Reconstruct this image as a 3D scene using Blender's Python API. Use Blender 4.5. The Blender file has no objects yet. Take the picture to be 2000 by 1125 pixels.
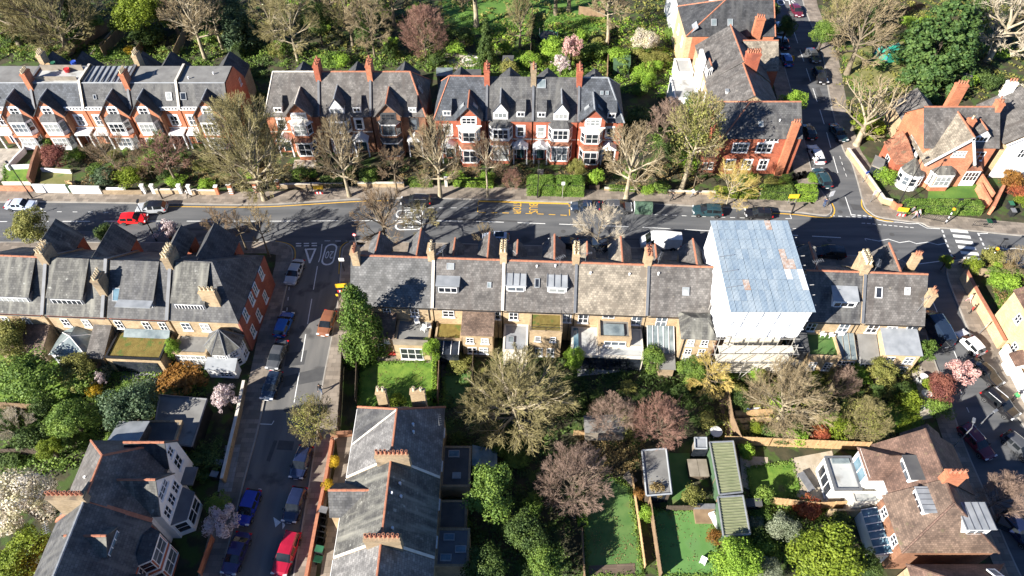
import bpy, bmesh, math, random
import numpy as np
from mathutils import Vector, Matrix

# ------------------------------------------------------------------ camera, sky, sun, exposure
SC = bpy.context.scene
COL = SC.collection
R = math.radians
CAM_H, FPX, CX, CY = 73.0, 1400.0, 1000.0, 562.5      # drone height (m), focal length in photo pixels
PITCH = math.atan2(FPX, 1188.0)                        # nadir lies 1188 px below the picture centre
SP, CP = math.sin(PITCH), math.cos(PITCH)
cam = bpy.data.cameras.new('camera')
cam.sensor_width = 36.0
cam.lens = 36.0 * FPX / 2000.0
cam.clip_start, cam.clip_end = 1.0, 3000.0
cam_o = bpy.data.objects.new('camera', cam)
COL.objects.link(cam_o)
cam_o.location = (0, 0, CAM_H)
cam_o.rotation_euler = (math.pi / 2 - PITCH, 0, 0)
SC.camera = cam_o

SUN_AZ, SUN_EL = 55.0, 28.0       # shadows fall towards (sin az, cos az); elevation
wd = bpy.data.worlds.new('World')
SC.world = wd
wd.use_nodes = True
wn = wd.node_tree
sky = wn.nodes.new('ShaderNodeTexSky')
sky.sky_type = 'NISHITA'
sky.sun_disc = False
sky.air_density = 0.5
sky.ozone_density = 6.0
sky.dust_density = 0.0
sky.sun_elevation = R(SUN_EL)
sky.sun_rotation = R(SUN_AZ + 180.0)
wn.links.new(sky.outputs[0], wn.nodes['Background'].inputs[0])
wn.nodes['Background'].inputs[1].default_value = 0.075
sl = bpy.data.lights.new('sun', 'SUN')
sl.energy = 5.0
sl.angle = R(0.5)
sl.color = (1.0, 0.95, 0.87)
sun = bpy.data.objects.new('sun', sl)
COL.objects.link(sun)
sun.location = (-60, -20, 90)
sd = Vector((math.sin(R(SUN_AZ)) * math.cos(R(SUN_EL)), math.cos(R(SUN_AZ)) * math.cos(R(SUN_EL)), -math.sin(R(SUN_EL))))
sun.rotation_euler = sd.to_track_quat('-Z', 'Y').to_euler()
vs = SC.view_settings
vs.view_transform = 'Standard'
vs.look = 'None'
vs.exposure = 1.4
vs.gamma = 1.0
vs.use_curve_mapping = False
SC.cycles.max_bounces = 5
SC.cycles.diffuse_bounces = 2
SC.cycles.glossy_bounces = 2
SC.cycles.transparent_max_bounces = 6

rng = random.Random(7)


def G(px, py, z=0.0):
	"""ground point (at height z) that the surveyed photo position stands for"""
	u, v = (px - CX) / FPX, (py - CY) / FPX
	t = (CAM_H - z) / (SP + v * CP)
	return (u * t, t * (CP - v * SP), z)


def G2(px, py, z=0.0):
	return G(px, py, z)[:2]


# ------------------------------------------------------------------ materials
MATS = {}


def nodes(m):
	nt = m.node_tree
	return nt, nt.nodes, nt.links, nt.nodes['Principled BSDF']


def mk(name, c1, c2=None, scale=2.0, rough=0.85, detail=4.0, bump=0.0, metal=0.0, pattern=None, pc=None, psize=(0.3, 0.2), pmix=0.5,
	   streak=None, spot=None, stretch=None, coat=0.0, spec=None, lo=0.35, hi=0.65):
	"""procedural surface: two tones by world-space noise, optional coursed pattern (UV in metres), streaks and spots"""
	if name in MATS:
		return MATS[name]
	m = bpy.data.materials.new(name)
	m.use_nodes = True
	nt, N, L, b = nodes(m)
	b.inputs['Roughness'].default_value = rough
	b.inputs['Metallic'].default_value = metal
	if coat:
		b.inputs['Coat Weight'].default_value = coat
	if spec is not None:
		b.inputs['Specular IOR Level'].default_value = spec
	c2 = c2 or c1
	geo = N.new('ShaderNodeNewGeometry')
	nz = N.new('ShaderNodeTexNoise')
	nz.inputs['Scale'].default_value = scale
	nz.inputs['Detail'].default_value = detail
	if stretch:
		mp = N.new('ShaderNodeMapping')
		mp.inputs['Scale'].default_value = stretch
		L.new(geo.outputs['Position'], mp.inputs[0])
		L.new(mp.outputs[0], nz.inputs['Vector'])
	else:
		L.new(geo.outputs['Position'], nz.inputs['Vector'])
	rp = N.new('ShaderNodeMapRange')
	rp.inputs['From Min'].default_value = lo
	rp.inputs['From Max'].default_value = hi
	L.new(nz.outputs['Fac'], rp.inputs['Value'])
	mx = N.new('ShaderNodeMix')
	mx.data_type = 'RGBA'
	mx.inputs['A'].default_value = (*c1, 1)
	mx.inputs['B'].default_value = (*c2, 1)
	L.new(rp.outputs[0], mx.inputs['Factor'])
	out = mx.outputs['Result']
	uv = None
	if pattern:
		uv = N.new('ShaderNodeUVMap')
		bt = N.new('ShaderNodeTexBrick')
		bt.inputs['Scale'].default_value = 1.0
		bt.inputs['Brick Width'].default_value = psize[0]
		bt.inputs['Row Height'].default_value = psize[1]
		bt.inputs['Mortar Size'].default_value = psize[2] if len(psize) > 2 else 0.012
		bt.inputs['Bias'].default_value = 0.0
		if pattern == 'stack':
			bt.offset = 0.0
		bt.inputs['Color1'].default_value = (0.62, 0.62, 0.62, 1)
		bt.inputs['Color2'].default_value = (1.3, 1.3, 1.3, 1)
		k = pc if pc is not None else 0.45
		bt.inputs['Mortar'].default_value = (k, k, k, 1)
		L.new(uv.outputs[0], bt.inputs['Vector'])
		m2 = N.new('ShaderNodeMix')
		m2.data_type = 'RGBA'
		m2.blend_type = 'MULTIPLY'
		m2.inputs['Factor'].default_value = pmix
		L.new(out, m2.inputs['A'])
		L.new(bt.outputs['Color'], m2.inputs['B'])
		out = m2.outputs['Result']
	if streak:
		uv = uv or N.new('ShaderNodeUVMap')
		mp = N.new('ShaderNodeMapping')
		mp.inputs['Scale'].default_value = (1.3, 0.16, 1)
		L.new(uv.outputs[0], mp.inputs[0])
		n2 = N.new('ShaderNodeTexNoise')
		n2.inputs['Scale'].default_value = 1.0
		n2.inputs['Detail'].default_value = 6.0
		L.new(mp.outputs[0], n2.inputs['Vector'])
		r2 = N.new('ShaderNodeMapRange')
		r2.inputs['From Min'].default_value = 0.48
		r2.inputs['From Max'].default_value = 0.75
		L.new(n2.outputs['Fac'], r2.inputs['Value'])
		m3 = N.new('ShaderNodeMix')
		m3.data_type = 'RGBA'
		m3.inputs['B'].default_value = (*streak, 1)
		L.new(r2.outputs[0], m3.inputs['Factor'])
		L.new(out, m3.inputs['A'])
		out = m3.outputs['Result']
	if spot:
		n3 = N.new('ShaderNodeTexNoise')
		n3.inputs['Scale'].default_value = spot[1]
		n3.inputs['Detail'].default_value = 5.0
		L.new(geo.outputs['Position'], n3.inputs['Vector'])
		r3 = N.new('ShaderNodeMapRange')
		r3.inputs['From Min'].default_value = spot[2]
		r3.inputs['From Max'].default_value = spot[2] + 0.08
		L.new(n3.outputs['Fac'], r3.inputs['Value'])
		m4 = N.new('ShaderNodeMix')
		m4.data_type = 'RGBA'
		m4.inputs['B'].default_value = (*spot[0], 1)
		L.new(r3.outputs[0], m4.inputs['Factor'])
		L.new(out, m4.inputs['A'])
		out = m4.outputs['Result']
	L.new(out, b.inputs['Base Color'])
	if bump:
		bp = N.new('ShaderNodeBump')
		bp.inputs['Strength'].default_value = bump
		bp.inputs['Distance'].default_value = 0.08
		n5 = N.new('ShaderNodeTexNoise')
		n5.inputs['Scale'].default_value = scale * 5
		n5.inputs['Detail'].default_value = 5.0
		L.new(geo.outputs['Position'], n5.inputs['Vector'])
		L.new(n5.outputs['Fac'], bp.inputs['Height'])
		L.new(bp.outputs[0], b.inputs['Normal'])
	MATS[name] = m
	return m


def leafmat(name, c1, c2, c3=None, transl=0.25):
	"""foliage: tone by per-leaf attribute and by a slow noise through the crown"""
	m = bpy.data.materials.new(name)
	m.use_nodes = True
	nt, N, L, b = nodes(m)
	b.inputs['Roughness'].default_value = 0.6
	b.inputs['Specular IOR Level'].default_value = 0.25
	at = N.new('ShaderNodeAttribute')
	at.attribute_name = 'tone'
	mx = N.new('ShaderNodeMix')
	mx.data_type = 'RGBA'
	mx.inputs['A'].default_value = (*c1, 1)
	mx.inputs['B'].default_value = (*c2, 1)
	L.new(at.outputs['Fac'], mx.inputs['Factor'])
	geo = N.new('ShaderNodeNewGeometry')
	nz = N.new('ShaderNodeTexNoise')
	nz.inputs['Scale'].default_value = 0.9
	nz.inputs['Detail'].default_value = 3.0
	L.new(geo.outputs['Position'], nz.inputs['Vector'])
	rp = N.new('ShaderNodeMapRange')
	rp.inputs['From Min'].default_value = 0.42
	rp.inputs['From Max'].default_value = 0.68
	L.new(nz.outputs['Fac'], rp.inputs['Value'])
	m2 = N.new('ShaderNodeMix')
	m2.data_type = 'RGBA'
	m2.inputs['B'].default_value = (*(c3 or c2), 1)
	L.new(rp.outputs[0], m2.inputs['Factor'])
	L.new(mx.outputs['Result'], m2.inputs['A'])
	L.new(m2.outputs['Result'], b.inputs['Base Color'])
	if transl:
		tr = N.new('ShaderNodeBsdfTranslucent')
		L.new(m2.outputs['Result'], tr.inputs['Color'])
		ms = N.new('ShaderNodeMixShader')
		ms.inputs[0].default_value = transl
		L.new(b.outputs[0], ms.inputs[1])
		L.new(tr.outputs[0], ms.inputs[2])
		L.new(ms.outputs[0], N['Material Output'].inputs[0])
	MATS[name] = m
	return m


def glassmat(name, c, c2, rough=0.06):
	return mk(name, c, c2, scale=0.9, rough=rough, spec=0.6)


def paint(name, c, rough=0.22):
	return mk(name, c, tuple(min(1, x * 1.12) for x in c), scale=1.5, rough=rough, coat=0.8)


# ground
mk('asphalt', (0.082, 0.085, 0.09), (0.128, 0.129, 0.13), scale=0.9, stretch=(0.12, 1, 1), rough=0.9, detail=8, bump=0.15, spot=((0.06, 0.061, 0.063), 0.22, 0.6))
mk('asphalt_old', (0.11, 0.108, 0.105), (0.16, 0.153, 0.143), scale=0.9, stretch=(1, 0.12, 1), rough=0.9, detail=8, bump=0.15, spot=((0.075, 0.072, 0.07), 0.3, 0.57))
mk('asphalt_patch', (0.06, 0.06, 0.062), (0.075, 0.075, 0.075), scale=1.5, rough=0.9)
mk('paving', (0.2, 0.165, 0.13), (0.27, 0.225, 0.18), scale=0.5, rough=0.9, detail=8, pattern='brick', psize=(0.9, 0.6, 0.02), pc=0.55, pmix=0.7, spot=((0.13, 0.11, 0.09), 0.35, 0.6))
mk('paving_pale', (0.33, 0.29, 0.24), (0.42, 0.37, 0.3), scale=0.5, rough=0.9, pattern='brick', psize=(0.7, 0.7, 0.02), pc=0.6, pmix=0.6)
mk('kerbstone', (0.27, 0.25, 0.22), (0.36, 0.33, 0.29), scale=1.0, rough=0.85)
mk('soil', (0.026, 0.03, 0.012), (0.065, 0.056, 0.028), scale=0.6, rough=0.95, detail=9, bump=0.6, spot=((0.05, 0.085, 0.014), 0.55, 0.5))
mk('woodland_floor', (0.02, 0.026, 0.01), (0.05, 0.045, 0.022), scale=0.4, rough=0.95, detail=8, bump=0.5, spot=((0.035, 0.06, 0.01), 0.3, 0.56))
mk('lawn', (0.075, 0.16, 0.014), (0.16, 0.25, 0.03), scale=1.1, rough=0.9, detail=8, bump=0.4, spot=((0.13, 0.15, 0.04), 0.5, 0.62))
mk('meadow', (0.05, 0.13, 0.015), (0.11, 0.21, 0.03), scale=0.3, rough=0.9, detail=8, bump=0.4, spot=((0.03, 0.07, 0.012), 0.22, 0.6))
mk('turf', (0.06, 0.14, 0.03), (0.1, 0.18, 0.045), scale=0.7, rough=0.9, detail=8, spot=((0.11, 0.15, 0.04), 0.4, 0.58))
mk('turf_bright', (0.085, 0.2, 0.045), (0.115, 0.24, 0.06), scale=0.7, rough=0.9, detail=8, spot=((0.1, 0.21, 0.06), 0.35, 0.58))
mk('dry_lawn', (0.16, 0.16, 0.045), (0.2, 0.19, 0.07), scale=0.6, rough=0.9, detail=8, spot=((0.09, 0.14, 0.03), 0.4, 0.55))
mk('line_white', (0.62, 0.62, 0.6), (0.78, 0.78, 0.75), scale=5, rough=0.8, spot=((0.3, 0.29, 0.28), 3.0, 0.64))
mk('line_yellow', (0.62, 0.34, 0.03), (0.72, 0.42, 0.05), scale=4, rough=0.8, spot=((0.35, 0.24, 0.07), 2.5, 0.64))
mk('red_tarmac', (0.26, 0.17, 0.13), (0.32, 0.21, 0.17), scale=1.2, rough=0.9)
mk('gravel', (0.36, 0.3, 0.22), (0.46, 0.4, 0.31), scale=1.5, rough=0.95, detail=8, bump=0.4)
mk('decking', (0.12, 0.085, 0.06), (0.16, 0.115, 0.08), scale=0.7, rough=0.85, pattern='brick', psize=(3.0, 0.15, 0.02), pc=0.4)
mk('patio_grey', (0.22, 0.22, 0.21), (0.3, 0.3, 0.29), scale=0.6, rough=0.9, pattern='stack', psize=(0.6, 0.6, 0.02), pc=0.6, pmix=0.6)
# walls
def brick(name, a, b, pm=0.6, spot=None):
	return mk(name, a, b, scale=0.7, rough=0.9, detail=6, pattern='brick', psize=(0.23, 0.078, 0.008), pc=0.75, pmix=pm, spot=spot)
brick('stock_brick', (0.36, 0.26, 0.15), (0.47, 0.35, 0.21), spot=((0.26, 0.19, 0.12), 0.5, 0.62))
brick('stock_dark', (0.27, 0.2, 0.12), (0.36, 0.27, 0.17), spot=((0.16, 0.12, 0.08), 0.5, 0.58))
brick('red_brick', (0.32, 0.085, 0.045), (0.42, 0.13, 0.068), spot=((0.25, 0.075, 0.045), 0.6, 0.6))
brick('orange_brick', (0.42, 0.15, 0.075), (0.52, 0.2, 0.1), spot=((0.33, 0.13, 0.075), 0.6, 0.6))
brick('dull_red', (0.2, 0.06, 0.042), (0.28, 0.09, 0.06))
brick('brown_brick', (0.24, 0.115, 0.065), (0.32, 0.16, 0.09), spot=((0.16, 0.08, 0.05), 0.6, 0.58))
brick('tan_brick', (0.5, 0.35, 0.19), (0.6, 0.44, 0.26))
brick('clay_tile_wall', (0.5, 0.19, 0.1), (0.58, 0.25, 0.14), pm=0.8)
mk('render_white', (0.72, 0.71, 0.68), (0.8, 0.79, 0.76), scale=0.8, rough=0.8)
mk('render_cream', (0.6, 0.55, 0.45), (0.7, 0.64, 0.53), scale=0.8, rough=0.85)
mk('trim_white', (0.78, 0.77, 0.75), (0.82, 0.81, 0.8), scale=1.5, rough=0.5)
mk('stone_trim', (0.55, 0.5, 0.42), (0.65, 0.6, 0.52), scale=1.5, rough=0.8)
mk('terracotta', (0.34, 0.13, 0.075), (0.44, 0.18, 0.1), scale=3, rough=0.85, spot=((0.3, 0.13, 0.07), 2.0, 0.62))
mk('pot_cream', (0.6, 0.48, 0.3), (0.7, 0.58, 0.38), scale=3, rough=0.85)
mk('pot_dark', (0.012, 0.011, 0.01), rough=0.95)
# roofs
def roofm(name, a, b, sz=(0.36, 0.28, 0.022), pm=0.85, streak=None, spot=None, rough=0.75):
	a, b = tuple(x * 0.62 for x in a), tuple(x * 0.9 for x in b)
	streak = streak and tuple(x * 0.8 for x in streak)
	spot = spot and (tuple(x * 0.8 for x in spot[0]), *spot[1:])
	return mk(name, a, b, scale=0.8, rough=rough, detail=7, pattern='brick', psize=sz, pc=0.45, pmix=pm, streak=streak, spot=spot)
roofm('slate', (0.08, 0.08, 0.084), (0.12, 0.118, 0.115), streak=(0.17, 0.165, 0.15), spot=((0.2, 0.195, 0.17), 1.4, 0.7))
roofm('slate_dark', (0.05, 0.052, 0.056), (0.078, 0.079, 0.082), streak=(0.1, 0.1, 0.098))
roofm('slate_blue', (0.075, 0.085, 0.1), (0.105, 0.115, 0.13))
roofm('slate_grey', (0.13, 0.13, 0.128), (0.19, 0.187, 0.182), streak=(0.1, 0.098, 0.095))
roofm('slate_pale', (0.19, 0.182, 0.175), (0.25, 0.24, 0.228), streak=(0.095, 0.09, 0.088), spot=((0.24, 0.23, 0.21), 1.2, 0.68))
roofm('slate_lichen', (0.095, 0.092, 0.085), (0.14, 0.135, 0.118), streak=(0.3, 0.29, 0.24), spot=((0.36, 0.36, 0.32), 1.6, 0.66))
roofm('tile_grey_brown', (0.13, 0.118, 0.108), (0.185, 0.17, 0.155), sz=(0.3, 0.26, 0.016), streak=(0.1, 0.085, 0.075), spot=((0.26, 0.23, 0.18), 1.3, 0.7))
roofm('tile_sand', (0.25, 0.21, 0.16), (0.34, 0.29, 0.22), sz=(0.3, 0.26, 0.016), spot=((0.2, 0.165, 0.125), 0.7, 0.58))
roofm('tile_brown', (0.15, 0.085, 0.06), (0.21, 0.125, 0.09), sz=(0.25, 0.2, 0.014), spot=((0.22, 0.16, 0.09), 1.0, 0.62))
roofm('tile_clay', (0.33, 0.13, 0.075), (0.42, 0.19, 0.11), sz=(0.25, 0.2, 0.014), spot=((0.2, 0.13, 0.08), 0.9, 0.58))
roofm('tile_mossy', (0.16, 0.105, 0.075), (0.235, 0.16, 0.115), sz=(0.25, 0.2, 0.014), spot=((0.17, 0.14, 0.075), 0.9, 0.64))
mk('roof_felt', (0.16, 0.155, 0.145), (0.22, 0.215, 0.2), scale=0.7, rough=0.9, detail=7, spot=((0.11, 0.105, 0.1), 0.6, 0.62))
mk('roof_felt_dark', (0.065, 0.065, 0.068), (0.1, 0.098, 0.095), scale=0.7, rough=0.85, detail=7)
mk('roof_felt_pale', (0.36, 0.37, 0.36), (0.45, 0.45, 0.43), scale=0.6, rough=0.8, detail=7, spot=((0.27, 0.26, 0.24), 0.5, 0.6))
mk('lead', (0.22, 0.235, 0.25), (0.31, 0.325, 0.34), scale=0.9, rough=0.6, detail=6)
mk('lead_dark', (0.1, 0.105, 0.115), (0.14, 0.145, 0.155), scale=0.9, rough=0.6)
mk('sedum', (0.14, 0.1, 0.02), (0.2, 0.15, 0.035), scale=1.8, rough=0.95, detail=8, bump=0.6, spot=((0.09, 0.12, 0.02), 1.0, 0.55))
mk('sheet_metal', (0.26, 0.33, 0.39), (0.37, 0.43, 0.47), scale=0.55, rough=0.5, metal=0.3, detail=6, stretch=(2.0, 0.5, 1))
mk('sheet_pale', (0.55, 0.58, 0.6), (0.68, 0.7, 0.7), scale=0.8, rough=0.5, metal=0.2)
mk('sheet_mid', (0.23, 0.3, 0.37), (0.33, 0.4, 0.45), scale=0.8, rough=0.5, metal=0.3, stretch=(2.0, 0.5, 1))
mk('sheet_rust', (0.32, 0.2, 0.14), (0.4, 0.38, 0.36), scale=2.5, rough=0.8)
mk('sheeting_white', (0.74, 0.75, 0.76), (0.82, 0.82, 0.82), scale=0.9, rough=0.5, detail=6, stretch=(1, 1, 0.3), spot=((0.66, 0.66, 0.64), 0.7, 0.62))
mk('green_roof_sheet', (0.17, 0.19, 0.1), (0.25, 0.26, 0.15), scale=0.8, rough=0.6, stretch=(1, 4, 1))
# glass & metal & misc
glassmat('pane_dark', (0.012, 0.016, 0.022), (0.035, 0.04, 0.05))
glassmat('pane_sky', (0.05, 0.065, 0.08), (0.14, 0.16, 0.18), rough=0.1)
glassmat('pane_pale', (0.2, 0.22, 0.22), (0.4, 0.4, 0.38), rough=0.15)
glassmat('pane_blue', (0.06, 0.12, 0.16), (0.16, 0.25, 0.3), rough=0.08)
glassmat('pane_roof', (0.12, 0.15, 0.16), (0.25, 0.29, 0.29), rough=0.1)
glassmat('car_glass', (0.01, 0.012, 0.014), (0.022, 0.026, 0.03), rough=0.04)
mk('rubber', (0.012, 0.012, 0.013), (0.02, 0.02, 0.02), rough=0.9)
mk('rim', (0.3, 0.3, 0.31), (0.4, 0.4, 0.41), rough=0.35, metal=0.7)
mk('metal_black', (0.015, 0.015, 0.016), (0.025, 0.025, 0.026), rough=0.45)
mk('metal_grey', (0.3, 0.31, 0.32), (0.38, 0.39, 0.4), rough=0.4, metal=0.6)
mk('steel_pole', (0.42, 0.4, 0.36), (0.55, 0.52, 0.47), rough=0.5, metal=0.4)
mk('timber', (0.4, 0.25, 0.12), (0.52, 0.35, 0.18), scale=1.2, rough=0.85, stretch=(3, 0.6, 1))
mk('timber_grey', (0.2, 0.17, 0.13), (0.28, 0.24, 0.19), scale=1.2, rough=0.9)
mk('timber_dark', (0.07, 0.05, 0.035), (0.11, 0.08, 0.055), scale=1.2, rough=0.9)
mk('fence_board', (0.2, 0.13, 0.075), (0.28, 0.19, 0.11), scale=1.0, rough=0.9)
mk('fence_green', (0.05, 0.1, 0.05), (0.07, 0.13, 0.065), scale=1.0, rough=0.85)
mk('plastic_black', (0.02, 0.02, 0.022), (0.035, 0.035, 0.037), rough=0.5)
mk('plastic_green', (0.02, 0.1, 0.05), (0.03, 0.14, 0.07), rough=0.5)
mk('plastic_grey', (0.14, 0.145, 0.15), (0.2, 0.2, 0.21), rough=0.5)
mk('sign_yellow', (0.75, 0.45, 0.02), (0.8, 0.5, 0.03), rough=0.5)
mk('sign_red', (0.6, 0.03, 0.03), rough=0.5)
mk('sign_white', (0.8, 0.8, 0.8), rough=0.5)
mk('sign_blue', (0.03, 0.08, 0.4), rough=0.5)
mk('canvas_green', (0.075, 0.13, 0.085), (0.1, 0.17, 0.11), scale=1.0, rough=0.7)
mk('tarp_teal', (0.02, 0.22, 0.16), (0.03, 0.3, 0.2), scale=1.0, rough=0.6)
mk('skin', (0.5, 0.3, 0.2), rough=0.6)
mk('hair_dark', (0.02, 0.014, 0.01), rough=0.7)
mk('cloth_black', (0.015, 0.015, 0.018), rough=0.9)
mk('cloth_navy', (0.02, 0.03, 0.08), rough=0.9)
mk('cloth_red', (0.4, 0.04, 0.03), rough=0.9)
mk('cloth_white', (0.7, 0.68, 0.65), rough=0.9)
mk('cloth_green', (0.06, 0.3, 0.1), rough=0.9)
mk('cloth_grey', (0.18, 0.18, 0.19), rough=0.9)
mk('cloth_pink', (0.6, 0.3, 0.3), rough=0.9)
mk('denim', (0.05, 0.09, 0.18), rough=0.9)
mk('cushion', (0.75, 0.75, 0.73), rough=0.8)
mk('lamp_red', (0.5, 0.01, 0.01), rough=0.2)
mk('lamp_clear', (0.65, 0.66, 0.68), rough=0.15)
mk('globe_amber', (0.8, 0.35, 0.02), rough=0.3)
# plants
mk('bark', (0.13, 0.1, 0.065), (0.22, 0.18, 0.12), scale=2.0, rough=0.95, detail=6)
mk('bark_plane', (0.25, 0.205, 0.135), (0.41, 0.35, 0.24), scale=1.5, rough=0.9, detail=6)
mk('bark_dark', (0.05, 0.038, 0.026), (0.085, 0.065, 0.045), scale=2.0, rough=0.95)
mk('twig_tan', (0.245, 0.186, 0.101), (0.361, 0.281, 0.160), scale=0.8, rough=0.9)
mk('twig_olive', (0.212, 0.181, 0.075), (0.330, 0.281, 0.122), scale=0.6, rough=0.9)
mk('twig_pink', (0.23, 0.155, 0.115), (0.35, 0.245, 0.185), scale=0.7, rough=0.9)
mk('twig_red', (0.25, 0.135, 0.1), (0.35, 0.2, 0.145), scale=0.7, rough=0.9)
mk('twig_brown', (0.200, 0.138, 0.081), (0.312, 0.219, 0.131), scale=0.8, rough=0.9)
mk('twig_pale', (0.500, 0.425, 0.312), (0.650, 0.562, 0.425), scale=0.8, rough=0.9)
mk('twig_yellow', (0.525, 0.388, 0.100), (0.650, 0.500, 0.163), scale=0.8, rough=0.9)
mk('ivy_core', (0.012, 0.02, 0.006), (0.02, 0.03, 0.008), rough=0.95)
leafmat('leaf_dark', (0.034, 0.064, 0.020), (0.084, 0.134, 0.034), (0.126, 0.185, 0.042))
leafmat('leaf_mid', (0.064, 0.121, 0.026), (0.158, 0.250, 0.046), (0.222, 0.315, 0.055))
leafmat('leaf_bright', (0.113, 0.211, 0.025), (0.255, 0.405, 0.046), (0.330, 0.482, 0.060))
leafmat('leaf_yellowgreen', (0.1, 0.14, 0.016), (0.2, 0.27, 0.025), (0.27, 0.33, 0.035))
leafmat('leaf_olive', (0.130, 0.139, 0.034), (0.259, 0.259, 0.065), (0.332, 0.314, 0.092))
leafmat('leaf_conifer', (0.045, 0.096, 0.020), (0.124, 0.203, 0.034), (0.169, 0.249, 0.045))
leafmat('leaf_cedar', (0.028, 0.070, 0.022), (0.084, 0.154, 0.042), (0.126, 0.196, 0.049))
leafmat('leaf_grey', (0.140, 0.168, 0.098), (0.252, 0.280, 0.182), (0.308, 0.336, 0.224))
leafmat('leaf_blue', (0.042, 0.084, 0.042), (0.105, 0.161, 0.084), (0.140, 0.196, 0.098))
leafmat('leaf_gold', (0.35, 0.22, 0.015), (0.55, 0.38, 0.03), (0.6, 0.42, 0.03))
leafmat('leaf_orange', (0.160, 0.072, 0.016), (0.288, 0.136, 0.032), (0.336, 0.176, 0.040))
leafmat('leaf_red', (0.22, 0.05, 0.03), (0.4, 0.1, 0.05), (0.45, 0.16, 0.06))
leafmat('leaf_purple', (0.137, 0.042, 0.037), (0.252, 0.095, 0.074), (0.315, 0.126, 0.084))
leafmat('blossom_white', (0.5, 0.42, 0.32), (0.78, 0.72, 0.62), (0.6, 0.55, 0.3))
leafmat('blossom_pink', (0.5, 0.24, 0.22), (0.72, 0.46, 0.42), (0.75, 0.52, 0.45))
leafmat('blossom_pale', (0.48, 0.36, 0.36), (0.75, 0.64, 0.64), (0.7, 0.6, 0.55))
leafmat('grass_blade', (0.064, 0.145, 0.020), (0.161, 0.274, 0.040), (0.225, 0.322, 0.064))
leafmat('leaf_brown', (0.140, 0.098, 0.042), (0.280, 0.196, 0.084), (0.308, 0.238, 0.098))
CARC = {'white': (0.72, 0.72, 0.72), 'silver': (0.38, 0.4, 0.42), 'red': (0.62, 0.012, 0.012), 'darkred': (0.32, 0.01, 0.03), 'black': (0.012, 0.012, 0.014),
		'grey': (0.07, 0.073, 0.078), 'navy': (0.012, 0.018, 0.05), 'blue': (0.02, 0.1, 0.38), 'brightblue': (0.015, 0.03, 0.3), 'copper': (0.22, 0.09, 0.045),
		'teal': (0.02, 0.05, 0.06), 'darkblue': (0.018, 0.03, 0.055), 'maroon': (0.12, 0.015, 0.03), 'iceblue': (0.5, 0.56, 0.66), 'purple': (0.025, 0.02, 0.09)}
for k, c in CARC.items():
	paint('paint_' + k, c)


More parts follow.
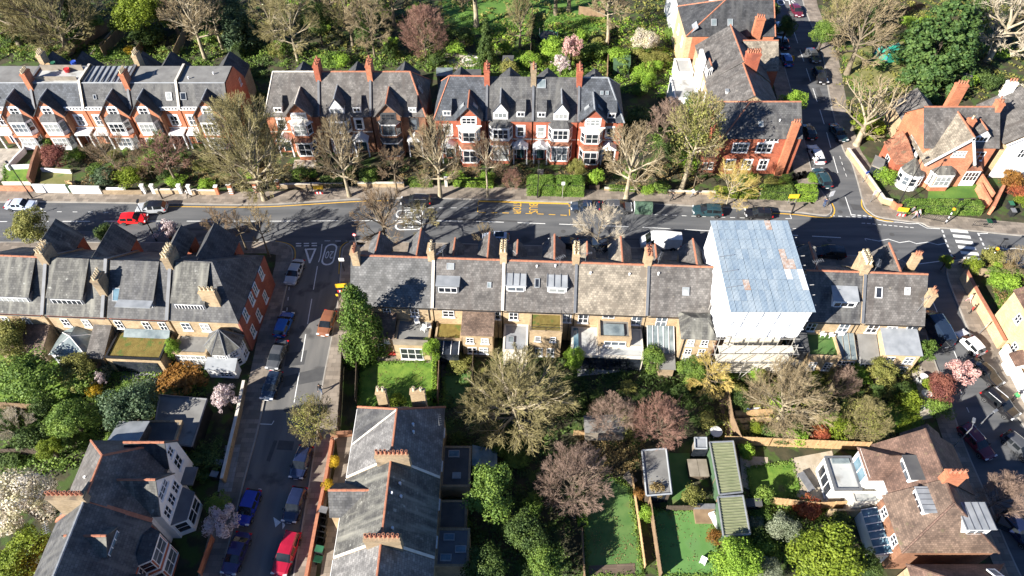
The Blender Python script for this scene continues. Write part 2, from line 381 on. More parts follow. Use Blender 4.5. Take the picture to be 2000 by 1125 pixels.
# ------------------------------------------------------------------ mesh builder
class MB:
	def __init__(self):
		self.v, self.f, self.m = [], [], []

	def poly(self, pts, m=0):
		b = len(self.v)
		self.v += [tuple(p) for p in pts]
		self.f.append(tuple(range(b, b + len(pts))))
		self.m.append(m)

	def box(self, x0, x1, y0, y1, z0, z1, m=0, bottom=False):
		b = len(self.v)
		self.v += [(x0, y0, z0), (x1, y0, z0), (x1, y1, z0), (x0, y1, z0), (x0, y0, z1), (x1, y0, z1), (x1, y1, z1), (x0, y1, z1)]
		fs = [(0, 1, 5, 4), (1, 2, 6, 5), (2, 3, 7, 6), (3, 0, 4, 7), (4, 5, 6, 7)] + ([(3, 2, 1, 0)] if bottom else [])
		for q in fs:
			self.f.append(tuple(b + i for i in q))
			self.m.append(m)
		return self

	def prism(self, pts, z0, z1, m=0, ms=None, bottom=False):
		n = len(pts)
		a = sum(pts[i][0] * pts[(i + 1) % n][1] - pts[(i + 1) % n][0] * pts[i][1] for i in range(n))
		if a < 0:
			pts = pts[::-1]
		b = len(self.v)
		self.v += [(p[0], p[1], z0) for p in pts] + [(p[0], p[1], z1) for p in pts]
		self.f.append(tuple(range(b + n, b + 2 * n)))
		self.m.append(m)
		if bottom:
			self.f.append(tuple(range(b + n - 1, b - 1, -1)))
			self.m.append(m)
		for i in range(n):
			j = (i + 1) % n
			self.f.append((b + i, b + j, b + n + j, b + n + i))
			self.m.append(m if ms is None else ms)
		return self

	def slab(self, pts, t=0.1, m=0, ms=None):
		"""a thick sheet: the given 3-D polygon is its top"""
		n = len(pts)
		nx = Vector((0, 0, 0))
		for i in range(n):
			p, q = Vector(pts[i]), Vector(pts[(i + 1) % n])
			nx += p.cross(q)
		if nx.z < 0:
			pts = pts[::-1]
			nx = -nx
		nx.normalize()
		o = nx * t
		b = len(self.v)
		self.v += [tuple(p) for p in pts] + [tuple(Vector(p) - o) for p in pts]
		self.f.append(tuple(range(b, b + n)))
		self.m.append(m)
		self.f.append(tuple(range(b + 2 * n - 1, b + n - 1, -1)))
		self.m.append(m if ms is None else ms)
		for i in range(n):
			j = (i + 1) % n
			self.f.append((b + j, b + i, b + n + i, b + n + j))
			self.m.append(m if ms is None else ms)
		return self

	def tube(self, path, rad, n=6, m=0, cap=True):
		P = [Vector(p) for p in path]
		if not hasattr(rad, '__len__'):
			rad = [rad] * len(P)
		b = len(self.v)
		for i, p in enumerate(P):
			d = (P[min(i + 1, len(P) - 1)] - P[max(i - 1, 0)]).normalized()
			a = d.cross(Vector((0, 0, 1)) if abs(d.z) < 0.9 else Vector((1, 0, 0))).normalized()
			c = d.cross(a)
			for k in range(n):
				t = 2 * math.pi * k / n
				self.v.append(tuple(p + (a * math.cos(t) + c * math.sin(t)) * rad[i]))
		for i in range(len(P) - 1):
			for k in range(n):
				k2 = (k + 1) % n
				self.f.append((b + i * n + k, b + i * n + k2, b + (i + 1) * n + k2, b + (i + 1) * n + k))
				self.m.append(m)
		if cap:
			self.f.append(tuple(b + n - 1 - k for k in range(n)))
			self.m.append(m)
			self.f.append(tuple(b + (len(P) - 1) * n + k for k in range(n)))
			self.m.append(m)
		return self

	def lathe(self, prof, c=(0, 0, 0), n=10, m=0):
		b = len(self.v)
		for r, z in prof:
			for k in range(n):
				t = 2 * math.pi * k / n
				self.v.append((c[0] + r * math.cos(t), c[1] + r * math.sin(t), c[2] + z))
		for i in range(len(prof) - 1):
			for k in range(n):
				k2 = (k + 1) % n
				self.f.append((b + i * n + k, b + i * n + k2, b + (i + 1) * n + k2, b + (i + 1) * n + k))
				self.m.append(m)
		self.f.append(tuple(b + (len(prof) - 1) * n + k for k in range(n)))
		self.m.append(m)
		return self

	def mesh(self, name, mats, smooth=False, uv=True):
		me = bpy.data.meshes.new(name)
		me.from_pydata(self.v, [], self.f)
		for mt in (mats if isinstance(mats, (list, tuple)) else [mats]):
			me.materials.append(MATS[mt])
		if any(self.m):
			me.polygons.foreach_set('material_index', self.m)
		if smooth:
			me.polygons.foreach_set('use_smooth', [True] * len(self.f))
		if uv and self.f:
			ul = me.uv_layers.new(name='UVMap')
			out = []
			V = self.v
			for q in self.f:
				ax, ay, az = V[q[0]]
				nx = ny = nz = 0.0
				for i in range(len(q)):
					p, r = V[q[i]], V[q[(i + 1) % len(q)]]
					nx += (p[1] - r[1]) * (p[2] + r[2])
					ny += (p[2] - r[2]) * (p[0] + r[0])
					nz += (p[0] - r[0]) * (p[1] + r[1])
				l = math.sqrt(nx * nx + ny * ny + nz * nz) or 1.0
				nx, ny, nz = nx / l, ny / l, nz / l
				h = math.hypot(nx, ny)
				if h < 0.08:
					for i in q:
						out += (V[i][0], V[i][1])
				else:
					tx, ty = -ny / h, nx / h
					wx, wy, wz = -nz * ty, nz * tx, nx * ty - ny * tx
					for i in q:
						p = V[i]
						out += (p[0] * tx + p[1] * ty, p[0] * wx + p[1] * wy + p[2] * wz)
			ul.data.foreach_set('uv', out)
		return me

	def build(self, name, mats, parent=None, loc=None, rz=0.0, smooth=False, uv=True):
		return link(name, self.mesh(name, mats, smooth, uv), parent, loc, rz)


def link(name, me, parent=None, loc=None, rz=0.0, scale=None):
	o = bpy.data.objects.new(name, me)
	COL.objects.link(o)
	if parent is not None:
		o.parent = parent
	if loc is not None:
		o.location = loc
	if rz:
		o.rotation_euler = (0, 0, rz)
	if scale is not None:
		o.scale = scale if hasattr(scale, '__len__') else (scale,) * 3
	return o


def tag(o, label=None, cat=None, group=None, kind=None):
	if label:
		o['label'] = label
	if cat:
		o['category'] = cat
	if group:
		o['group'] = group
	if kind:
		o['kind'] = kind
	return o


def empty(name, loc=(0, 0, 0), rz=0.0, label=None, cat=None, group=None):
	o = bpy.data.objects.new(name, None)
	o.empty_display_size = 0.5
	COL.objects.link(o)
	o.location = loc
	o.rotation_euler = (0, 0, rz)
	return tag(o, label, cat, group)


def copy_tree(o, parent=None):
	c = o.copy()
	COL.objects.link(c)
	c.parent = parent
	for ch in list(o.children):
		copy_tree(ch, c)
	return c


def struct(name, mb, mats):
	return tag(mb.build(name, mats), kind='structure')


# ------------------------------------------------------------------ ground, roads, pavements
def pix(pts, z=0.0):
	return [G2(x, y, z) for x, y in pts]


def smooth_line(pts, sub=4):
	"""Catmull-Rom through world points"""
	out = []
	n = len(pts)
	for i in range(n - 1):
		p0, p1, p2, p3 = pts[max(i - 1, 0)], pts[i], pts[i + 1], pts[min(i + 2, n - 1)]
		for k in range(sub):
			t = k / sub
			out.append(tuple(0.5 * (2 * p1[d] + (p2[d] - p0[d]) * t + (2 * p0[d] - 5 * p1[d] + 4 * p2[d] - p3[d]) * t * t
							 + (3 * p1[d] - p0[d] - 3 * p2[d] + p3[d]) * t ** 3) for d in (0, 1)))
	out.append(tuple(pts[-1][:2]))
	return out


def offset(pts, d):
	"""shift a 2-D line to its left by d"""
	out = []
	for i in range(len(pts)):
		a, b = pts[max(i - 1, 0)], pts[min(i + 1, len(pts) - 1)]
		tx, ty = b[0] - a[0], b[1] - a[1]
		l = math.hypot(tx, ty) or 1
		out.append((pts[i][0] - ty / l * d, pts[i][1] + tx / l * d))
	for _ in range(60):                                   # collapse loops at tight corners
		bad = False
		for i in range(len(pts) - 1):
			s0 = (pts[i + 1][0] - pts[i][0], pts[i + 1][1] - pts[i][1])
			s1 = (out[i + 1][0] - out[i][0], out[i + 1][1] - out[i][1])
			if s0[0] * s1[0] + s0[1] * s1[1] < -1e-9:
				mid = ((out[i][0] + out[i + 1][0]) / 2, (out[i][1] + out[i + 1][1]) / 2)
				out[i] = out[i + 1] = mid
				bad = True
		if not bad:
			break
	return out


def ribbon(pts, w, z, mb=None, m=0):
	mb = mb or MB()
	a, b = offset(pts, w / 2), offset(pts, -w / 2)
	for i in range(len(pts) - 1):
		mb.poly([(*b[i], z), (*b[i + 1], z), (*a[i + 1], z), (*a[i], z)], m)
	return mb


def strip(a, b, z0, z1, mb=None):
	"""raised strip between two lines of equal length"""
	mb = mb or MB()
	n = len(a)
	for i in range(n - 1):
		q = [(*a[i], z1), (*a[i + 1], z1), (*b[i + 1], z1), (*b[i], z1)]
		nz = (q[1][0] - q[0][0]) * (q[2][1] - q[0][1]) - (q[1][1] - q[0][1]) * (q[2][0] - q[0][0])
		mb.poly(q if nz > 0 else q[::-1])
		for l, s in ((a, 1), (b, -1)):
			p = [(*l[i], z0), (*l[i + 1], z0), (*l[i + 1], z1), (*l[i], z1)]
			mb.poly(p if (s > 0) == (nz > 0) else p[::-1])
	for i in (0, n - 1):
		mb.poly([(*a[i], z0), (*b[i], z0), (*b[i], z1), (*a[i], z1)])
	return mb


g = MB()
g.poly([(-1500, -600, -0.3), (1500, -600, -0.3), (1500, 2500, -0.3), (-1500, 2500, -0.3)])
struct('ground', g, 'woodland_floor')
g = MB()
g.poly([(-130, 5, 0), (140, 5, 0), (140, 175, 0), (-130, 175, 0)])
ROAD = struct('road', g, 'asphalt')

# kerb lines (survey positions)
K_N = [(-300, 396), (100, 396), (330, 399), (500, 401), (600, 396), (700, 390), (820, 388), (935, 391), (1110, 396), (1258, 399), (1400, 406), (1540, 414), (1600, 421),
	   (1618, 421), (1625, 411), (1620, 396), (1592, 352), (1577, 300), (1563, 240), (1535, 140), (1512, 60), (1495, 0), (1478, -60), (1455, -140)]
K_NE = [(1560, -140), (1565, -60), (1567, 0), (1580, 40), (1606, 110), (1622, 205), (1645, 290), (1662, 318), (1674, 356), (1687, 402), (1700, 416), (1716, 425), (1760, 432),
		(1800, 437), (1815, 444), (1860, 448), (1930, 455), (2000, 462), (2300, 488)]
K_SW = [(-300, 473), (0, 473), (300, 474), (500, 472), (540, 473), (563, 479), (572, 490), (571, 520), (554, 590), (531, 710), (508, 828), (478, 940), (440, 1100), (405, 1240)]
K_SM = [(535, 1330), (573, 1122), (614, 878), (628, 758), (645, 670), (658, 598), (665, 525), (668, 492), (673, 481), (684, 474), (706, 471), (1000, 479), (1300, 486), (1500, 492), (1700, 501),
		(1745, 505), (1768, 513), (1778, 535), (1800, 613), (1820, 690), (1850, 770), (1884, 870), (1925, 965), (1966, 1065), (2020, 1180), (2080, 1300)]
K_SE = [(2320, 1300), (2220, 1180), (2130, 1050), (2060, 940), (2010, 850), (1975, 800), (1941, 754), (1915, 696), (1889, 643), (1871, 599), (1856, 562), (1848, 535), (1852, 517), (1870, 508), (1915, 510), (2000, 520), (2300, 545)]


def pavement(name, kerb_px, width, mat='paving', sub=3, side=1):
	k = smooth_line(pix(kerb_px), sub)
	i1 = offset(k, 0.16 * side)
	i2 = offset(k, (width + 0.16) * side)
	kb = strip(k, i1, -0.2, 0.135)
	p = struct(name, strip(i1, i2, -0.2, 0.125), mat)
	o = kb.build('kerb', 'kerbstone', p)
	return k, i2


kN, bN = pavement('pavement_north', K_N, 2.7)
kNE, bNE = pavement('pavement_north_east', K_NE, 2.6)
kSW, bSW = pavement('pavement_south_west', K_SW, 2.2, side=-1)
kSM, bSM = pavement('pavement_south_middle', K_SM, 2.1, side=-1)
kSE, bSE = pavement('pavement_south_east', K_SE, 2.6, side=-1)


def block(name, line, extra, mat='soil', inset=0.1, side=1):
	l = offset(line, -inset * side)
	g = MB()
	g.prism(l + extra, -0.25, 0.10)
	return struct(name, g, mat)


block('garden_ground_north', bN, [(55, 230), (-130, 230), (-130, 82)], 'soil')
block('garden_ground_north_east', bNE, [(140, 62), (140, 230), (62, 230)], 'soil')
block('garden_ground_south_west', bSW, [(-130, 5), (-130, 68)], 'soil', side=-1)
block('garden_ground_south_middle', bSM, [(50, 5), (-20, 5)], 'soil', side=-1)
block('garden_ground_south_east', bSE, [(140, 60), (140, 5), (62, 5)], 'soil', side=-1)

# side street surface (older, browner tarmac) laid over the base sheet
g = MB()
sidepoly = pix([(574, 482), (672, 480), (660, 560), (660, 600), (629, 758), (615, 878), (535, 1330), (380, 1330), (440, 1100), (479, 940), (509, 828), (555, 590), (570, 520)])
g.poly([(x, y, 0.004) for x, y in sidepoly])
tag(g.build('street_surface', 'asphalt_old', ROAD))
for pl in ([(556, 735), (640, 715), (634, 742), (552, 757)], [(545, 860), (575, 862), (571, 880), (540, 878)], [(740, 446), (790, 447), (788, 462), (735, 460)], [(1480, 468), (1560, 470), (1562, 480), (1478, 478)],
		   [(850, 425), (1010, 431), (1010, 434), (850, 428)], [(300, 446), (480, 446), (480, 450), (300, 450)], [(1120, 462), (1300, 468), (1300, 471), (1120, 465)], [(560, 690), (600, 684), (594, 712), (555, 716)], [(520, 900), (535, 860), (542, 861), (527, 902)], [(1600, 170), (1612, 200), (1604, 202), (1592, 172)],
		   [(1440, 418), (1475, 420), (1476, 430), (1438, 428)], [(120, 440), (200, 441), (200, 452), (118, 450)], [(1660, 398), (1684, 402), (1690, 412), (1666, 410)]):
	g = MB()
	g.poly([(*p, 0.008) for p in pix(pl)])
	g.build('road_patch', 'asphalt_patch', ROAD)


def mark(name, mb, mat='line_white'):
	return mb.build(name, mat, ROAD)


def dashes(px_line, dash, gap, w, mat='line_white', name='lane_dash', start=0.0, z=0.014):
	ln = smooth_line(pix(px_line), 12)
	pts = [Vector(p) for p in ln]
	cum = [0.0]
	for i in range(len(pts) - 1):
		cum.append(cum[-1] + (pts[i + 1] - pts[i]).length)

	def at(s):
		for i in range(len(pts) - 1):
			if cum[i + 1] >= s:
				return pts[i].lerp(pts[i + 1], (s - cum[i]) / max(1e-6, cum[i + 1] - cum[i]))
		return pts[-1]
	s = start
	while s + dash < cum[-1]:
		mark(name, ribbon([tuple(at(s)), tuple(at(s + dash / 2)), tuple(at(s + dash))], w, z), mat)
		s += dash + gap


def line(px_line, w, mat='line_white', name='lane_line', sub=5, z=0.014, curve=True):
	p = pix(px_line)
	mark(name, ribbon(smooth_line(p, sub) if curve else p, w, z), mat)


# main road
dashes([(-40, 433), (250, 432), (560, 432), (700, 431), (900, 432), (1040, 436), (1230, 443), (1350, 449), (1600, 462), (1690, 467)], 4.0, 2.0, 0.13)
line([(330, 403.5), (500, 404.5), (600, 399.5), (700, 393.5), (760, 392)], 0.16, 'line_yellow', 'yellow_line')
line([(1490, 416), (1545, 418.5), (1600, 424.5), (1622, 424.5), (1630, 412), (1625, 397)], 0.18, 'line_yellow', 'yellow_line')
line([(1683, 390), (1684, 404), (1698, 419), (1720, 429), (1745, 433)], 0.18, 'line_yellow', 'yellow_line')
line([(538, 471), (564, 476.5), (576, 489), (575, 515)], 0.14, 'line_yellow', 'yellow_line')
line([(662, 535), (664, 492), (669, 479), (684, 471.5), (720, 470)], 0.14, 'line_yellow', 'yellow_line')
# bus stop cage
line([(935, 393), (1110, 398)], 0.3, 'line_yellow', 'bus_cage_line')
dashes([(936, 415), (1030, 417), (1113, 421)], 0.95, 0.75, 0.13, 'line_yellow', 'bus_cage_dash')
line([(934, 394), (934, 400)], 0.13, 'line_yellow', 'bus_cage_line', curve=False)
line([(933, 404), (933, 414)], 0.13, 'line_yellow', 'bus_cage_line', curve=False)
line([(1111, 398.5), (1112, 404)], 0.13, 'line_yellow', 'bus_cage_line', curve=False)
line([(1112, 409), (1112.5, 421)], 0.13, 'line_yellow', 'bus_cage_line', curve=False)
# parking bay dashes, north side
dashes([(790, 406), (860, 406), (930, 406)], 0.9, 0.8, 0.1, 'line_white', 'bay_dash')
dashes([(1275, 419), (1400, 424), (1500, 427)], 0.7, 0.7, 0.1, 'line_white', 'bay_dash')
dashes([(20, 413), (150, 414), (290, 416)], 0.7, 1.6, 0.1, 'line_white', 'bay_dash')
line([(1543, 419), (1546, 427), (1534, 427)], 0.12, 'line_white', 'bay_line', curve=False)
# zebra crossing with zigzags
za, zb = Vector(G2(1873.5, 451.5)), Vector(G2(1899, 506))
for i in range(6):
	c = za.lerp(zb, i / 5)
	d = Vector((0.985, -0.13))
	mark('zebra_stripe', ribbon([tuple(c - d * 1.2), tuple(c + d * 1.2)], 0.58, 0.014))
dashes([(1840, 449), (1850, 478), (1862, 508)], 0.55, 0.42, 0.22, name='crossing_stud_dash')
dashes([(1910, 455), (1923, 483), (1935, 507)], 0.55, 0.42, 0.22, name='crossing_stud_dash')
for zz in ([(1712, 429), (1732, 433.5), (1755, 434), (1776, 437), (1793, 436.5), (1810, 445.5), (1836, 447)], [(1689, 466), (1692, 471), (1690, 466), (1717, 471), (1735, 467), (1757, 474), (1776, 471), (1790, 476), (1812, 473), (1832, 478), (1848, 475)],
		   [(1911, 456), (1928, 456), (1936, 447.5), (1955, 450.5), (1972, 449), (2000, 454), (2040, 455)], [(1926, 486), (1946, 482), (1965, 487), (1982, 485), (2020, 491), (2060, 489)],
		   [(1693, 507.5), (1735, 510), (1784, 517), (1830, 511), (1860, 506)], [(1938, 512), (1955, 510), (1975, 515), (2000, 513)]):
	line(zz, 0.12, name='zigzag_line', curve=False)
# give-way junction of the side street
for y in (475.6, 480.2):
	dashes([(578, y + 0.2), (600, y), (629, y - 0.6)], 0.75, 0.35, 0.2, name='give_way_dash')
dashes([(634, 470.5), (660, 470.8), (692, 471)], 0.8, 0.7, 0.1, name='junction_dash')
line([(629, 477), (626, 500), (622, 512)], 0.12, name='centre_line')
dashes([(620, 520), (602, 625), (585, 725), (572, 800)], 4.2, 1.6, 0.11, name='centre_dash')
dashes([(565, 560), (556, 640), (535, 745)], 0.6, 1.2, 0.08, name='bay_dash')
tri = pix([(597, 487), (616, 486.5), (605, 513)])
for i in range(3):
	a, b = Vector(tri[i]), Vector(tri[(i + 1) % 3])
	e = (b - a).normalized() * 0.1
	mark('give_way_triangle_side', ribbon([tuple(a - e), tuple(b + e)], 0.26, 0.014 + i * 0.003))
for q in ([(508, 828), (531, 829), (535, 822)], [(505, 955), (510, 955), (503, 978)]):
	line(q, 0.1, name='bay_line', curve=False)
dashes([(1683, 436), (1700, 437), (1786, 445)], 0.5, 0.25, 0.12, name='give_way_dash')
for y in (0, 3.5):
	dashes([(1664, 419.5 + y), (1690, 422 + y), (1711, 425 + y)], 0.5, 0.28, 0.17, name='give_way_dash')
dashes([(1622, 421.5), (1642, 422.5), (1662, 424)], 0.6, 0.5, 0.12, name='junction_dash')
# north-east street
line([(1651, 385), (1657, 403), (1663, 421)], 0.12, name='centre_line')
dashes([(1540, 30), (1560, 90), (1590, 180), (1612, 250), (1634, 330), (1648, 370)], 4.0, 2.2, 0.11, name='centre_dash')
dashes([(1640, 305), (1650, 335), (1656, 352)], 0.7, 0.7, 0.08, name='bay_dash')
# south-east street
dashes([(1820, 585), (1832, 613), (1848, 648), (1869, 700), (1900, 770)], 2.9, 1.2, 0.1, name='centre_dash')
dashes([(1875, 760), (1890, 800), (1935, 890)], 0.7, 1.8, 0.08, name='bay_dash')


def text_mesh(s, size, mat, extrude=0.0):
	cu = bpy.data.curves.new('txt', 'FONT')
	cu.body = s
	cu.size = size
	cu.align_x = 'CENTER'
	cu.align_y = 'CENTER'
	cu.extrude = extrude
	cu.resolution_u = 2
	o = bpy.data.objects.new('txt', cu)
	COL.objects.link(o)
	dg = bpy.context.evaluated_depsgraph_get()
	me = bpy.data.meshes.new_from_object(o.evaluated_get(dg))
	bpy.data.objects.remove(o)
	me.materials.clear()
	me.materials.append(MATS[mat])
	return me


def road_text(s, px, py, size, rz, sy=1.0, mat='line_white', name='road_lettering'):
	o = link(name, text_mesh(s, size, mat), ROAD, (*G2(px, py), 0.018), R(rz), (1.0, sy, 1))
	return o


def roundel(px, py, w, h, rz):
	"""speed-limit oval with 20 inside"""
	x, y = G2(px, py)
	mb = MB()
	pts = []
	r = w / 2
	for k in range(25):
		t = math.pi * k / 12
		pts.append((r * math.cos(t), r * math.sin(t) + (h / 2 - r) * (1 if math.sin(t) >= 0 else -1)))
	n = len(pts)
	for i in range(n):
		a, b = pts[i], pts[(i + 1) % n]
		mb.poly([(a[0], a[1], 0), (b[0], b[1], 0), (b[0] * 0.78, b[1] * 0.87, 0), (a[0] * 0.78, a[1] * 0.87, 0)])
	o = mb.build('speed_roundel', 'line_white', ROAD, (x, y, 0.014), R(rz))
	road_text('20', px, py, w * 0.66, rz, 1.75)


roundel(643.5, 497, 1.75, 4.1, 178)
roundel(799, 417.5, 1.75, 4.1, -88)
roundel(799, 441, 1.75, 4.1, 92)
road_text('BUS', 1041, 406.5, 1.25, -92, 1.5, 'line_yellow')
road_text('STOP', 1009, 405, 1.0, -92, 1.8, 'line_yellow')
road_text('SLOW', 1524, 4, 2.2, 172, 1.5)
for q in ([(534, 1010), (549, 1020), (538, 1030)], [(551, 1014), (557, 1026), (552, 1034)]):
	g = MB()
	g.poly([(*p, 0.014) for p in pix(q)][::-1])
	mark('road_arrow', g)


def patch(name, px, mat, z=0.13, label=None, cat=None, rim=None):
	"""a surface laid in a garden"""
	g = MB()
	g.prism(pix(px, z), 0.02, z)
	return struct(name, g, mat)


patch('lawn', [(706, 710), (851, 708), (850, 792), (700, 792)], 'lawn', 0.16)
patch('terrace', [(740, 655), (850, 655), (850, 712), (735, 710)], 'paving', 0.14)
patch('lawn', [(866, 735), (918, 728), (915, 792), (868, 795)], 'turf', 0.16)
patch('terrace', [(862, 675), (920, 675), (922, 733), (862, 737)], 'decking', 0.15)
patch('lawn', [(1180, 925), (1230, 955), (1256, 1125), (1258, 1150), (1146, 1150), (1140, 1000)], 'turf', 0.16)
patch('lawn', [(1274, 998), (1392, 998), (1412, 1150), (1288, 1150)], 'turf_bright', 0.17)
patch('lawn', [(1306, 885), (1347, 885), (1352, 995), (1303, 995)], 'turf', 0.16)
patch('lawn', [(1745, 752), (1787, 752), (1788, 838), (1715, 850), (1735, 800)], 'lawn', 0.16)
patch('lawn', [(1458, 915), (1545, 905), (1560, 955), (1530, 985), (1470, 985)], 'lawn', 0.16)
patch('patio', [(1545, 895), (1625, 880), (1650, 985), (1560, 995)], 'gravel', 0.15)
patch('path', [(1445, 890), (1500, 893), (1500, 903), (1480, 912), (1470, 960), (1450, 950)], 'gravel', 0.145)
patch('terrace', [(1125, 660), (1262, 655), (1265, 720), (1128, 735)], 'patio_grey', 0.15)
patch('lawn', [(860, -30), (1190, -30), (1190, 55), (1130, 62), (960, 70), (870, 62)], 'meadow', 0.16)
patch('lawn', [(1640, 95), (1765, 80), (1790, 160), (1700, 180), (1665, 175)], 'dry_lawn', 0.16)
patch('lawn', [(10, 325), (66, 324), (63, 358), (8, 358)], 'lawn', 0.16)
patch('drive', [(-20, 290), (48, 290), (30, 318), (12, 345), (-20, 365)], 'paving_pale', 0.15)
patch('drive', [(82, 325), (142, 330), (140, 362), (78, 362)], 'dry_lawn', 0.15)
patch('lawn', [(1940, 560), (1985, 590), (2000, 640), (1955, 625)], 'lawn', 0.16)
patch('lawn', [(612, 100), (668, 100), (664, 132), (606, 132)], 'lawn', 0.16)
patch('lawn', [(180, 100), (260, 92), (250, 112), (170, 122)], 'lawn', 0.16)
patch('lawn', [(890, 150), (948, 148), (948, 128), (895, 130)], 'meadow', 0.16)
patch('lawn', [(1060, 95), (1130, 90), (1120, 150), (1060, 150)], 'lawn', 0.16)
patch('lawn', [(1000, 100), (1035, 98), (1035, 150), (1000, 150)], 'lawn', 0.16)
patch('lawn', [(1815, 362), (1915, 360), (1918, 385), (1812, 388)], 'meadow', 0.16)
patch('path', [(575, 312), (618, 310), (616, 328), (572, 330)], 'paving_pale', 0.15)
patch('path', [(655, 850), (690, 845), (688, 900), (668, 1000), (650, 1130), (625, 1130), (645, 960), (660, 890)], 'paving', 0.14)
patch('path', [(440, 870), (470, 868), (452, 960), (425, 960)], 'patio_grey', 0.14)
patch('terrace', [(240, 705), (330, 700), (380, 705), (370, 745), (330, 760), (235, 750)], 'patio_grey', 0.14)
patch('path', [(1780, 720), (1800, 715), (1822, 815), (1800, 820)], 'paving_pale', 0.14)
patch('terrace', [(870, 105), (945, 105), (945, 135), (872, 135)], 'gravel', 0.15)
patch('lawn', [(0, 690), (160, 690), (150, 790), (0, 800)], 'lawn', 0.14)
patch('terrace', [(1310, 145), (1380, 140), (1378, 188), (1300, 190)], 'patio_grey', 0.15)
patch('path', [(1050, 330), (1062, 330), (1058, 372), (1046, 372)], 'paving_pale', 0.14)
patch('terrace', [(1400, 770), (1480, 760), (1490, 840), (1420, 850)], 'decking', 0.15)
patch('terrace', [(1500, 690), (1780, 690), (1780, 715), (1510, 720)], 'patio_grey', 0.14)
patch('terrace', [(1150, 1105), (1240, 1100), (1243, 1150), (1150, 1150)], 'decking', 0.2)


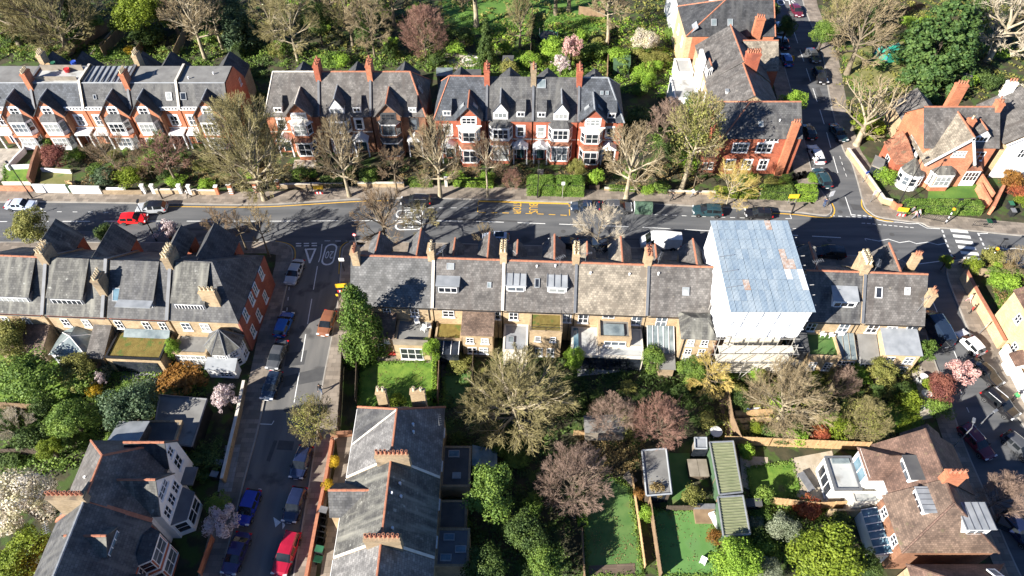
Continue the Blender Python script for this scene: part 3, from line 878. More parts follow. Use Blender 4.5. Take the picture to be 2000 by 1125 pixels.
# ------------------------------------------------------------------ house toolkit (local frame: x along, y away, z up)
class House:
	def __init__(self, name, label, loc, rz=0.0, cat='house', group=None):
		self.o = empty(name, (loc[0], loc[1], 0), R(rz), label, cat, group)

	def part(self, name, mb, mats, parent=None, smooth=False):
		return mb.build(name, mats, parent or self.o, smooth=smooth)

	# --- walls and roofs
	def walls(self, x0, x1, y0, y1, z1, mat, name='wall', z0=0.0):
		return self.part(name, MB().box(x0, x1, y0, y1, z0, z1), mat)

	def gable(self, x0, x1, y0, y1, ze, zr, wall, roof, axis='x', hips=(0, 0), yr=None, over=0.22, z0=0.0, ridge='terracotta', wname='wall', rname='roof', ov_end=0.1, cuts=True):
		"""walls with a pitched roof; ridge along axis; hips = ridge set back at each end"""
		sw = axis == 'y'
		if sw:
			x0, x1, y0, y1 = y0, y1, x0, x1

		def P(x, y, z):
			return (y, x, z) if sw else (x, y, z)
		yr = (y0 + y1) / 2 if yr is None else yr
		if wall:
			w = MB()
			h0, h1 = hips
			q = [[(x0, y0, z0), (x1, y0, z0), (x1, y0, ze), (x0, y0, ze)], [(x1, y1, z0), (x0, y1, z0), (x0, y1, ze), (x1, y1, ze)]]
			e1 = [(x1, y0, z0), (x1, y1, z0), (x1, y1, ze)] + ([] if h1 else [(x1, yr, zr - 0.12)]) + [(x1, y0, ze)]
			e0 = [(x0, y1, z0), (x0, y0, z0), (x0, y0, ze)] + ([] if h0 else [(x0, yr, zr - 0.12)]) + [(x0, y1, ze)]
			for f in q + [e1, e0]:
				f = [P(*p) for p in f]
				w.poly(f[::-1] if sw else f)
			self.part(wname, w, wall)
		rb = MB()
		sl0, sl1 = (zr - ze) / (yr - y0), (zr - ze) / (y1 - yr)
		a, b = y0 - over, y1 + over
		za, zb = ze - sl0 * over + 0.06, ze - sl1 * over + 0.06
		zt = zr + 0.06
		X0, X1 = x0 - (0.18 if hips[0] else ov_end), x1 + (0.18 if hips[1] else ov_end)
		r0, r1 = x0 + hips[0] if hips[0] else X0, x1 - hips[1] if hips[1] else X1
		rb.slab([P(X0, a, za), P(X1, a, za), P(r1, yr, zt), P(r0, yr, zt)], 0.1)
		rb.slab([P(X0, b, zb), P(X1, b, zb), P(r1, yr, zt), P(r0, yr, zt)], 0.1)
		if hips[0]:
			rb.slab([P(X0, a, za), P(r0, yr, zt), P(X0, b, zb)], 0.1)
		if hips[1]:
			rb.slab([P(X1, a, za), P(r1, yr, zt), P(X1, b, zb)], 0.1)
		ro = self.part(rname, rb, roof)
		if ridge:
			lines = [(P(r0, yr, zt), P(r1, yr, zt))]
			if hips[0]:
				lines += [(P(X0, a, za), P(r0, yr, zt)), (P(X0, b, zb), P(r0, yr, zt))]
			if hips[1]:
				lines += [(P(X1, a, za), P(r1, yr, zt)), (P(X1, b, zb), P(r1, yr, zt))]
			self.ridge(lines, ridge, ro)
		return ro

	def ridge(self, lines, mat='terracotta', parent=None, size=0.11):
		"""half-round ridge tiles butted along the given lines, joined as one part"""
		mb = MB()
		for p, q in lines:
			p, q = Vector(p), Vector(q)
			n = max(1, int((q - p).length / 0.45))
			d = (q - p) / n
			t = d.normalized()
			sd = t.cross(Vector((0, 0, 1))).normalized()
			up = sd.cross(t)
			for i in range(n):
				k = 1.0 + 0.12 * (i % 2)
				o0, o1 = p + d * i, p + d * (i + 0.97)
				pr = [(-size * k, -0.05), (-size * 0.6 * k, 0.09 * k), (size * 0.6 * k, 0.09 * k), (size * k, -0.05)]
				A = [o0 + sd * u + up * v for u, v in pr]
				B = [o1 + sd * u + up * v for u, v in pr]
				for j in range(3):
					mb.poly([A[j], A[j + 1], B[j + 1], B[j]])
				mb.poly(A)
				mb.poly(B[::-1])
		o = mb.build('ridge_tiles', mat, parent or self.o)
		o['kind'] = 'stuff'
		return o

	def slabs(self, polys, mat, name='roof', t=0.1, parent=None):
		mb = MB()
		for p in polys:
			mb.slab(p, t)
		return self.part(name, mb, mat, parent)

	def polys(self, polys, mat, name='wall', parent=None):
		mb = MB()
		for p in polys:
			mb.poly(p)
		return self.part(name, mb, mat, parent)

	def flat(self, x0, x1, y0, y1, z1, wall, roof, rim=0.25, z0=0.0, wname='wall', rname='roof', rimmat=None, rw=0.2):
		"""walls with a flat roof behind a parapet"""
		self.part(wname, MB().box(x0, x1, y0, y1, z0, z1), wall)
		ro = self.part(rname, MB().box(x0 + rw, x1 - rw, y0 + rw, y1 - rw, z1 - 0.1, z1 + 0.03), roof)
		if rim:
			mb = MB()
			mb.box(x0 - 0.04, x1 + 0.04, y0 - 0.04, y0 + rw, z1 - 0.05, z1 + rim)
			mb.box(x0 - 0.04, x1 + 0.04, y1 - rw, y1 + 0.04, z1 - 0.05, z1 + rim)
			mb.box(x0 - 0.04, x0 + rw, y0 + rw, y1 - rw, z1 - 0.05, z1 + rim - 0.004)
			mb.box(x1 - rw, x1 + 0.04, y0 + rw, y1 - rw, z1 - 0.05, z1 + rim - 0.004)
			self.part('parapet', mb, rimmat or wall)
		return ro

	def lean(self, x0, x1, y0, y1, zlo, zhi, wall, roof, hi='y1', wname='wall', rname='roof', over=0.15, z0=0.0):
		"""single-pitch block; hi = side that carries the high edge"""
		Z = {'y1': (zlo, zlo, zhi, zhi), 'y0': (zhi, zhi, zlo, zlo), 'x1': (zlo, zhi, zhi, zlo), 'x0': (zhi, zlo, zlo, zhi)}[hi]
		c = [(x0, y0), (x1, y0), (x1, y1), (x0, y1)]
		w = MB()
		for i in range(4):
			j = (i + 1) % 4
			w.poly([(*c[i], z0), (*c[j], z0), (*c[j], Z[j]), (*c[i], Z[i])])
		if wall:
			self.part(wname, w, wall)
		sx, sy = (zhi - zlo) / (x1 - x0), (zhi - zlo) / (y1 - y0)
		c = [(x0 - over, y0 - over), (x1 + over, y0 - over), (x1 + over, y1 + over), (x0 - over, y1 + over)]
		d = {'y1': (-sy, -sy, sy, sy), 'y0': (sy, sy, -sy, -sy), 'x1': (-sx, sx, sx, -sx), 'x0': (sx, -sx, -sx, sx)}[hi]
		return self.slabs([[(*c[i], Z[i] + d[i] * over + 0.1) for i in range(4)]], roof, rname)

	# --- openings
	def win(self, x, y, z, w=1.0, h=1.5, ang=0, cols=2, rows=2, frame='trim_white', pane='pane_dark', surround=None, parent=None, name='window', lintel=None, tilt=0):
		"""window whose bottom centre sits on a wall; canonical outward direction is -y, turned by ang"""
		if pane == 'pane_dark':
			pane = rng.choice(('pane_dark', 'pane_dark', 'pane_dark', 'pane_pale', 'pane_sky'))
		key = ('win', round(w, 2), round(h, 2), cols, rows, frame, pane, surround, lintel)
		if key not in MESH:
			fb, t = MB(), 0.07
			fb.box(-w / 2, -w / 2 + t, -0.07, 0.02, 0, h, bottom=True)
			fb.box(w / 2 - t, w / 2, -0.07, 0.02, 0, h, bottom=True)
			fb.box(-w / 2 + t, w / 2 - t, -0.07, 0.02, h - t, h, bottom=True)
			fb.box(-w / 2 + t, w / 2 - t, -0.07, 0.02, 0, t, bottom=True)
			for i in range(1, cols):
				cx = -w / 2 + w * i / cols
				fb.box(cx - 0.04, cx + 0.04, -0.06, 0.02, t, h - t)
			for i in range(1, rows):
				cz = h * i / rows
				fb.box(-w / 2 + t, w / 2 - t, -0.055, 0.02, cz - 0.035, cz + 0.035)
			fb.box(-w / 2 - 0.1, w / 2 + 0.1, -0.16, 0.02, -0.1, -0.002, bottom=True)
			if surround:
				s = surround
				fb.box(-w / 2 - s, -w / 2 - 0.003, -0.035, 0.02, 0, h)
				fb.box(w / 2 + 0.003, w / 2 + s, -0.035, 0.02, 0, h)
				fb.box(-w / 2 - s, w / 2 + s, -0.05, 0.02, h + 0.003, h + s * 1.3)
			pb = MB()
			pb.poly([(-w / 2 + t, -0.02, t), (w / 2 - t, -0.02, t), (w / 2 - t, -0.02, h - t), (-w / 2 + t, -0.02, h - t)])
			MESH[key] = (fb.mesh('window', frame), pb.mesh('pane', pane))
		f, p = MESH[key]
		o = link(name, f, parent or self.o, (x, y, z), R(ang))
		if tilt:
			o.rotation_euler = (R(tilt), 0, R(ang))
		link('pane', p, o)
		return o

	def wins(self, xs, y, z, w=1.0, h=1.5, ang=0, **k):
		for x in xs:
			self.win(x, y, z, w, h, ang, **k)

	def door(self, x, y, z=0.0, w=0.95, h=2.1, ang=0, mat='paint_teal', frame='trim_white'):
		key = ('door', w, h, mat, frame)
		if key not in MESH:
			a, b = MB(), MB()
			a.box(-w / 2, w / 2, -0.05, 0.02, 0, h)
			for zz in (0.25, 1.15):
				for s in (-1, 1):
					a.box(s * w / 4 - w * 0.15, s * w / 4 + w * 0.15, -0.07, -0.04, zz, zz + 0.65)
			b.box(-w / 2 - 0.1, -w / 2 - 0.003, -0.09, 0.02, 0, h + 0.1)
			b.box(w / 2 + 0.003, w / 2 + 0.1, -0.09, 0.02, 0, h + 0.1)
			b.box(-w / 2, w / 2, -0.09, 0.02, h + 0.003, h + 0.1)
			MESH[key] = (a.mesh('door', mat), b.mesh('frame', frame))
		d = link('door', MESH[key][0], self.o, (x, y, z), R(ang))
		link('frame', MESH[key][1], d)

	def skylight(self, x, y, z, w, l, pitch, ang=0, pane='pane_roof', frame='lead'):
		"""roof window lying on a slope that falls towards -y (turned by ang)"""
		key = ('sky', w, l, pane, frame)
		if key not in MESH:
			a, b = MB(), MB()
			t = 0.09
			for q in ((-w / 2, w / 2, -l / 2, -l / 2 + t), (-w / 2, w / 2, l / 2 - t, l / 2), (-w / 2, -w / 2 + t, -l / 2 + t, l / 2 - t), (w / 2 - t, w / 2, -l / 2 + t, l / 2 - t)):
				a.box(*q, -0.05, 0.12)
			b.box(-w / 2 + t, w / 2 - t, -l / 2 + t, l / 2 - t, -0.05, 0.09)
			MESH[key] = (a.mesh('roof_window', frame), b.mesh('pane', pane))
		o = link('roof_window', MESH[key][0], self.o, (x, y, z + 0.06))
		o.rotation_euler = (Matrix.Rotation(R(ang), 3, 'Z') @ Matrix.Rotation(R(pitch), 3, 'X')).to_euler()
		link('pane', MESH[key][1], o)

	def chimney(self, x, y, z0, z1, wx=1.6, wy=0.6, pots=4, brickm='stock_brick', pot='terracotta', rows=1):
		mb = MB()
		mb.box(x - wx / 2, x + wx / 2, y - wy / 2, y + wy / 2, z0, z1 - 0.3)
		mb.box(x - wx / 2 - 0.07, x + wx / 2 + 0.07, y - wy / 2 - 0.07, y + wy / 2 + 0.07, z1 - 0.3, z1 - 0.12, bottom=True)
		mb.box(x - wx / 2, x + wx / 2, y - wy / 2, y + wy / 2, z1 - 0.12, z1)
		c = self.part('chimney', mb, brickm)
		along_x = wx >= wy
		L_ = wx if along_x else wy
		key = ('pot', pot)
		if key not in MESH:
			m = MB()
			m.lathe([(0.15, 0), (0.13, 0.1), (0.115, 0.45), (0.145, 0.5), (0.15, 0.58), (0.1, 0.585)], n=8)
			for q in range(len(m.m) - 1, len(m.m)):
				m.m[q] = 1
			MESH[key] = m.mesh('chimney_pot', [pot, 'pot_dark'])
		for r in range(rows):
			for i in range(pots):
				t = -L_ / 2 + L_ * (i + 0.5) / pots
				s = (r - (rows - 1) / 2) * 0.42
				link('chimney_pot', MESH[key], c, (x + (t if along_x else s), y + (s if along_x else t), z1 - 0.02), scale=(1, 1, 0.85 + 0.35 * rng.random()))
		return c

	def dormer(self, x, y, z0, w, h, depth, roof='flat', wall='lead', rmat='lead', cols=2, rows=1, rise=0.8, over=0.12, wh=None, frame='trim_white', pane='pane_dark', ww=None, mat2=None):
		"""dormer whose face stands at y looking to -y; body runs back by depth"""
		mb = MB()
		mb.box(x - w / 2, x + w / 2, y, y + depth, z0, z0 + h, 0)
		zt = z0 + h
		if roof == 'gable':
			mb.poly([(x - w / 2, y, zt), (x + w / 2, y, zt), (x, y, zt + rise)], 0)
		d = self.part('dormer', mb, wall)
		rb = MB()
		if roof == 'flat':
			rb.box(x - w / 2 - over, x + w / 2 + over, y - over, y + depth, zt, zt + 0.12, bottom=True)
		elif roof == 'pitch':
			rb.slab([(x - w / 2 - over, y - over, zt + 0.1), (x + w / 2 + over, y - over, zt + 0.1), (x + w / 2 + over, y + depth, zt + rise), (x - w / 2 - over, y + depth, zt + rise)], 0.1)
		elif roof == 'gable':
			k = rise / (w / 2)
			for s in (-1, 1):
				rb.slab([(x + s * (w / 2 + over), y - over, zt - k * over + 0.08), (x, y - over, zt + rise + 0.08), (x, y + depth + rise, zt + rise + 0.08), (x + s * (w / 2 + over), y + depth, zt - k * over + 0.08)], 0.08)
		elif roof == 'hip':
			a, b = w / 2 + over, over
			e = [(x - a, y - b, zt), (x + a, y - b, zt), (x + a, y + depth, zt), (x - a, y + depth, zt)]
			ap, bk = (x, y + w / 2, zt + rise), (x, y + depth + rise, zt + rise)
			rb.slab([e[0], e[1], ap], 0.07)
			rb.slab([e[1], e[2], bk, ap], 0.07)
			rb.slab([e[3], e[0], ap, bk], 0.07)
		self.part('dormer_roof', rb, rmat, d)
		if roof == 'gable':
			self.ridge([((x, y - over, zt + rise + 0.1), (x, y + depth + rise * 0.8, zt + rise + 0.1))], mat2 or 'terracotta', d, 0.1)
		wh = wh or h * 0.75
		self.winmesh(x, y, z0 + (h - wh) * 0.5, ww or w * 0.86, wh, cols, rows, d, frame, pane)
		return d

	def winmesh(self, x, y, z, w, h, cols, rows, parent, frame='trim_white', pane='pane_dark', ang=0):
		"""window as a sub-part (frame and glass in one mesh)"""
		if pane == 'pane_dark':
			pane = rng.choice(('pane_dark', 'pane_dark', 'pane_dark', 'pane_pale', 'pane_sky'))
		key = ('wm', round(w, 2), round(h, 2), cols, rows, frame, pane)
		if key not in MESH:
			fb, t = MB(), 0.07
			fb.box(-w / 2, -w / 2 + t, -0.06, 0.02, 0, h)
			fb.box(w / 2 - t, w / 2, -0.06, 0.02, 0, h)
			fb.box(-w / 2 + t, w / 2 - t, -0.06, 0.02, h - t, h)
			fb.box(-w / 2 + t, w / 2 - t, -0.1, 0.02, 0, t)
			for i in range(1, cols):
				cx = -w / 2 + w * i / cols
				fb.box(cx - 0.04, cx + 0.04, -0.05, 0.02, t, h - t)
			for i in range(1, rows):
				cz = h * i / rows
				fb.box(-w / 2 + t, w / 2 - t, -0.045, 0.02, cz - 0.03, cz + 0.03)
			fb.poly([(-w / 2 + t, -0.02, t), (w / 2 - t, -0.02, t), (w / 2 - t, -0.02, h - t), (-w / 2 + t, -0.02, h - t)], 1)
			MESH[key] = fb.mesh('window', [frame, pane])
		return link('window', MESH[key], parent, (x, y, z), R(ang))

	def bay(self, x, y, w, proj, z0, z1, wall='trim_white', roof='slate_dark', rise=0.7, floors=1, cant=0.55, frame='trim_white', apron=None, sillh=0.7, cols=3, flatroof=False, rmat2=None, pane='pane_dark', wh=None):
		"""canted bay window standing on wall line y, looking to -y"""
		a, c = w / 2, cant
		pl = [(x - a, y), (x - a + c, y - proj), (x + a - c, y - proj), (x + a, y)]
		mb = MB()
		mb.prism(pl + [(x + a, y + 0.1), (x - a, y + 0.1)], z0, z1)
		b = self.part('bay', mb, apron or wall)
		fh = (z1 - z0) / floors
		for fl in range(floors):
			zz = z0 + fl * fh + sillh
			hh = wh or (fh - sillh - 0.35)
			for i in range(3):
				p, q = Vector(pl[i]), Vector(pl[i + 1])
				m = (p + q) / 2
				ln = (q - p).length
				ang = math.degrees(math.atan2(q.y - p.y, q.x - p.x))
				self.winmesh(m.x, m.y, zz, ln * 0.9, hh, cols if i == 1 else 1, 2, b, frame, pane, ang)
			if apron:
				o = 0.06
				pz = [(x - a - o, y), (x - a + c - o * 0.5, y - proj - o), (x + a - c + o * 0.5, y - proj - o), (x + a + o, y)] + [(x + a + o, y + 0.05), (x - a - o, y + 0.05)]
				self.part('cornice', MB().prism(pz, zz + hh, z0 + (fl + 1) * fh - 0.02, bottom=True), 'trim_white', b)
				self.part('sill_band', MB().prism(pz, zz - 0.16, zz - 0.02, bottom=True), 'trim_white', b)
		rb = MB()
		o = 0.14
		e = [(x - a - o, y, z1), (x - a + c - o * 0.6, y - proj - o, z1), (x + a - c + o * 0.6, y - proj - o, z1), (x + a + o, y, z1)]
		if flatroof:
			rb.prism([p[:2] for p in e], z1, z1 + 0.12, bottom=True)
		else:
			t = [(x - a * 0.45, y + 0.02, z1 + rise), (x + a * 0.45, y + 0.02, z1 + rise)]
			rb.slab([e[0], e[1], t[0]], 0.06)
			rb.slab([e[1], e[2], t[1], t[0]], 0.06)
			rb.slab([e[2], e[3], t[1]], 0.06)
		self.part('bay_roof', rb, roof, b)
		return b

	def trimband(self, x0, x1, y, z, h=0.18, mat='trim_white', p=0.06, name='string_course'):
		self.part(name, MB().box(x0, x1, y - p, y + 0.02, z, z + h, bottom=True), mat)

	def gutter(self, p, q, mat='metal_black', r=0.06):
		self.part('gutter', MB().tube([p, q], r, 5), mat)

	def pipe(self, x, y, z0, z1, mat='metal_black', r=0.05):
		self.part('drainpipe', MB().tube([(x, y, z0), (x, y, z1)], r, 5), mat)

	def aerial(self, x, y, z, h=1.6, ang=30):
		mb = MB()
		mb.tube([(x, y, z), (x, y, z + h)], 0.03, 4)
		c, s = math.cos(R(ang)), math.sin(R(ang))
		mb.tube([(x - c * 0.7, y - s * 0.7, z + h), (x + c * 0.7, y + s * 0.7, z + h)], 0.025, 4)
		for k in range(6):
			t = -0.6 + 0.24 * k
			mb.tube([(x + c * t - s * 0.28, y + s * t + c * 0.28, z + h), (x + c * t + s * 0.28, y + s * t - c * 0.28, z + h)], 0.015, 3)
		self.part('aerial', mb, 'metal_grey')

	def parapet(self, x, y0, y1, zf, t=0.3, mat='stock_brick', cap='stone_trim', up=0.35, name='party_wall'):
		"""raised party wall following a roof profile zf = [(y,z),...] at position x"""
		mb = MB()
		for i in range(len(zf) - 1):
			(ya, za), (yb, zb) = zf[i], zf[i + 1]
			mb.slab([(x - t / 2, ya, za + up), (x + t / 2, ya, za + up), (x + t / 2, yb, zb + up), (x - t / 2, yb, zb + up)], up + 0.35, 0, 1)
		self.part(name, mb, [cap, mat])

	def vents(self, pts):
		for p in pts:
			self.part('roof_vent', MB().lathe([(0.09, -0.2), (0.09, 0.25), (0.14, 0.27), (0.13, 0.36)], p, 8), 'trim_white')


MESH = {}


# ------------------------------------------------------------------ north side of the main road
def n1_house(i, x0, x1, gx, side, label, roof='slate', top='roof_felt', chim=None, wallp=None, extra=None):
	"""terrace house with street gable, two-storey white bay and flat-topped roof; side = where the door lies (+1 right, -1 left)"""
	h = House('terrace_house', label, (0, 92.4), 0, group='brick terrace with white bays along the north pavement')
	wm = 'orange_brick'
	h.walls(x0, x1, 0, 9.2, 6.6, wm)
	h.slabs([[(x0 + 0.15, -0.12, 6.55), (x1 - 0.15, -0.12, 6.55), (x1 - 0.15, 2.0, 10.0), (x0 + 0.15, 2.0, 10.0)]], roof, 'roof_slope')
	h.slabs([[(x0 + 0.15, 2.0, 10.0), (x1 - 0.15, 2.0, 10.0), (x1 - 0.15, 6.4, 10.12), (x0 + 0.15, 6.4, 10.12)]], top, 'flat_roof')
	h.slabs([[(x0 + 0.15, 9.35, 6.55), (x1 - 0.15, 9.35, 6.55), (x1 - 0.15, 6.4, 10.1), (x0 + 0.15, 6.4, 10.1)]], roof, 'roof_slope')
	h.part('roof_edge', MB().tube([(x0 + 0.15, 2.0, 10.02), (x1 - 0.15, 2.0, 10.02)], 0.1, 5), 'lead')
	r = h.gable(gx - 2.15, gx + 2.15, -0.95, 1.4, 6.5, 9.2, wm, 'slate_dark', axis='y', over=0.3, ov_end=0.3, ridge='lead', rname='gable_roof', wname='gable_wall')
	# run the gable roof back into the main slope
	h.slabs([[(gx, 1.35, 9.26), (gx + t * 2.45, 1.35, 6.18), (gx + t * 2.45, 1.36, 6.18), (gx, 1.85, 9.26)] for t in (-1, 1)], 'slate_dark', 'gable_roof')
	h.win(gx, -0.95, 6.35, 1.25, 1.25, cols=2, rows=2, surround=0.22)
	h.bay(gx, -0.95, 3.5, 0.95, 0.3, 5.7, apron='trim_white', roof='slate', rise=0.85, floors=2, sillh=0.75, cols=3, pane='pane_pale' if i % 2 else 'pane_dark')
	h.part('band', MB().box(gx - 1.85, gx + 1.85, -1.98, -0.9, 2.75, 3.1, bottom=True), wm)
	sx = (gx + 2.15 + x1) / 2 if side > 0 else (gx - 2.15 + x0) / 2
	h.win(sx, 0, 3.7, 1.15, 1.75, cols=2, rows=2, surround=0.22)
	h.door(sx, 0, 0.3, 1.1, 2.2, mat='paint_maroon' if i % 2 else 'paint_navy')
	p = MB()
	p.box(sx - 1.15, sx + 1.15, -1.5, 0, 2.75, 3.0, bottom=True)
	for s in (-1, 1):
		p.box(sx + s * 1.05 - 0.09, sx + s * 1.05 + 0.09, -1.42, -1.24, 0.1, 2.75)
	h.part('porch', p, 'trim_white')
	p = MB()
	p.box(min(sx - 1.5, sx + 1.5), max(sx - 1.5, sx + 1.5), -0.12, 0.06, 6.5, 6.62, bottom=True)
	for k in range(6):
		p.box(sx - 1.35 + k * 0.5, sx - 1.15 + k * 0.5, -0.1, 0.04, 6.62, 6.95)
	p.box(sx - 1.5, sx + 1.5, -0.12, 0.06, 6.95, 7.07, bottom=True)
	h.part('balustrade', p, 'trim_white')
	h.trimband(x0, x1, 0, 3.1, 0.2)
	h.part('side_return', MB().box(gx + side * 2.2 - 0.12, gx + side * 2.2 + 0.12, -1.2, 0, 0, 6.4), 'brown_brick')
	if extra == 'dormer':
		h.dormer(sx, 0.6, 7.3, 1.5, 1.1, 1.4, 'gable', 'trim_white', 'slate', cols=2, rise=0.8)
	if extra == 'skylights':
		h.skylight(sx + 0.2, 0.95, 8.3, 0.9, 1.2, 58, pane='pane_pale', frame='trim_white')
	if extra == 'skylight_dark':
		h.skylight(sx - 0.4, 0.95, 8.3, 0.9, 1.1, 58, pane='pane_dark')
	if extra == 'seams':
		mb = MB()
		for k in range(8):
			xx = x0 + 0.6 + k * (x1 - x0 - 1.0) / 7
			mb.box(xx - 0.05, xx + 0.05, 2.1, 6.3, 10.08, 10.24)
		h.part('roof_seam', mb, 'lead_dark')
		h.skylight(sx + 0.6, 0.9, 8.2, 0.5, 0.7, 58, pane='pane_dark')
	if extra == 'terrace':
		mb = MB()
		mb.box(x0 + 0.5, x1 - 0.5, 5.2, 5.35, 10.0, 11.0)
		mb.box(x0 + 0.5, x1 - 0.5, 2.6, 2.7, 10.0, 10.7)
		h.part('railing', mb, 'timber_grey')
	for px in (wallp or []):
		h.parapet(px, 0, 9, [(-0.3, 6.5), (2.0, 10.0), (6.4, 10.1), (9.3, 6.7)], 0.36, 'stock_dark', 'stone_trim', 0.45)
	if chim:
		h.chimney(chim, 2.2, 7.5, 11.9, 0.75, 1.6, 5, 'orange_brick', 'pot_cream')
		h.chimney(chim, 7.5, 7.5, 11.7, 0.75, 1.5, 4, 'stock_brick', 'pot_cream')
		h.parapet(chim, 0, 9, [(-0.2, 6.5), (2.0, 10.0), (6.4, 10.1)], 0.34, 'brown_brick', 'lead_dark', 0.3)
	# rear outrigger
	h.gable(gx - 2.4, gx + 2.4, 9.0, 14.0, 5.6, 8.0, 'stock_brick', 'slate_dark', axis='y', ridge=None, rname='rear_roof', wname='rear_wall')
	return h


n1_house(0, -81.0, -73.5, -76.0, -1, 'terrace house with white bays at the far left edge, small dark dormer beside its gable', 'slate_blue', extra='dormer', chim=-73.4)
n1_house(1, -73.3, -65.9, -71.0, 1, 'terrace house with white bays and a cluttered roof terrace, left of the seamed metal roof', 'slate_blue', top='roof_felt_pale', extra='terrace', wallp=[-65.8])
n1_house(2, -65.7, -58.7, -61.0, -1, 'terrace house with white bays under a flat seamed metal roof', 'slate', top='lead', extra='seams', chim=-58.6)
n1_house(3, -58.5, -51.2, -56.3, 1, 'terrace house with white bays and a bright white roof window beside its gable', 'slate', extra='skylights', wallp=[-51.1])
h = n1_house(4, -51.0, -43.6, -46.6, -1, 'end terrace house with white bays and a blank orange brick side wall', 'slate', extra='skylight_dark')
h.win(-43.6, 5.5, 4.0, 0.8, 1.4, 90)
h.win(-43.6, 7.2, 6.2, 0.7, 1.2, 90)
h.polys([[(-43.6, 0, 6.5), (-43.6, 9.2, 6.5), (-43.6, 6.4, 10.05), (-43.6, 2.0, 9.95)]], 'orange_brick', 'side_wall')
h.vents([(-49.5, 3.0, 10.1), (-46.0, 4.2, 10.1)])


def n3_house(label, o, rz, x0, x1, kind, gx, sx, wall, roof, hips=(0, 0), ze=7.6, zr=11.9, ridge=None, dark=False, group=None, chim=None, sky=(), pots=3, trim='trim_white', chb='red_brick', party=None):
	"""villa with a steep roof; kind 'gable' has a projecting brick gable, 'dormer' a small steep gabled dormer over a bay"""
	h = House('brick_villa', label, o, rz, group=group)
	h.gable(x0, x1, 0, 9.4, ze, zr, wall, roof, hips=hips, yr=4.7, ridge=ridge)
	if kind == 'gable':
		h.gable(gx - 1.8, gx + 1.8, -1.0, 2.6, ze + 1.0, ze + 3.0, wall, roof, axis='y', over=0.3, ov_end=0.35, ridge=ridge or 'lead', rname='gable_roof', wname='gable_wall')
		k = (4.7) / (zr - ze)
		for s in (-1, 1):
			h.slabs([[(gx, 2.5, ze + 3.06), (gx + s * 2.1, 2.5, ze + 0.73), (gx + s * 2.1, 0.9, ze + 0.73), (gx, 3.0 * k, ze + 3.06)]], roof, 'gable_roof')
		h.win(gx, -1.0, ze - 0.1, 2.0, 1.1, cols=3, rows=2, frame=trim, surround=0.2)
		h.trimband(gx - 1.9, gx + 1.9, -1.0, ze - 0.55, 0.2, trim)
		h.bay(gx, -1.0, 3.2, 0.8, 4.3, 6.9, wall=wall, apron=wall, roof='stone_trim' if not dark else 'slate_dark', rise=0.25, sillh=0.55, cols=2, frame=trim, pane='pane_dark')
		h.bay(gx, -1.0, 3.3, 1.1, 0.2, 3.7, wall=wall, apron=wall, roof='tile_clay' if not dark else 'slate_dark', rise=0.55, sillh=0.9, cols=2, frame=trim)
	else:
		h.dormer(gx, -0.1, ze + 0.15, 2.2, 1.4, 2.6, 'gable', 'trim_white', roof, cols=3, rise=1.5, wh=0.9, mat2='lead')
		h.bay(gx, 0, 3.6, 1.0, 4.4, 6.9, wall='trim_white', roof=roof, rise=0.85, sillh=0.45, cols=3)
		h.bay(gx, 0, 3.8, 1.25, 0.2, 3.9, wall='trim_white', apron=wall, roof='tile_clay', rise=0.6, sillh=0.8, cols=3)
	h.dormer(sx, 0.25, ze + 0.35, 1.25, 1.0, 1.5, 'pitch', 'trim_white', roof, cols=2, rise=1.15, wh=0.7)
	h.win(sx, 0, 4.6, 1.0, 1.8, cols=1, rows=2, frame=trim, surround=0.24)
	h.door(sx, 0, 0.4, 1.1, 2.2, mat='paint_teal')
	p = MB()
	p.box(sx - 1.1, sx + 1.1, -1.3, -0.02, 3.1, 3.3, bottom=True)
	for s in (-1, 1):
		p.box(sx + s * 1.0 - 0.09, sx + s * 1.0 + 0.09, -1.22, -1.05, 0.1, 3.1)
	p.poly([(sx - 1.15, -1.32, 3.3), (sx + 1.15, -1.32, 3.3), (sx, -1.32, 4.1)])
	p.slab([(sx - 1.2, -1.4, 3.3), (sx, -1.4, 4.15), (sx, 0, 4.15), (sx - 1.2, 0, 3.3)], 0.08)
	p.slab([(sx + 1.2, -1.4, 3.3), (sx, -1.4, 4.15), (sx, 0, 4.15), (sx + 1.2, 0, 3.3)], 0.08)
	h.part('porch', p, 'trim_white')
	h.win(sx - 0.9, 0, 1.2, 0.6, 1.6, cols=1, frame=trim)
	h.trimband(x0 + 0.02, x1 - 0.02, 0, 4.0, 0.2, 'stone_trim' if not dark else 'brown_brick')
	h.trimband(x0 + 0.02, x1 - 0.02, 0, ze - 0.28, 0.2, trim)
	for (x, y, w, l) in sky:
		h.skylight(x, y, ze + 0.06 + (zr - ze) * y / 4.7, w, l, math.degrees(math.atan2(zr - ze, 4.7)))
	if chim:
		h.chimney(chim, 4.7, ze + 1, zr + 1.7, 0.8, 2.2, pots, chb, 'terracotta', rows=1)
		h.parapet(chim, 0, 9.4, [(-0.3, ze - 0.2), (4.7, zr), (9.5, ze - 0.1)], 0.34, 'brown_brick', 'lead_dark', 0.3)
	# rear wing
	h.gable(min(gx, sx) - 1.0, min(gx, sx) + 3.2, 9.2, 14.2, 5.4, 7.4, 'stock_brick', 'slate_dark', axis='y', ridge=None, rname='rear_roof', wname='rear_wall')
	return h


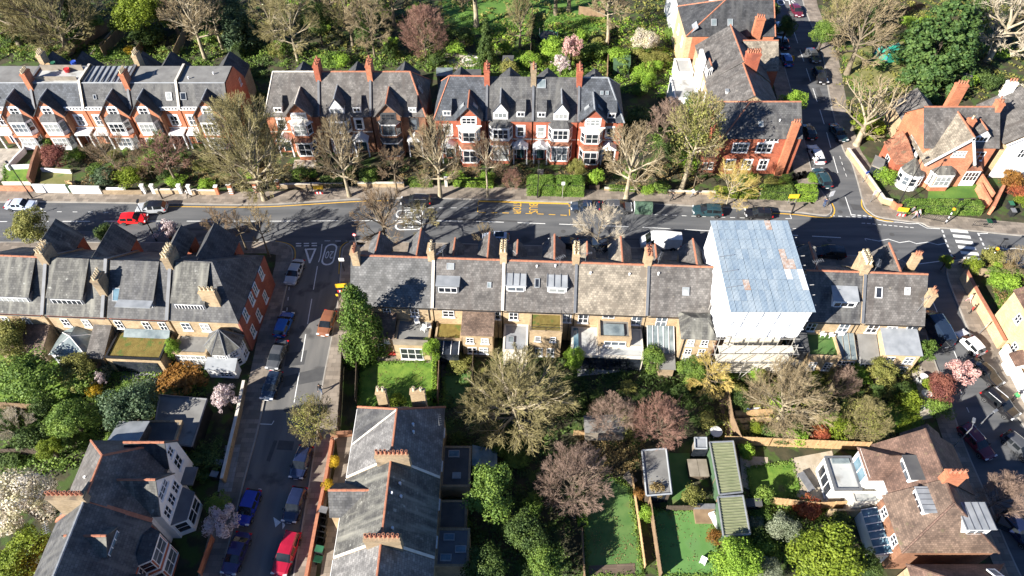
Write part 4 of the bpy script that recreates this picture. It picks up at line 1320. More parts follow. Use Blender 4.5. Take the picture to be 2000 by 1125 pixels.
gA = 'three tall villas under brown roofs behind the pollarded trees'
o2 = (0, 90.2)
h = n3_house('villa with brown roof and orange gable, leftmost of its row of three', o2, 0, -37.4, -29.3, 'gable', -32.0, -35.3, 'orange_brick', 'tile_grey_brown', (1.3, 0), 7.1, 11.6, 'stone_trim', chim=-29.2, group=gA)
h = n3_house('middle villa of three with small white gabled dormer, between two tall chimneys', o2, 0, -29.1, -21.5, 'dormer', -26.4, -23.4, 'brown_brick', 'tile_grey_brown', (0, 0), 7.1, 11.6, 'terracotta', chim=-21.4, group=gA, chb='orange_brick')
h = n3_house('villa with dark-framed windows and an orange gable, right of the tallest chimney', o2, 0, -21.3, -13.2, 'gable', -18.6, -15.0, 'brown_brick', 'tile_grey_brown', (0, 2.2), 7.1, 11.6, 'terracotta', dark=True, trim='paint_grey', group=gA)
for yy, zz in ((3.6, 10.2), (5.3, 10.3)):
	h.skylight(-13.7 - (0.6 if zz > 10.25 else 0.3), yy, 9.2, 0.8, 1.2, 62, 90)
gB = 'four red brick villas opposite the bus stop'
o3 = (-11.6, 88.7)
h = n3_house('red brick villa with blue slate roof and two roof windows on its gable', o3, -1.3, 0, 7.7, 'gable', 5.2, 1.9, 'red_brick', 'slate_blue', (2.2, 0), 7.6, 11.9, 'terracotta', chim=7.8, group=gB)
for s in (-1, 1):
	h.skylight(5.2 + s * 0.95, 0.3, 9.7, 0.7, 1.0, 48, 90 * s, pane='pane_pale')
h = n3_house('red brick villa with small steep white dormer and a tall chimney on its left', o3, -1.3, 7.9, 14.6, 'dormer', 9.9, 12.9, 'red_brick', 'slate', (0, 0), 7.6, 11.9, None, chim=14.7, pots=2, chb='stock_dark', group=gB)
h = n3_house('red brick villa with a square roof window near its ridge and ivy by the door', o3, -1.3, 14.8, 21.4, 'dormer', 18.9, 16.0, 'red_brick', 'slate', (0, 0), 7.6, 11.9, None, chim=21.5, sky=((15.9, 3.9, 1.3, 1.3),), group=gB)
h = n3_house('red brick villa with blue slate roof at the right end of the row of four', o3, -1.3, 21.6, 28.2, 'gable', 23.6, 26.4, 'red_brick', 'slate_blue', (0, 2.4), 7.6, 11.9, 'lead', sky=((24.9, 3.0, 0.5, 0.6), (25.7, 3.0, 0.5, 0.6)), group=gB)
for s in (-1, 1):
	h.skylight(23.6 + s * 0.95, 0.3, 9.7, 0.55, 1.0, 48, 90 * s, pane='pane_pale')

# ---- corner houses along the north-east street
h = House('corner_house', 'red brick corner house with four-light windows and tall side chimney at the street junction', (0, 0), 0)
h.gable(31.0, 42.6, 85.0, 93.8, 7.0, 10.1, 'red_brick', 'slate', hips=(4.2, 0), yr=89.4, ridge='terracotta')
h.gable(31.2, 41.2, 91.0, 99.5, 6.6, 10.1, 'stock_brick', 'tile_grey_brown', axis='y', ridge='terracotta', rname='rear_roof', wname='rear_wall')
h.wins((34.0, 37.6), 85.0, 4.3, 2.2, 1.6, cols=3, rows=2, surround=0.15)
h.win(38.3, 85.0, 6.25, 1.9, 0.6, cols=3, rows=1)
h.wins((33.2, 35.8, 38.2), 85.0, 1.0, 1.2, 1.8, cols=2, rows=2, surround=0.15)
h.polys([[(40.0, 84.95, 0), (41.4, 84.95, 0), (41.4, 84.95, 5.9), (40.0, 84.95, 5.9)]], 'red_brick', 'pier')
h.chimney(40.9, 84.75, 0.0, 9.9, 1.1, 0.6, 3, 'orange_brick')
for z in (1.2, 4.3):
	h.win(42.6, 87.0, z, 1.3, 1.7, 90, surround=0.15)
	h.win(42.6, 90.5, z, 1.3, 1.7, 90, surround=0.15)
h.flat(28.9, 31.0, 85.2, 88.6, 2.7, 'red_brick', 'roof_felt_dark', 0.25)
h.wins((29.5, 30.4), 85.2, 0.9, 0.6, 1.3, cols=1)
h.skylight(36.6, 86.6, 8.15, 0.7, 0.9, 35)
h.dormer(33.2, 94.5, 7.9, 0.3, 0.5, 0.6, 'flat', 'trim_white', 'lead')
h.trimband(31.0, 42.6, 85.0, 3.6, 0.18, 'red_brick')
for y in (92.5, 95.5, 98.2):
	h.win(31.2, y, 4.0, 1.0, 1.5, -90, pane='pane_pale')
	h.win(31.2, y, 1.0, 1.0, 1.6, -90)
h.vents([(39.4, 87.0, 8.4)])

h = House('street_house', 'grey roofed house with a red chimney of many pots beside the shaded street', (0, 0), 0)
h.gable(31.4, 41.4, 99.9, 110.6, 6.6, 10.3, 'stock_brick', 'tile_grey_brown', axis='y', ridge='terracotta')
h.gable(38.0, 43.6, 103.2, 109.8, 6.6, 9.6, 'red_brick', 'tile_sand', ridge='terracotta', rname='front_roof', wname='front_wall', yr=107.0)
h.chimney(37.6, 100.0, 7.0, 11.8, 2.2, 1.0, 6, 'red_brick', rows=2)
h.dormer(31.8, 101.0, 6.4, 0.8, 1.9, 1.5, 'gable', 'trim_white', 'tile_grey_brown', rise=0.5)
h.part('white_gable', MB().box(30.9, 31.4, 103.0, 106.2, 0, 8.6), 'render_white')
h.win(43.6, 105.5, 3.8, 1.6, 1.8, 90)
h.win(43.6, 105.5, 1.0, 1.6, 1.8, 90)
for y in (101.5, 108.0):
	h.win(31.4, y, 4.0, 0.9, 1.5, -90, pane='pane_pale')
h.flat(27.0, 31.0, 100.5, 106.5, 2.8, 'render_white', 'roof_felt_pale', 0.2)
h.win(29.0, 100.5, 0.9, 1.0, 1.3)

h = House('street_house', 'orange brick house with two small roof windows at the top of the street', (0, 0), 0)
h.gable(30.0, 45.0, 112.6, 122.4, 7.3, 11.2, 'tan_brick', 'slate_dark', hips=(6.8, 0.01), yr=117.4, ridge='terracotta')
h.polys([[(31.0, 112.55, 0), (45.0, 112.55, 0), (45.0, 112.55, 7.2), (31.0, 112.55, 7.2)]], 'orange_brick', 'front_wall')
h.gable(30.2, 43.5, 120.0, 134.0, 7.3, 11.2, 'render_white', 'slate', axis='y', ridge='terracotta', rname='rear_roof', wname='rear_wall')
h.skylight(34.6, 114.2, 8.7, 0.9, 1.2, 39)
h.skylight(37.4, 114.2, 8.7, 0.9, 1.2, 39)
h.win(36.6, 112.55, 3.8, 2.0, 1.9, cols=2, rows=2)
h.win(37.0, 112.55, 6.4, 1.8, 0.7, cols=3, rows=1)
h.win(34.5, 112.55, 6.4, 0.8, 0.6, cols=1, rows=1)
h.chimney(41.8, 112.6, 0.0, 10.6, 1.5, 0.9, 4, 'orange_brick')
h.polys([[(30.0, 112.8, 6.9), (31.8, 112.8, 8.6), (31.8, 115.0, 8.6), (30.0, 115.0, 6.9)]], 'lead', 'side_dormer')
h.flat(28.5, 31.2, 108.0, 112.2, 2.9, 'render_white', 'roof_felt_pale', 0.2)
h.win(29.8, 108.0, 0.8, 1.2, 1.5)
for y in (115, 119, 124, 128):
	h.win(30.0 if y < 120 else 30.2, y, 4.0, 1.1, 1.6, -90, pane='pane_pale')

# ---- houses east of that street
h = House('tile_hung_house', 'corner villa with sweeping tan roof, tile-hung orange gable and curved white bay', (0, 0), 0)
X0, X1, Y0, Y1 = 60.6, 71.0, 83.6, 92.0
h.gable(X0, X1, Y0, Y1, 6.4, 10.2, 'orange_brick', 'tile_grey_brown', yr=88.0, ridge='terracotta', ov_end=0.35)
# big front gable, ridge running to the front
h.gable(60.6, 67.4, 82.0, 87.4, 5.2, 9.7, 'clay_tile_wall', 'tile_sand', axis='y', yr=65.2, ridge='terracotta', over=0.45, ov_end=0.5, rname='gable_roof', wname='gable_wall')
mb = MB()
for s in (-1, 1):
	e = 60.2 if s < 0 else 67.8
	mb.slab([(65.2, 81.4, 9.72), (65.2, 81.5, 9.72), (e, 81.5, 4.8), (e, 81.4, 4.8)], 0.34)
h.part('barge_board', mb, 'trim_white')
h.win(64.8, 82.0, 5.9, 1.9, 1.0, cols=4, rows=2)
h.bay(63.9, 82.0, 3.6, 1.1, 0.2, 3.4, wall='orange_brick', roof='slate_lichen', rise=0.8, sillh=1.0, cols=3, apron='orange_brick')
h.bay(68.6, 83.6, 3.4, 1.5, 0.2, 3.2, wall='trim_white', roof='tile_clay', rise=0.9, sillh=1.0, cols=4)
h.win(68.7, 83.6, 3.9, 2.4, 1.6, cols=3, rows=2)
h.dormer(68.4, 84.1, 6.9, 2.1, 1.1, 2.2, 'gable', 'trim_white', 'tile_grey_brown', cols=3, rise=1.0)
h.chimney(66.2, 85.2, 7.0, 10.2, 1.0, 0.7, 1, 'orange_brick', 'pot_cream')
h.chimney(67.2, 92.4, 4.0, 11.2, 1.7, 0.9, 4, 'orange_brick')
h.chimney(71.0, 88.0, 5.0, 11.2, 0.8, 1.3, 2, 'orange_brick')
# west wing with red tiles and curved white corner bay
h.gable(57.8, 60.6, 84.0, 89.0, 3.2, 5.6, 'red_brick', 'tile_clay', axis='y', hips=(2.0, 0.6), ridge=None, rname='wing_roof', wname='wing_wall')
pl = [(59.8 + 1.7 * math.cos(R(a)), 82.6 + 1.7 * math.sin(R(a))) for a in range(160, 381, 22)]
mb = MB()
mb.prism(pl, 0, 3.0)
bb = h.part('corner_bay', mb, 'trim_white')
for a in (192, 228, 264, 300, 336):
	h.winmesh(59.8 + 1.68 * math.cos(R(a)), 82.6 + 1.68 * math.sin(R(a)), 1.1, 0.85, 1.5, 1, 2, bb, ang=a + 90)
mb = MB()
for i in range(len(pl) - 1):
	mb.poly([(*[c * 1.0 for c in pl[i]], 3.0), (*pl[i + 1], 3.0), (60.2, 84.0, 4.2)])
h.part('bay_roof', mb, 'slate_lichen', bb)
for y in (84.8, 86.2, 87.6):
	h.win(60.58, y, 3.9, 0.8, 1.3, -90)
h.win(57.8, 86.5, 0.8, 1.2, 1.5, -90)
h.gable(61.5, 67.5, 92.0, 98.0, 4.2, 6.6, 'stock_brick', 'tile_grey_brown', axis='y', ridge=None, rname='rear_roof', wname='rear_wall')
h.part('porch_wall', MB().box(70.6, 70.9, 78.6, 83.4, 0, 1.9), 'clay_tile_wall')

h = House('white_gable_house', 'house with white rendered gable front and dark shaded side wall at the right edge', (0, 0), 0)
h.gable(72.6, 82.0, 84.6, 93.5, 6.6, 9.9, 'tan_brick', 'tile_grey_brown', axis='y', ridge=None, over=0.4, ov_end=0.4)
h.polys([[(72.9, 84.1, 0), (81.7, 84.1, 0), (81.7, 84.1, 6.6), (77.3, 84.1, 9.6), (72.9, 84.1, 6.6)]], 'render_white', 'gable_wall')
for y in (86.0, 88.6, 91.2):
	h.win(72.6, y, 3.6, 0.9, 1.6, -90, pane='pane_blue')
	h.win(72.6, y, 0.8, 0.9, 1.6, -90, pane='pane_blue')
h.win(76.0, 84.1, 4.0, 1.6, 1.6, cols=3)
h.chimney(75.5, 93.6, 4.0, 10.8, 1.4, 0.8, 3, 'render_white')
h.part('bargeboard', MB().slab([(72.3, 83.7, 6.6), (77.3, 83.7, 10.1), (77.3, 83.8, 10.1), (72.3, 83.8, 6.6)], 0.25), 'trim_white')


# ------------------------------------------------------------------ terrace south of the main road, seen from its gardens
D1O, D1R = (-19.2, 58.6), -2.6
gD = 'brick terrace backing onto the central gardens'


def d1_house(label, x0, x1, roof, gables, chim=None, party=None, left_gable=False, wall='stock_brick', ridge='terracotta', rear_win=(), zr=10.0):
	h = House('terrace_house', label, D1O, D1R, group=gD)
	h.gable(x0, x1, -4.2, 4.5, 6.0, zr, wall, roof, yr=0.0, ridge=ridge, ov_end=0.0 if not left_gable else 0.12)
	for (gx, w, z) in gables:
		k = 4.5 / (zr - 6.0)
		back = (zr - z) * k
		h.gable(gx - w / 2, gx + w / 2, back, 5.4, z - w * 0.62, z, None, roof, axis='y', over=0.2, ov_end=0.0, ridge='terracotta', rname='street_gable_roof')
		h.part('street_gable_wall', MB().box(gx - w / 2, gx + w / 2, 4.45, 5.3, 0, z - w * 0.62), wall)
		h.polys([[(gx + w / 2, 5.3, z - w * 0.62), (gx - w / 2, 5.3, z - w * 0.62), (gx, 5.3, z - 0.1)]], wall, 'street_gable_wall')
		h.win(gx, 5.3, 3.8, 1.3, 1.6, 180)
	h.flat((x0 + x1) / 2 - 1.3, (x0 + x1) / 2 + 1.3, 4.5, 5.4, 3.2, wall, 'roof_felt_dark', 0.1, wname='porch', rname='porch_roof')
	h.door((x0 + x1) / 2, 5.4, 0, ang=180)
	for rw in rear_win:
		h.win(rw[0], -4.2, rw[1], rw[2], rw[3], cols=2, rows=2, lintel=1)
	if chim is not None:
		for c in chim:
			h.chimney(c[0], c[1], 7.5, c[2], c[3], c[4], c[5], 'stock_brick', c[6] if len(c) > 6 else 'terracotta', rows=c[7] if len(c) > 7 else 1)
	if party is not None:
		h.parapet(party, 0, 0, [(-4.5, 5.75), (0, zr), (4.8, 5.75)], 0.34, 'stock_brick', 'stone_trim' if party < 20 else 'lead_dark', 0.3)
	h.gutter((x0 + 0.1, -4.5, 5.75), (x1 - 0.1, -4.5, 5.75))
	h.pipe(x1 - 0.5, -4.27, 0, 5.7)
	h.aerial(x0 + 1.0, 0.3, zr - 0.3, 1.7, x0 * 7)
	return h


h = d1_house('end terrace house with smooth pale grey slate roof beside the tall conifer', 0, 9.8, 'slate_grey', [(2.3, 2.6, 8.6), (7.6, 2.9, 9.4)],
			 chim=[(0.6, -0.3, 11.4, 0.9, 1.3, 4, 'terracotta'), (9.6, 0.4, 11.5, 0.8, 1.5, 4, 'pot_cream')], party=9.85, left_gable=True, rear_win=[(7.6, 4.0, 1.0, 1.5), (4.2, 4.0, 0.9, 1.4)])
h.flat(5.4, 9.6, -8.0, -4.2, 3.1, 'stock_brick', 'roof_felt', 0.2)
h.part('slatted_screen', MB().box(5.4, 9.6, -8.1, -7.9, 3.3, 4.2), 'timber_grey')
h.win(7.4, -8.0, 0.3, 2.7, 2.2, cols=3, rows=2, name='french_window')
h.lean(2.6, 5.2, -7.2, -4.2, 3.2, 4.4, 'stock_dark', 'tile_mossy')
h.win(3.6, -7.2, 1.1, 0.9, 1.0)
h.win(4.4, -7.2, 2.4, 0.6, 0.7)

h = d1_house('terrace house with boxy lead dormer and a mottled brown slate roof', 9.95, 18.2, 'tile_grey_brown', [(11.8, 1.9, 8.0), (16.2, 2.5, 9.2)],
			 chim=[(18.2, 0.5, 11.7, 0.8, 1.7, 5, 'pot_cream', 2)], party=18.28, rear_win=[(11.7, 4.1, 1.4, 1.2), (15.2, 4.4, 1.0, 0.9), (17.4, 4.0, 1.2, 1.5)])
h.dormer(11.7, -3.0, 7.0, 2.6, 1.5, 2.6, 'flat', 'lead_dark', 'lead', cols=3, wh=0.9)
h.skylight(11.9, -0.7, 9.35, 0.9, 0.8, 43.6, pane='pane_pale')
h.skylight(16.6, -2.2, 7.95, 0.5, 0.7, 43.6)
h.lean(13.6, 17.2, -7.2, -4.25, 4.6, 5.3, 'stock_brick', 'tile_mossy')
h.wins((14.5, 16.3), -7.2, 3.0, 0.9, 1.0)
h.wins((14.7, 16.1), -7.2, 0.9, 1.1, 1.2)
h.flat(10.2, 13.4, -6.8, -4.2, 2.9, 'stock_brick', 'sedum', 0.15)
h.part('glass_roof', MB().slab([(10.4, -8.6, 2.4), (13.2, -8.6, 2.4), (13.2, -6.9, 2.8), (10.4, -6.9, 2.8)], 0.05), 'pane_dark')
mb = MB()
for xx in (10.4, 11.3, 12.25, 13.2):
	mb.tube([(xx, -8.6, 2.46), (xx, -6.9, 2.86)], 0.05, 4)
h.part('glazing_bars', mb, 'trim_white')
h.part('conservatory_wall', MB().box(10.4, 13.2, -8.55, -6.85, 0, 2.35), 'pane_dark')

h = d1_house('terrace house with two white box dormers under seamed lead roofs', 18.35, 26.8, 'tile_grey_brown', [(19.7, 2.0, 8.0), (24.3, 2.5, 9.2)],
			 chim=[(26.8, 0.6, 11.7, 0.8, 1.7, 5, 'pot_cream', 2)], party=26.88, rear_win=[(19.6, 4.0, 1.1, 1.4), (23.0, 4.4, 1.2, 1.0), (26.0, 3.9, 1.1, 1.5)])
for x in (19.8, 24.7):
	h.dormer(x, -2.6, 7.3, 2.3, 1.15, 2.2, 'pitch', 'trim_white', 'lead', cols=2, rise=0.75, wh=0.75)
	mb = MB()
	for k in range(4):
		xx = x - 1.2 + 0.8 * k
		mb.tube([(xx, -2.65, 8.63), (xx, -0.45, 9.27)], 0.04, 4)
	h.part('roof_seam', mb, 'lead_dark')
h.skylight(22.3, -1.9, 8.25, 0.6, 1.1, 43.6, pane='pane_dark')
h.vents([(22.2, -0.5, 9.5), (24.4, -0.4, 9.6)])
h.aerial(24.9, -0.3, 9.7, 1.5)
h.flat(18.5, 21.4, -8.2, -4.2, 3.0, 'render_cream', 'lead', 0.1)
h.skylight(19.4, -6.6, 3.05, 0.7, 0.9, 0)
h.flat(21.6, 25.4, -7.0, -4.22, 5.4, 'stock_brick', 'sedum', 0.12)
mb = MB()
for xx in (21.7, 23.5, 25.3):
	mb.tube([(xx, -6.9, 5.4), (xx, -6.9, 6.3)], 0.035, 4)
mb.tube([(21.7, -6.9, 6.3), (25.3, -6.9, 6.3)], 0.035, 4)
mb.tube([(21.7, -6.9, 5.9), (25.3, -6.9, 5.9)], 0.025, 4)
mb.tube([(25.3, -6.9, 6.3), (25.3, -4.3, 6.3)], 0.035, 4)
h.part('railing', mb, 'metal_black')
h.wins((22.6, 24.4), -7.0, 3.6, 0.7, 0.9, cols=1)
h.wins((22.8, 24.2), -7.0, 0.6, 0.9, 1.6)

h = d1_house('terrace house with plain sand-coloured tiled roof', 26.95, 35.4, 'tile_sand', [(28.4, 2.1, 8.1), (32.5, 2.5, 9.2)],
			 chim=[(35.3, 0.6, 11.7, 0.8, 1.6, 4, 'terracotta', 2)], party=35.42, rear_win=[(28.0, 3.9, 1.2, 1.6), (31.0, 4.5, 1.4, 1.0), (34.4, 3.9, 1.2, 1.6)])
h.vents([(28.6, -0.9, 9.1), (33.2, -0.9, 9.1)])
h.flat(29.8, 33.6, -7.0, -4.22, 4.6, 'stock_brick', 'roof_felt', 0.3)
h.part('glass_rooflight', MB().box(30.4, 32.8, -6.6, -5.0, 4.6, 4.9), 'pane_roof')
h.win(31.8, -7.0, 3.3, 2.6, 0.8, cols=3, rows=1)
h.flat(26.7, 29.8, -8.4, -4.3, 3.0, 'render_cream', 'roof_felt_pale', 0.12)
h.flat(29.9, 35.2, -8.4, -7.05, 2.9, 'render_cream', 'roof_felt_pale', 0.12)
h.flat(33.7, 35.2, -7.0, -4.3, 3.05, 'render_cream', 'roof_felt_pale', 0.12)
h.part('glass_doors', MB().box(27.2, 35.0, -8.46, -8.38, 0.2, 2.6), 'pane_dark')
h.part('rooflight_strip', MB().box(26.9, 27.5, -8.2, -4.6, 3.05, 3.3), 'pane_blue')

h = d1_house('terrace house with tall rear wing under its own grey roof, left of the wrapped building', 35.55, 43.4, 'tile_grey_brown', [(36.9, 2.1, 8.1), (41.4, 2.7, 9.2)],
			 rear_win=[(37.4, 3.8, 1.3, 1.7)])
h.gable(39.3, 43.2, -7.6, -3.9, 6.2, 7.5, 'stock_brick', 'slate_lichen', hips=(1.2, 1.2), ridge=None, rname='wing_roof', wname='wing_wall')
h.skylight(39.9, -2.2, 8.0, 0.8, 1.0, 43.6, pane='pane_pale')
h.vents([(36.6, -0.8, 9.3)])
for z in (4.7, 2.9, 1.0):
	h.wins((40.4, 42.0), -7.6, z, 0.8, 1.1 if z > 1 else 1.4)
h.pipe(39.6, -7.66, 0, 6.2, r=0.07)
h.part('glass_roof', MB().slab([(35.8, -7.4, 2.6), (39.0, -7.4, 2.6), (39.0, -4.25, 3.9), (35.8, -4.25, 3.9)], 0.06), 'pane_roof')
mb = MB()
for k in range(6):
	xx = 35.8 + k * 0.64
	mb.tube([(xx, -7.4, 2.66), (xx, -4.3, 3.93)], 0.04, 4)
h.part('glazing_bars', mb, 'trim_white')
h.part('lean_to_wall', MB().box(35.8, 39.0, -7.35, -4.25, 0, 2.55), 'stock_dark')
h.win(37.4, -7.35, 0.7, 2.4, 1.6, cols=4, rows=2)
h.lean(37.2, 38.9, -9.2, -7.45, 2.0, 2.4, 'stock_dark', 'roof_felt')
h.part('side_wall', MB().box(43.22, 43.36, -7.6, -4.2, 0, 6.0), 'brown_brick')

# --- wrapped building under scaffolding
h = House('scaffolded_building', 'building under repair wrapped in white sheeting with a temporary corrugated metal roof', (0, 0), 0, cat='building')
A, B = 23.9, 32.8
y0, y1, z0, z1 = 48.6, 61.3, 12.0, 12.8
h.walls(A + 0.9, B - 0.7, 50.2, 60.6, 8.4, 'stock_brick')
w = MB()
cs = [(A - 0.5, y0, 7.1), (B - 0.3, y0, 7.1), (B, y1, 4.0), (A - 0.3, y1, 4.0)]
ct = [(A, y0, z0 - 0.1), (B, y0, z0 - 0.1), (B, y1, z1 - 0.1), (A, y1, z1 - 0.1)]
rr = random.Random(5)


def lp(a, b, t):
	return tuple(a[d] + (b[d] - a[d]) * t for d in range(3))


for i in range(4):
	j = (i + 1) % 4
	n, mr = 14, 5
	nx = [(0, -1), (1, 0), (0, 1), (-1, 0)][i]
	grid = []
	for k in range(n + 1):
		a, b = lp(cs[i], cs[j], k / n), lp(ct[i], ct[j], k / n)
		col = []
		for q in range(mr + 1):
			p = lp(a, b, q / mr)
			am = 0.0 if q == mr or k in (0, n) else rr.uniform(-0.1, 0.1) + 0.07 * math.sin(k * 1.9)
			col.append((p[0] + nx[0] * am, p[1] + nx[1] * am, p[2] + (rr.uniform(-0.25, 0.15) if q == 0 else 0)))
		grid.append(col)
	for k in range(n):
		for q in range(mr):
			w.poly([grid[k][q], grid[k + 1][q], grid[k + 1][q + 1], grid[k][q + 1]])
h.part('sheeting', w, 'sheeting_white')
for k in range(1, 5):
	h.part('sheeting_batten', MB().tube([lp(cs[0], cs[1], k / 5), lp(ct[0], ct[1], k / 5)], 0.1, 5), 'sheeting_white')
	h.part('sheeting_batten', MB().tube([lp(cs[3], cs[0], k / 5), lp(ct[3], ct[0], k / 5)], 0.1, 5), 'sheeting_white')
for z in (8.6, 10.2):
	h.part('sheeting_batten', MB().tube([(A - 0.2, y0 - 0.04, z), (B - 0.1, y0 - 0.04, z)], 0.09, 5), 'sheeting_white')
mb = MB()
mb.slab([(A - 0.1, y0 - 0.2, z0 - 0.05), (B + 0.1, y0 - 0.2, z0 - 0.05), (B + 0.1, y1 + 0.2, z1 - 0.05), (A - 0.1, y1 + 0.2, z1 - 0.05)], 0.06)
tr = h.part('temporary_roof', mb, 'lead_dark')
NC, NR = 13, 9
sw, sh = (B - A + 0.4) / NC, (y1 - y0 + 0.6) / NR


def sheet_mesh(mat):
	m = MB()
	n = 5
	ww = sw * 0.985
	for k in range(n * 2):
		xa, xb = ww * k / (2 * n), ww * (k + 1) / (2 * n)
		za, zb = (0.05 if k % 2 else 0.0), (0.0 if k % 2 else 0.05)
		m.poly([(xa, 0, za), (xb, 0, zb), (xb, sh * 0.995, zb), (xa, sh * 0.995, za)])
	m.poly([(0, 0, -0.04), (ww, 0, -0.04), (ww, 0, 0.0), (0, 0, 0.0)])
	return m.mesh('roof_sheet', mat)


SM = {k: sheet_mesh(k) for k in ('sheet_metal', 'sheet_pale', 'sheet_mid', 'sheet_rust')}
rust = {(3, 2), (10, 4), (11, 4), (10, 5), (9, 8)}
pale = {(9, 8), (12, 2), (12, 3), (10, 3)}
tl = math.atan2(z1 - z0, y1 - y0)
for c in range(NC):
	for r in range(NR):
		k = 'sheet_rust' if (c, r) in rust else 'sheet_pale' if (c, r) in pale else 'sheet_mid' if rr.random() < 0.4 else 'sheet_metal'
		yy = y0 - 0.3 + r * sh
		o = link('roof_sheet', SM[k], tr, (A - 0.2 + c * sw, yy, z0 + 0.06 + (yy - y0) * math.tan(tl) + 0.012 * ((c * 5 + r * 3) % 3)))
		o.rotation_euler = (tl + rr.uniform(-0.012, 0.004), rr.uniform(-0.01, 0.01), rr.uniform(-0.006, 0.006))
for x in np.linspace(A - 0.2, B - 0.6, 6):
	for y in (47.3, 48.4):
		h.part('scaffold_pole', MB().tube([(x, y, 0), (x, y, 7.4)], 0.045, 5), 'steel_pole')
for z in (1.9, 3.9, 5.6, 6.9):
	for y in (47.25, 48.45):
		h.part('scaffold_pole', MB().tube([(A - 0.7, y, z), (B + 0.1, y, z)], 0.045, 5), 'steel_pole')
	if z < 6:
		for k in range(4):
			h.part('scaffold_board', MB().box(A - 0.2, B - 0.5, 47.35 + k * 0.27, 47.59 + k * 0.27, z + 0.08, z + 0.13, bottom=True), 'render_cream')
for x, d in ((A - 0.6, -0.3), (B, 0.3)):
	for y in (50, 53, 56):
		h.part('scaffold_pole', MB().tube([(x, y, 0), (x, y, 8.6)], 0.045, 5), 'steel_pole')
	for z in (1.5, 3.5, 5.5):
		h.part('scaffold_pole', MB().tube([(x, 47.2, z), (x, 57, z)], 0.045, 5), 'steel_pole')
for k in range(3):
	h.part('scaffold_brace', MB().tube([(A + 0.6 + k * 2.5, 47.2, 0.3), (A + 3.0 + k * 2.5, 47.2, 5.5)], 0.04, 5), 'steel_pole')
h.wins((26.2, 30.4), 50.2, 3.9, 1.1, 1.7)
h.wins((26.2, 28.3, 30.4), 50.2, 1.0, 1.2, 1.8)
h.polys([[(A + 1.0, 49.7, 0.2), (B - 1.4, 49.7, 0.2), (B - 1.4, 49.7, 6.8), (A + 1.0, 49.7, 6.8)]], 'render_cream', 'debris_netting')
for k in range(9):
	h.part('pole_end', MB().tube([(B + 0.1, y0 + 0.8 + k * 1.4, z0 - 0.2 + k * 0.08), (B + 0.5 + 0.25 * (k % 3), y0 + 0.8 + k * 1.4, z0 - 0.1 + k * 0.08)], 0.05, 4), 'steel_pole')
for k in range(3):
	h.part('roof_tie_bar', MB().tube([(A - 0.1, 51.5 + k * 2.2, 12.35 + k * 0.14), (A + 1.6, 51.8 + k * 2.2, 12.42 + k * 0.14)], 0.05, 4), 'metal_grey')

h = d1_house('terrace house right of the wrapped building, with a low lead-roofed dormer', 53.9, 60.6, 'slate', [(55.6, 2.3, 9.3)],
			 chim=[(60.5, 0.8, 11.6, 0.9, 2.2, 6, 'pot_cream', 2)], party=60.7, rear_win=[(59.0, 3.9, 1.2, 1.6), (55.2, 3.9, 1.1, 1.5)])
h.dormer(58.4, -3.0, 7.0, 2.8, 1.2, 2.4, 'pitch', 'trim_white', 'lead', cols=3, rise=0.9, wh=0.8)
h.flat(54.4, 58.2, -7.8, -4.2, 3.4, 'tan_brick', 'turf', 0.35)
h.wins((55.4, 57.2), -7.8, 1.0, 0.9, 1.5, rows=3)
h.part('glass_roof', MB().slab([(58.4, -7.4, 2.7), (60.5, -7.4, 2.7), (60.5, -4.25, 3.8), (58.4, -4.25, 3.8)], 0.06), 'pane_roof')
mb = MB()
for k in range(4):
	xx = 58.4 + k * 0.7
	mb.tube([(xx, -7.4, 2.76), (xx, -4.3, 3.84)], 0.04, 4)
h.part('glazing_bars', mb, 'timber_grey')
h.part('conservatory_wall', MB().box(58.4, 60.5, -7.35, -4.25, 0, 2.65), 'tan_brick')
h.win(59.45, -7.35, 0.4, 1.9, 1.9, cols=4, rows=3)
h.lean(52.9, 54.2, -7.6, -5.2, 4.4, 4.9, 'slate_dark', 'slate_dark')

h = d1_house('end terrace house with two roof windows and an orange chimney by the side street', 60.85, 68.0, 'tile_grey_brown', [(65.2, 2.6, 9.6)],
			 chim=[(68.0, -2.4, 9.8, 0.6, 1.1, 2, 'terracotta'), (67.4, 2.6, 10.6, 0.9, 0.7, 3, 'terracotta')], rear_win=[(62.4, 4.0, 1.3, 1.5), (64.6, 4.3, 1.2, 1.0), (66.9, 4.0, 1.3, 1.5)])
h.skylight(62.4, -1.7, 8.4, 0.8, 1.3, 43.6, pane='pane_dark', frame='trim_white')
h.skylight(65.7, -1.5, 8.6, 0.6, 0.9, 43.6, pane='pane_pale', frame='trim_white')
h.lean(63.4, 67.4, -7.4, -4.25, 4.1, 4.9, 'tan_brick', 'lead')
h.wins((64.2,), -7.4, 2.4, 0.9, 1.2)
h.win(66.4, -7.4, 2.4, 1.1, 1.2)
h.wins((64.4, 66.4), -7.4, 0.5, 1.0, 1.2)
h.win(68.0, 1.0, 3.8, 1.0, 1.5, 90)
h.aerial(66.9, -3.3, 7.0, 2.6)
h.part('conservatory_wall', MB().box(61.0, 63.2, -7.6, -4.25, 0, 2.5), 'trim_white')
h.win(62.1, -7.6, 0.3, 2.0, 2.0, cols=4, rows=3)
h.part('glass_roof', MB().slab([(60.95, -7.7, 2.55), (63.25, -7.7, 2.55), (63.25, -4.25, 3.7), (60.95, -4.25, 3.7)], 0.06), 'roof_felt')

# ------------------------------------------------------------------ terrace at lower left (rear view), red brick end wall on the side street
C1O, C1R = (-64.0, 58.6), -3.0
gC = 'yellow brick terrace west of the side street'


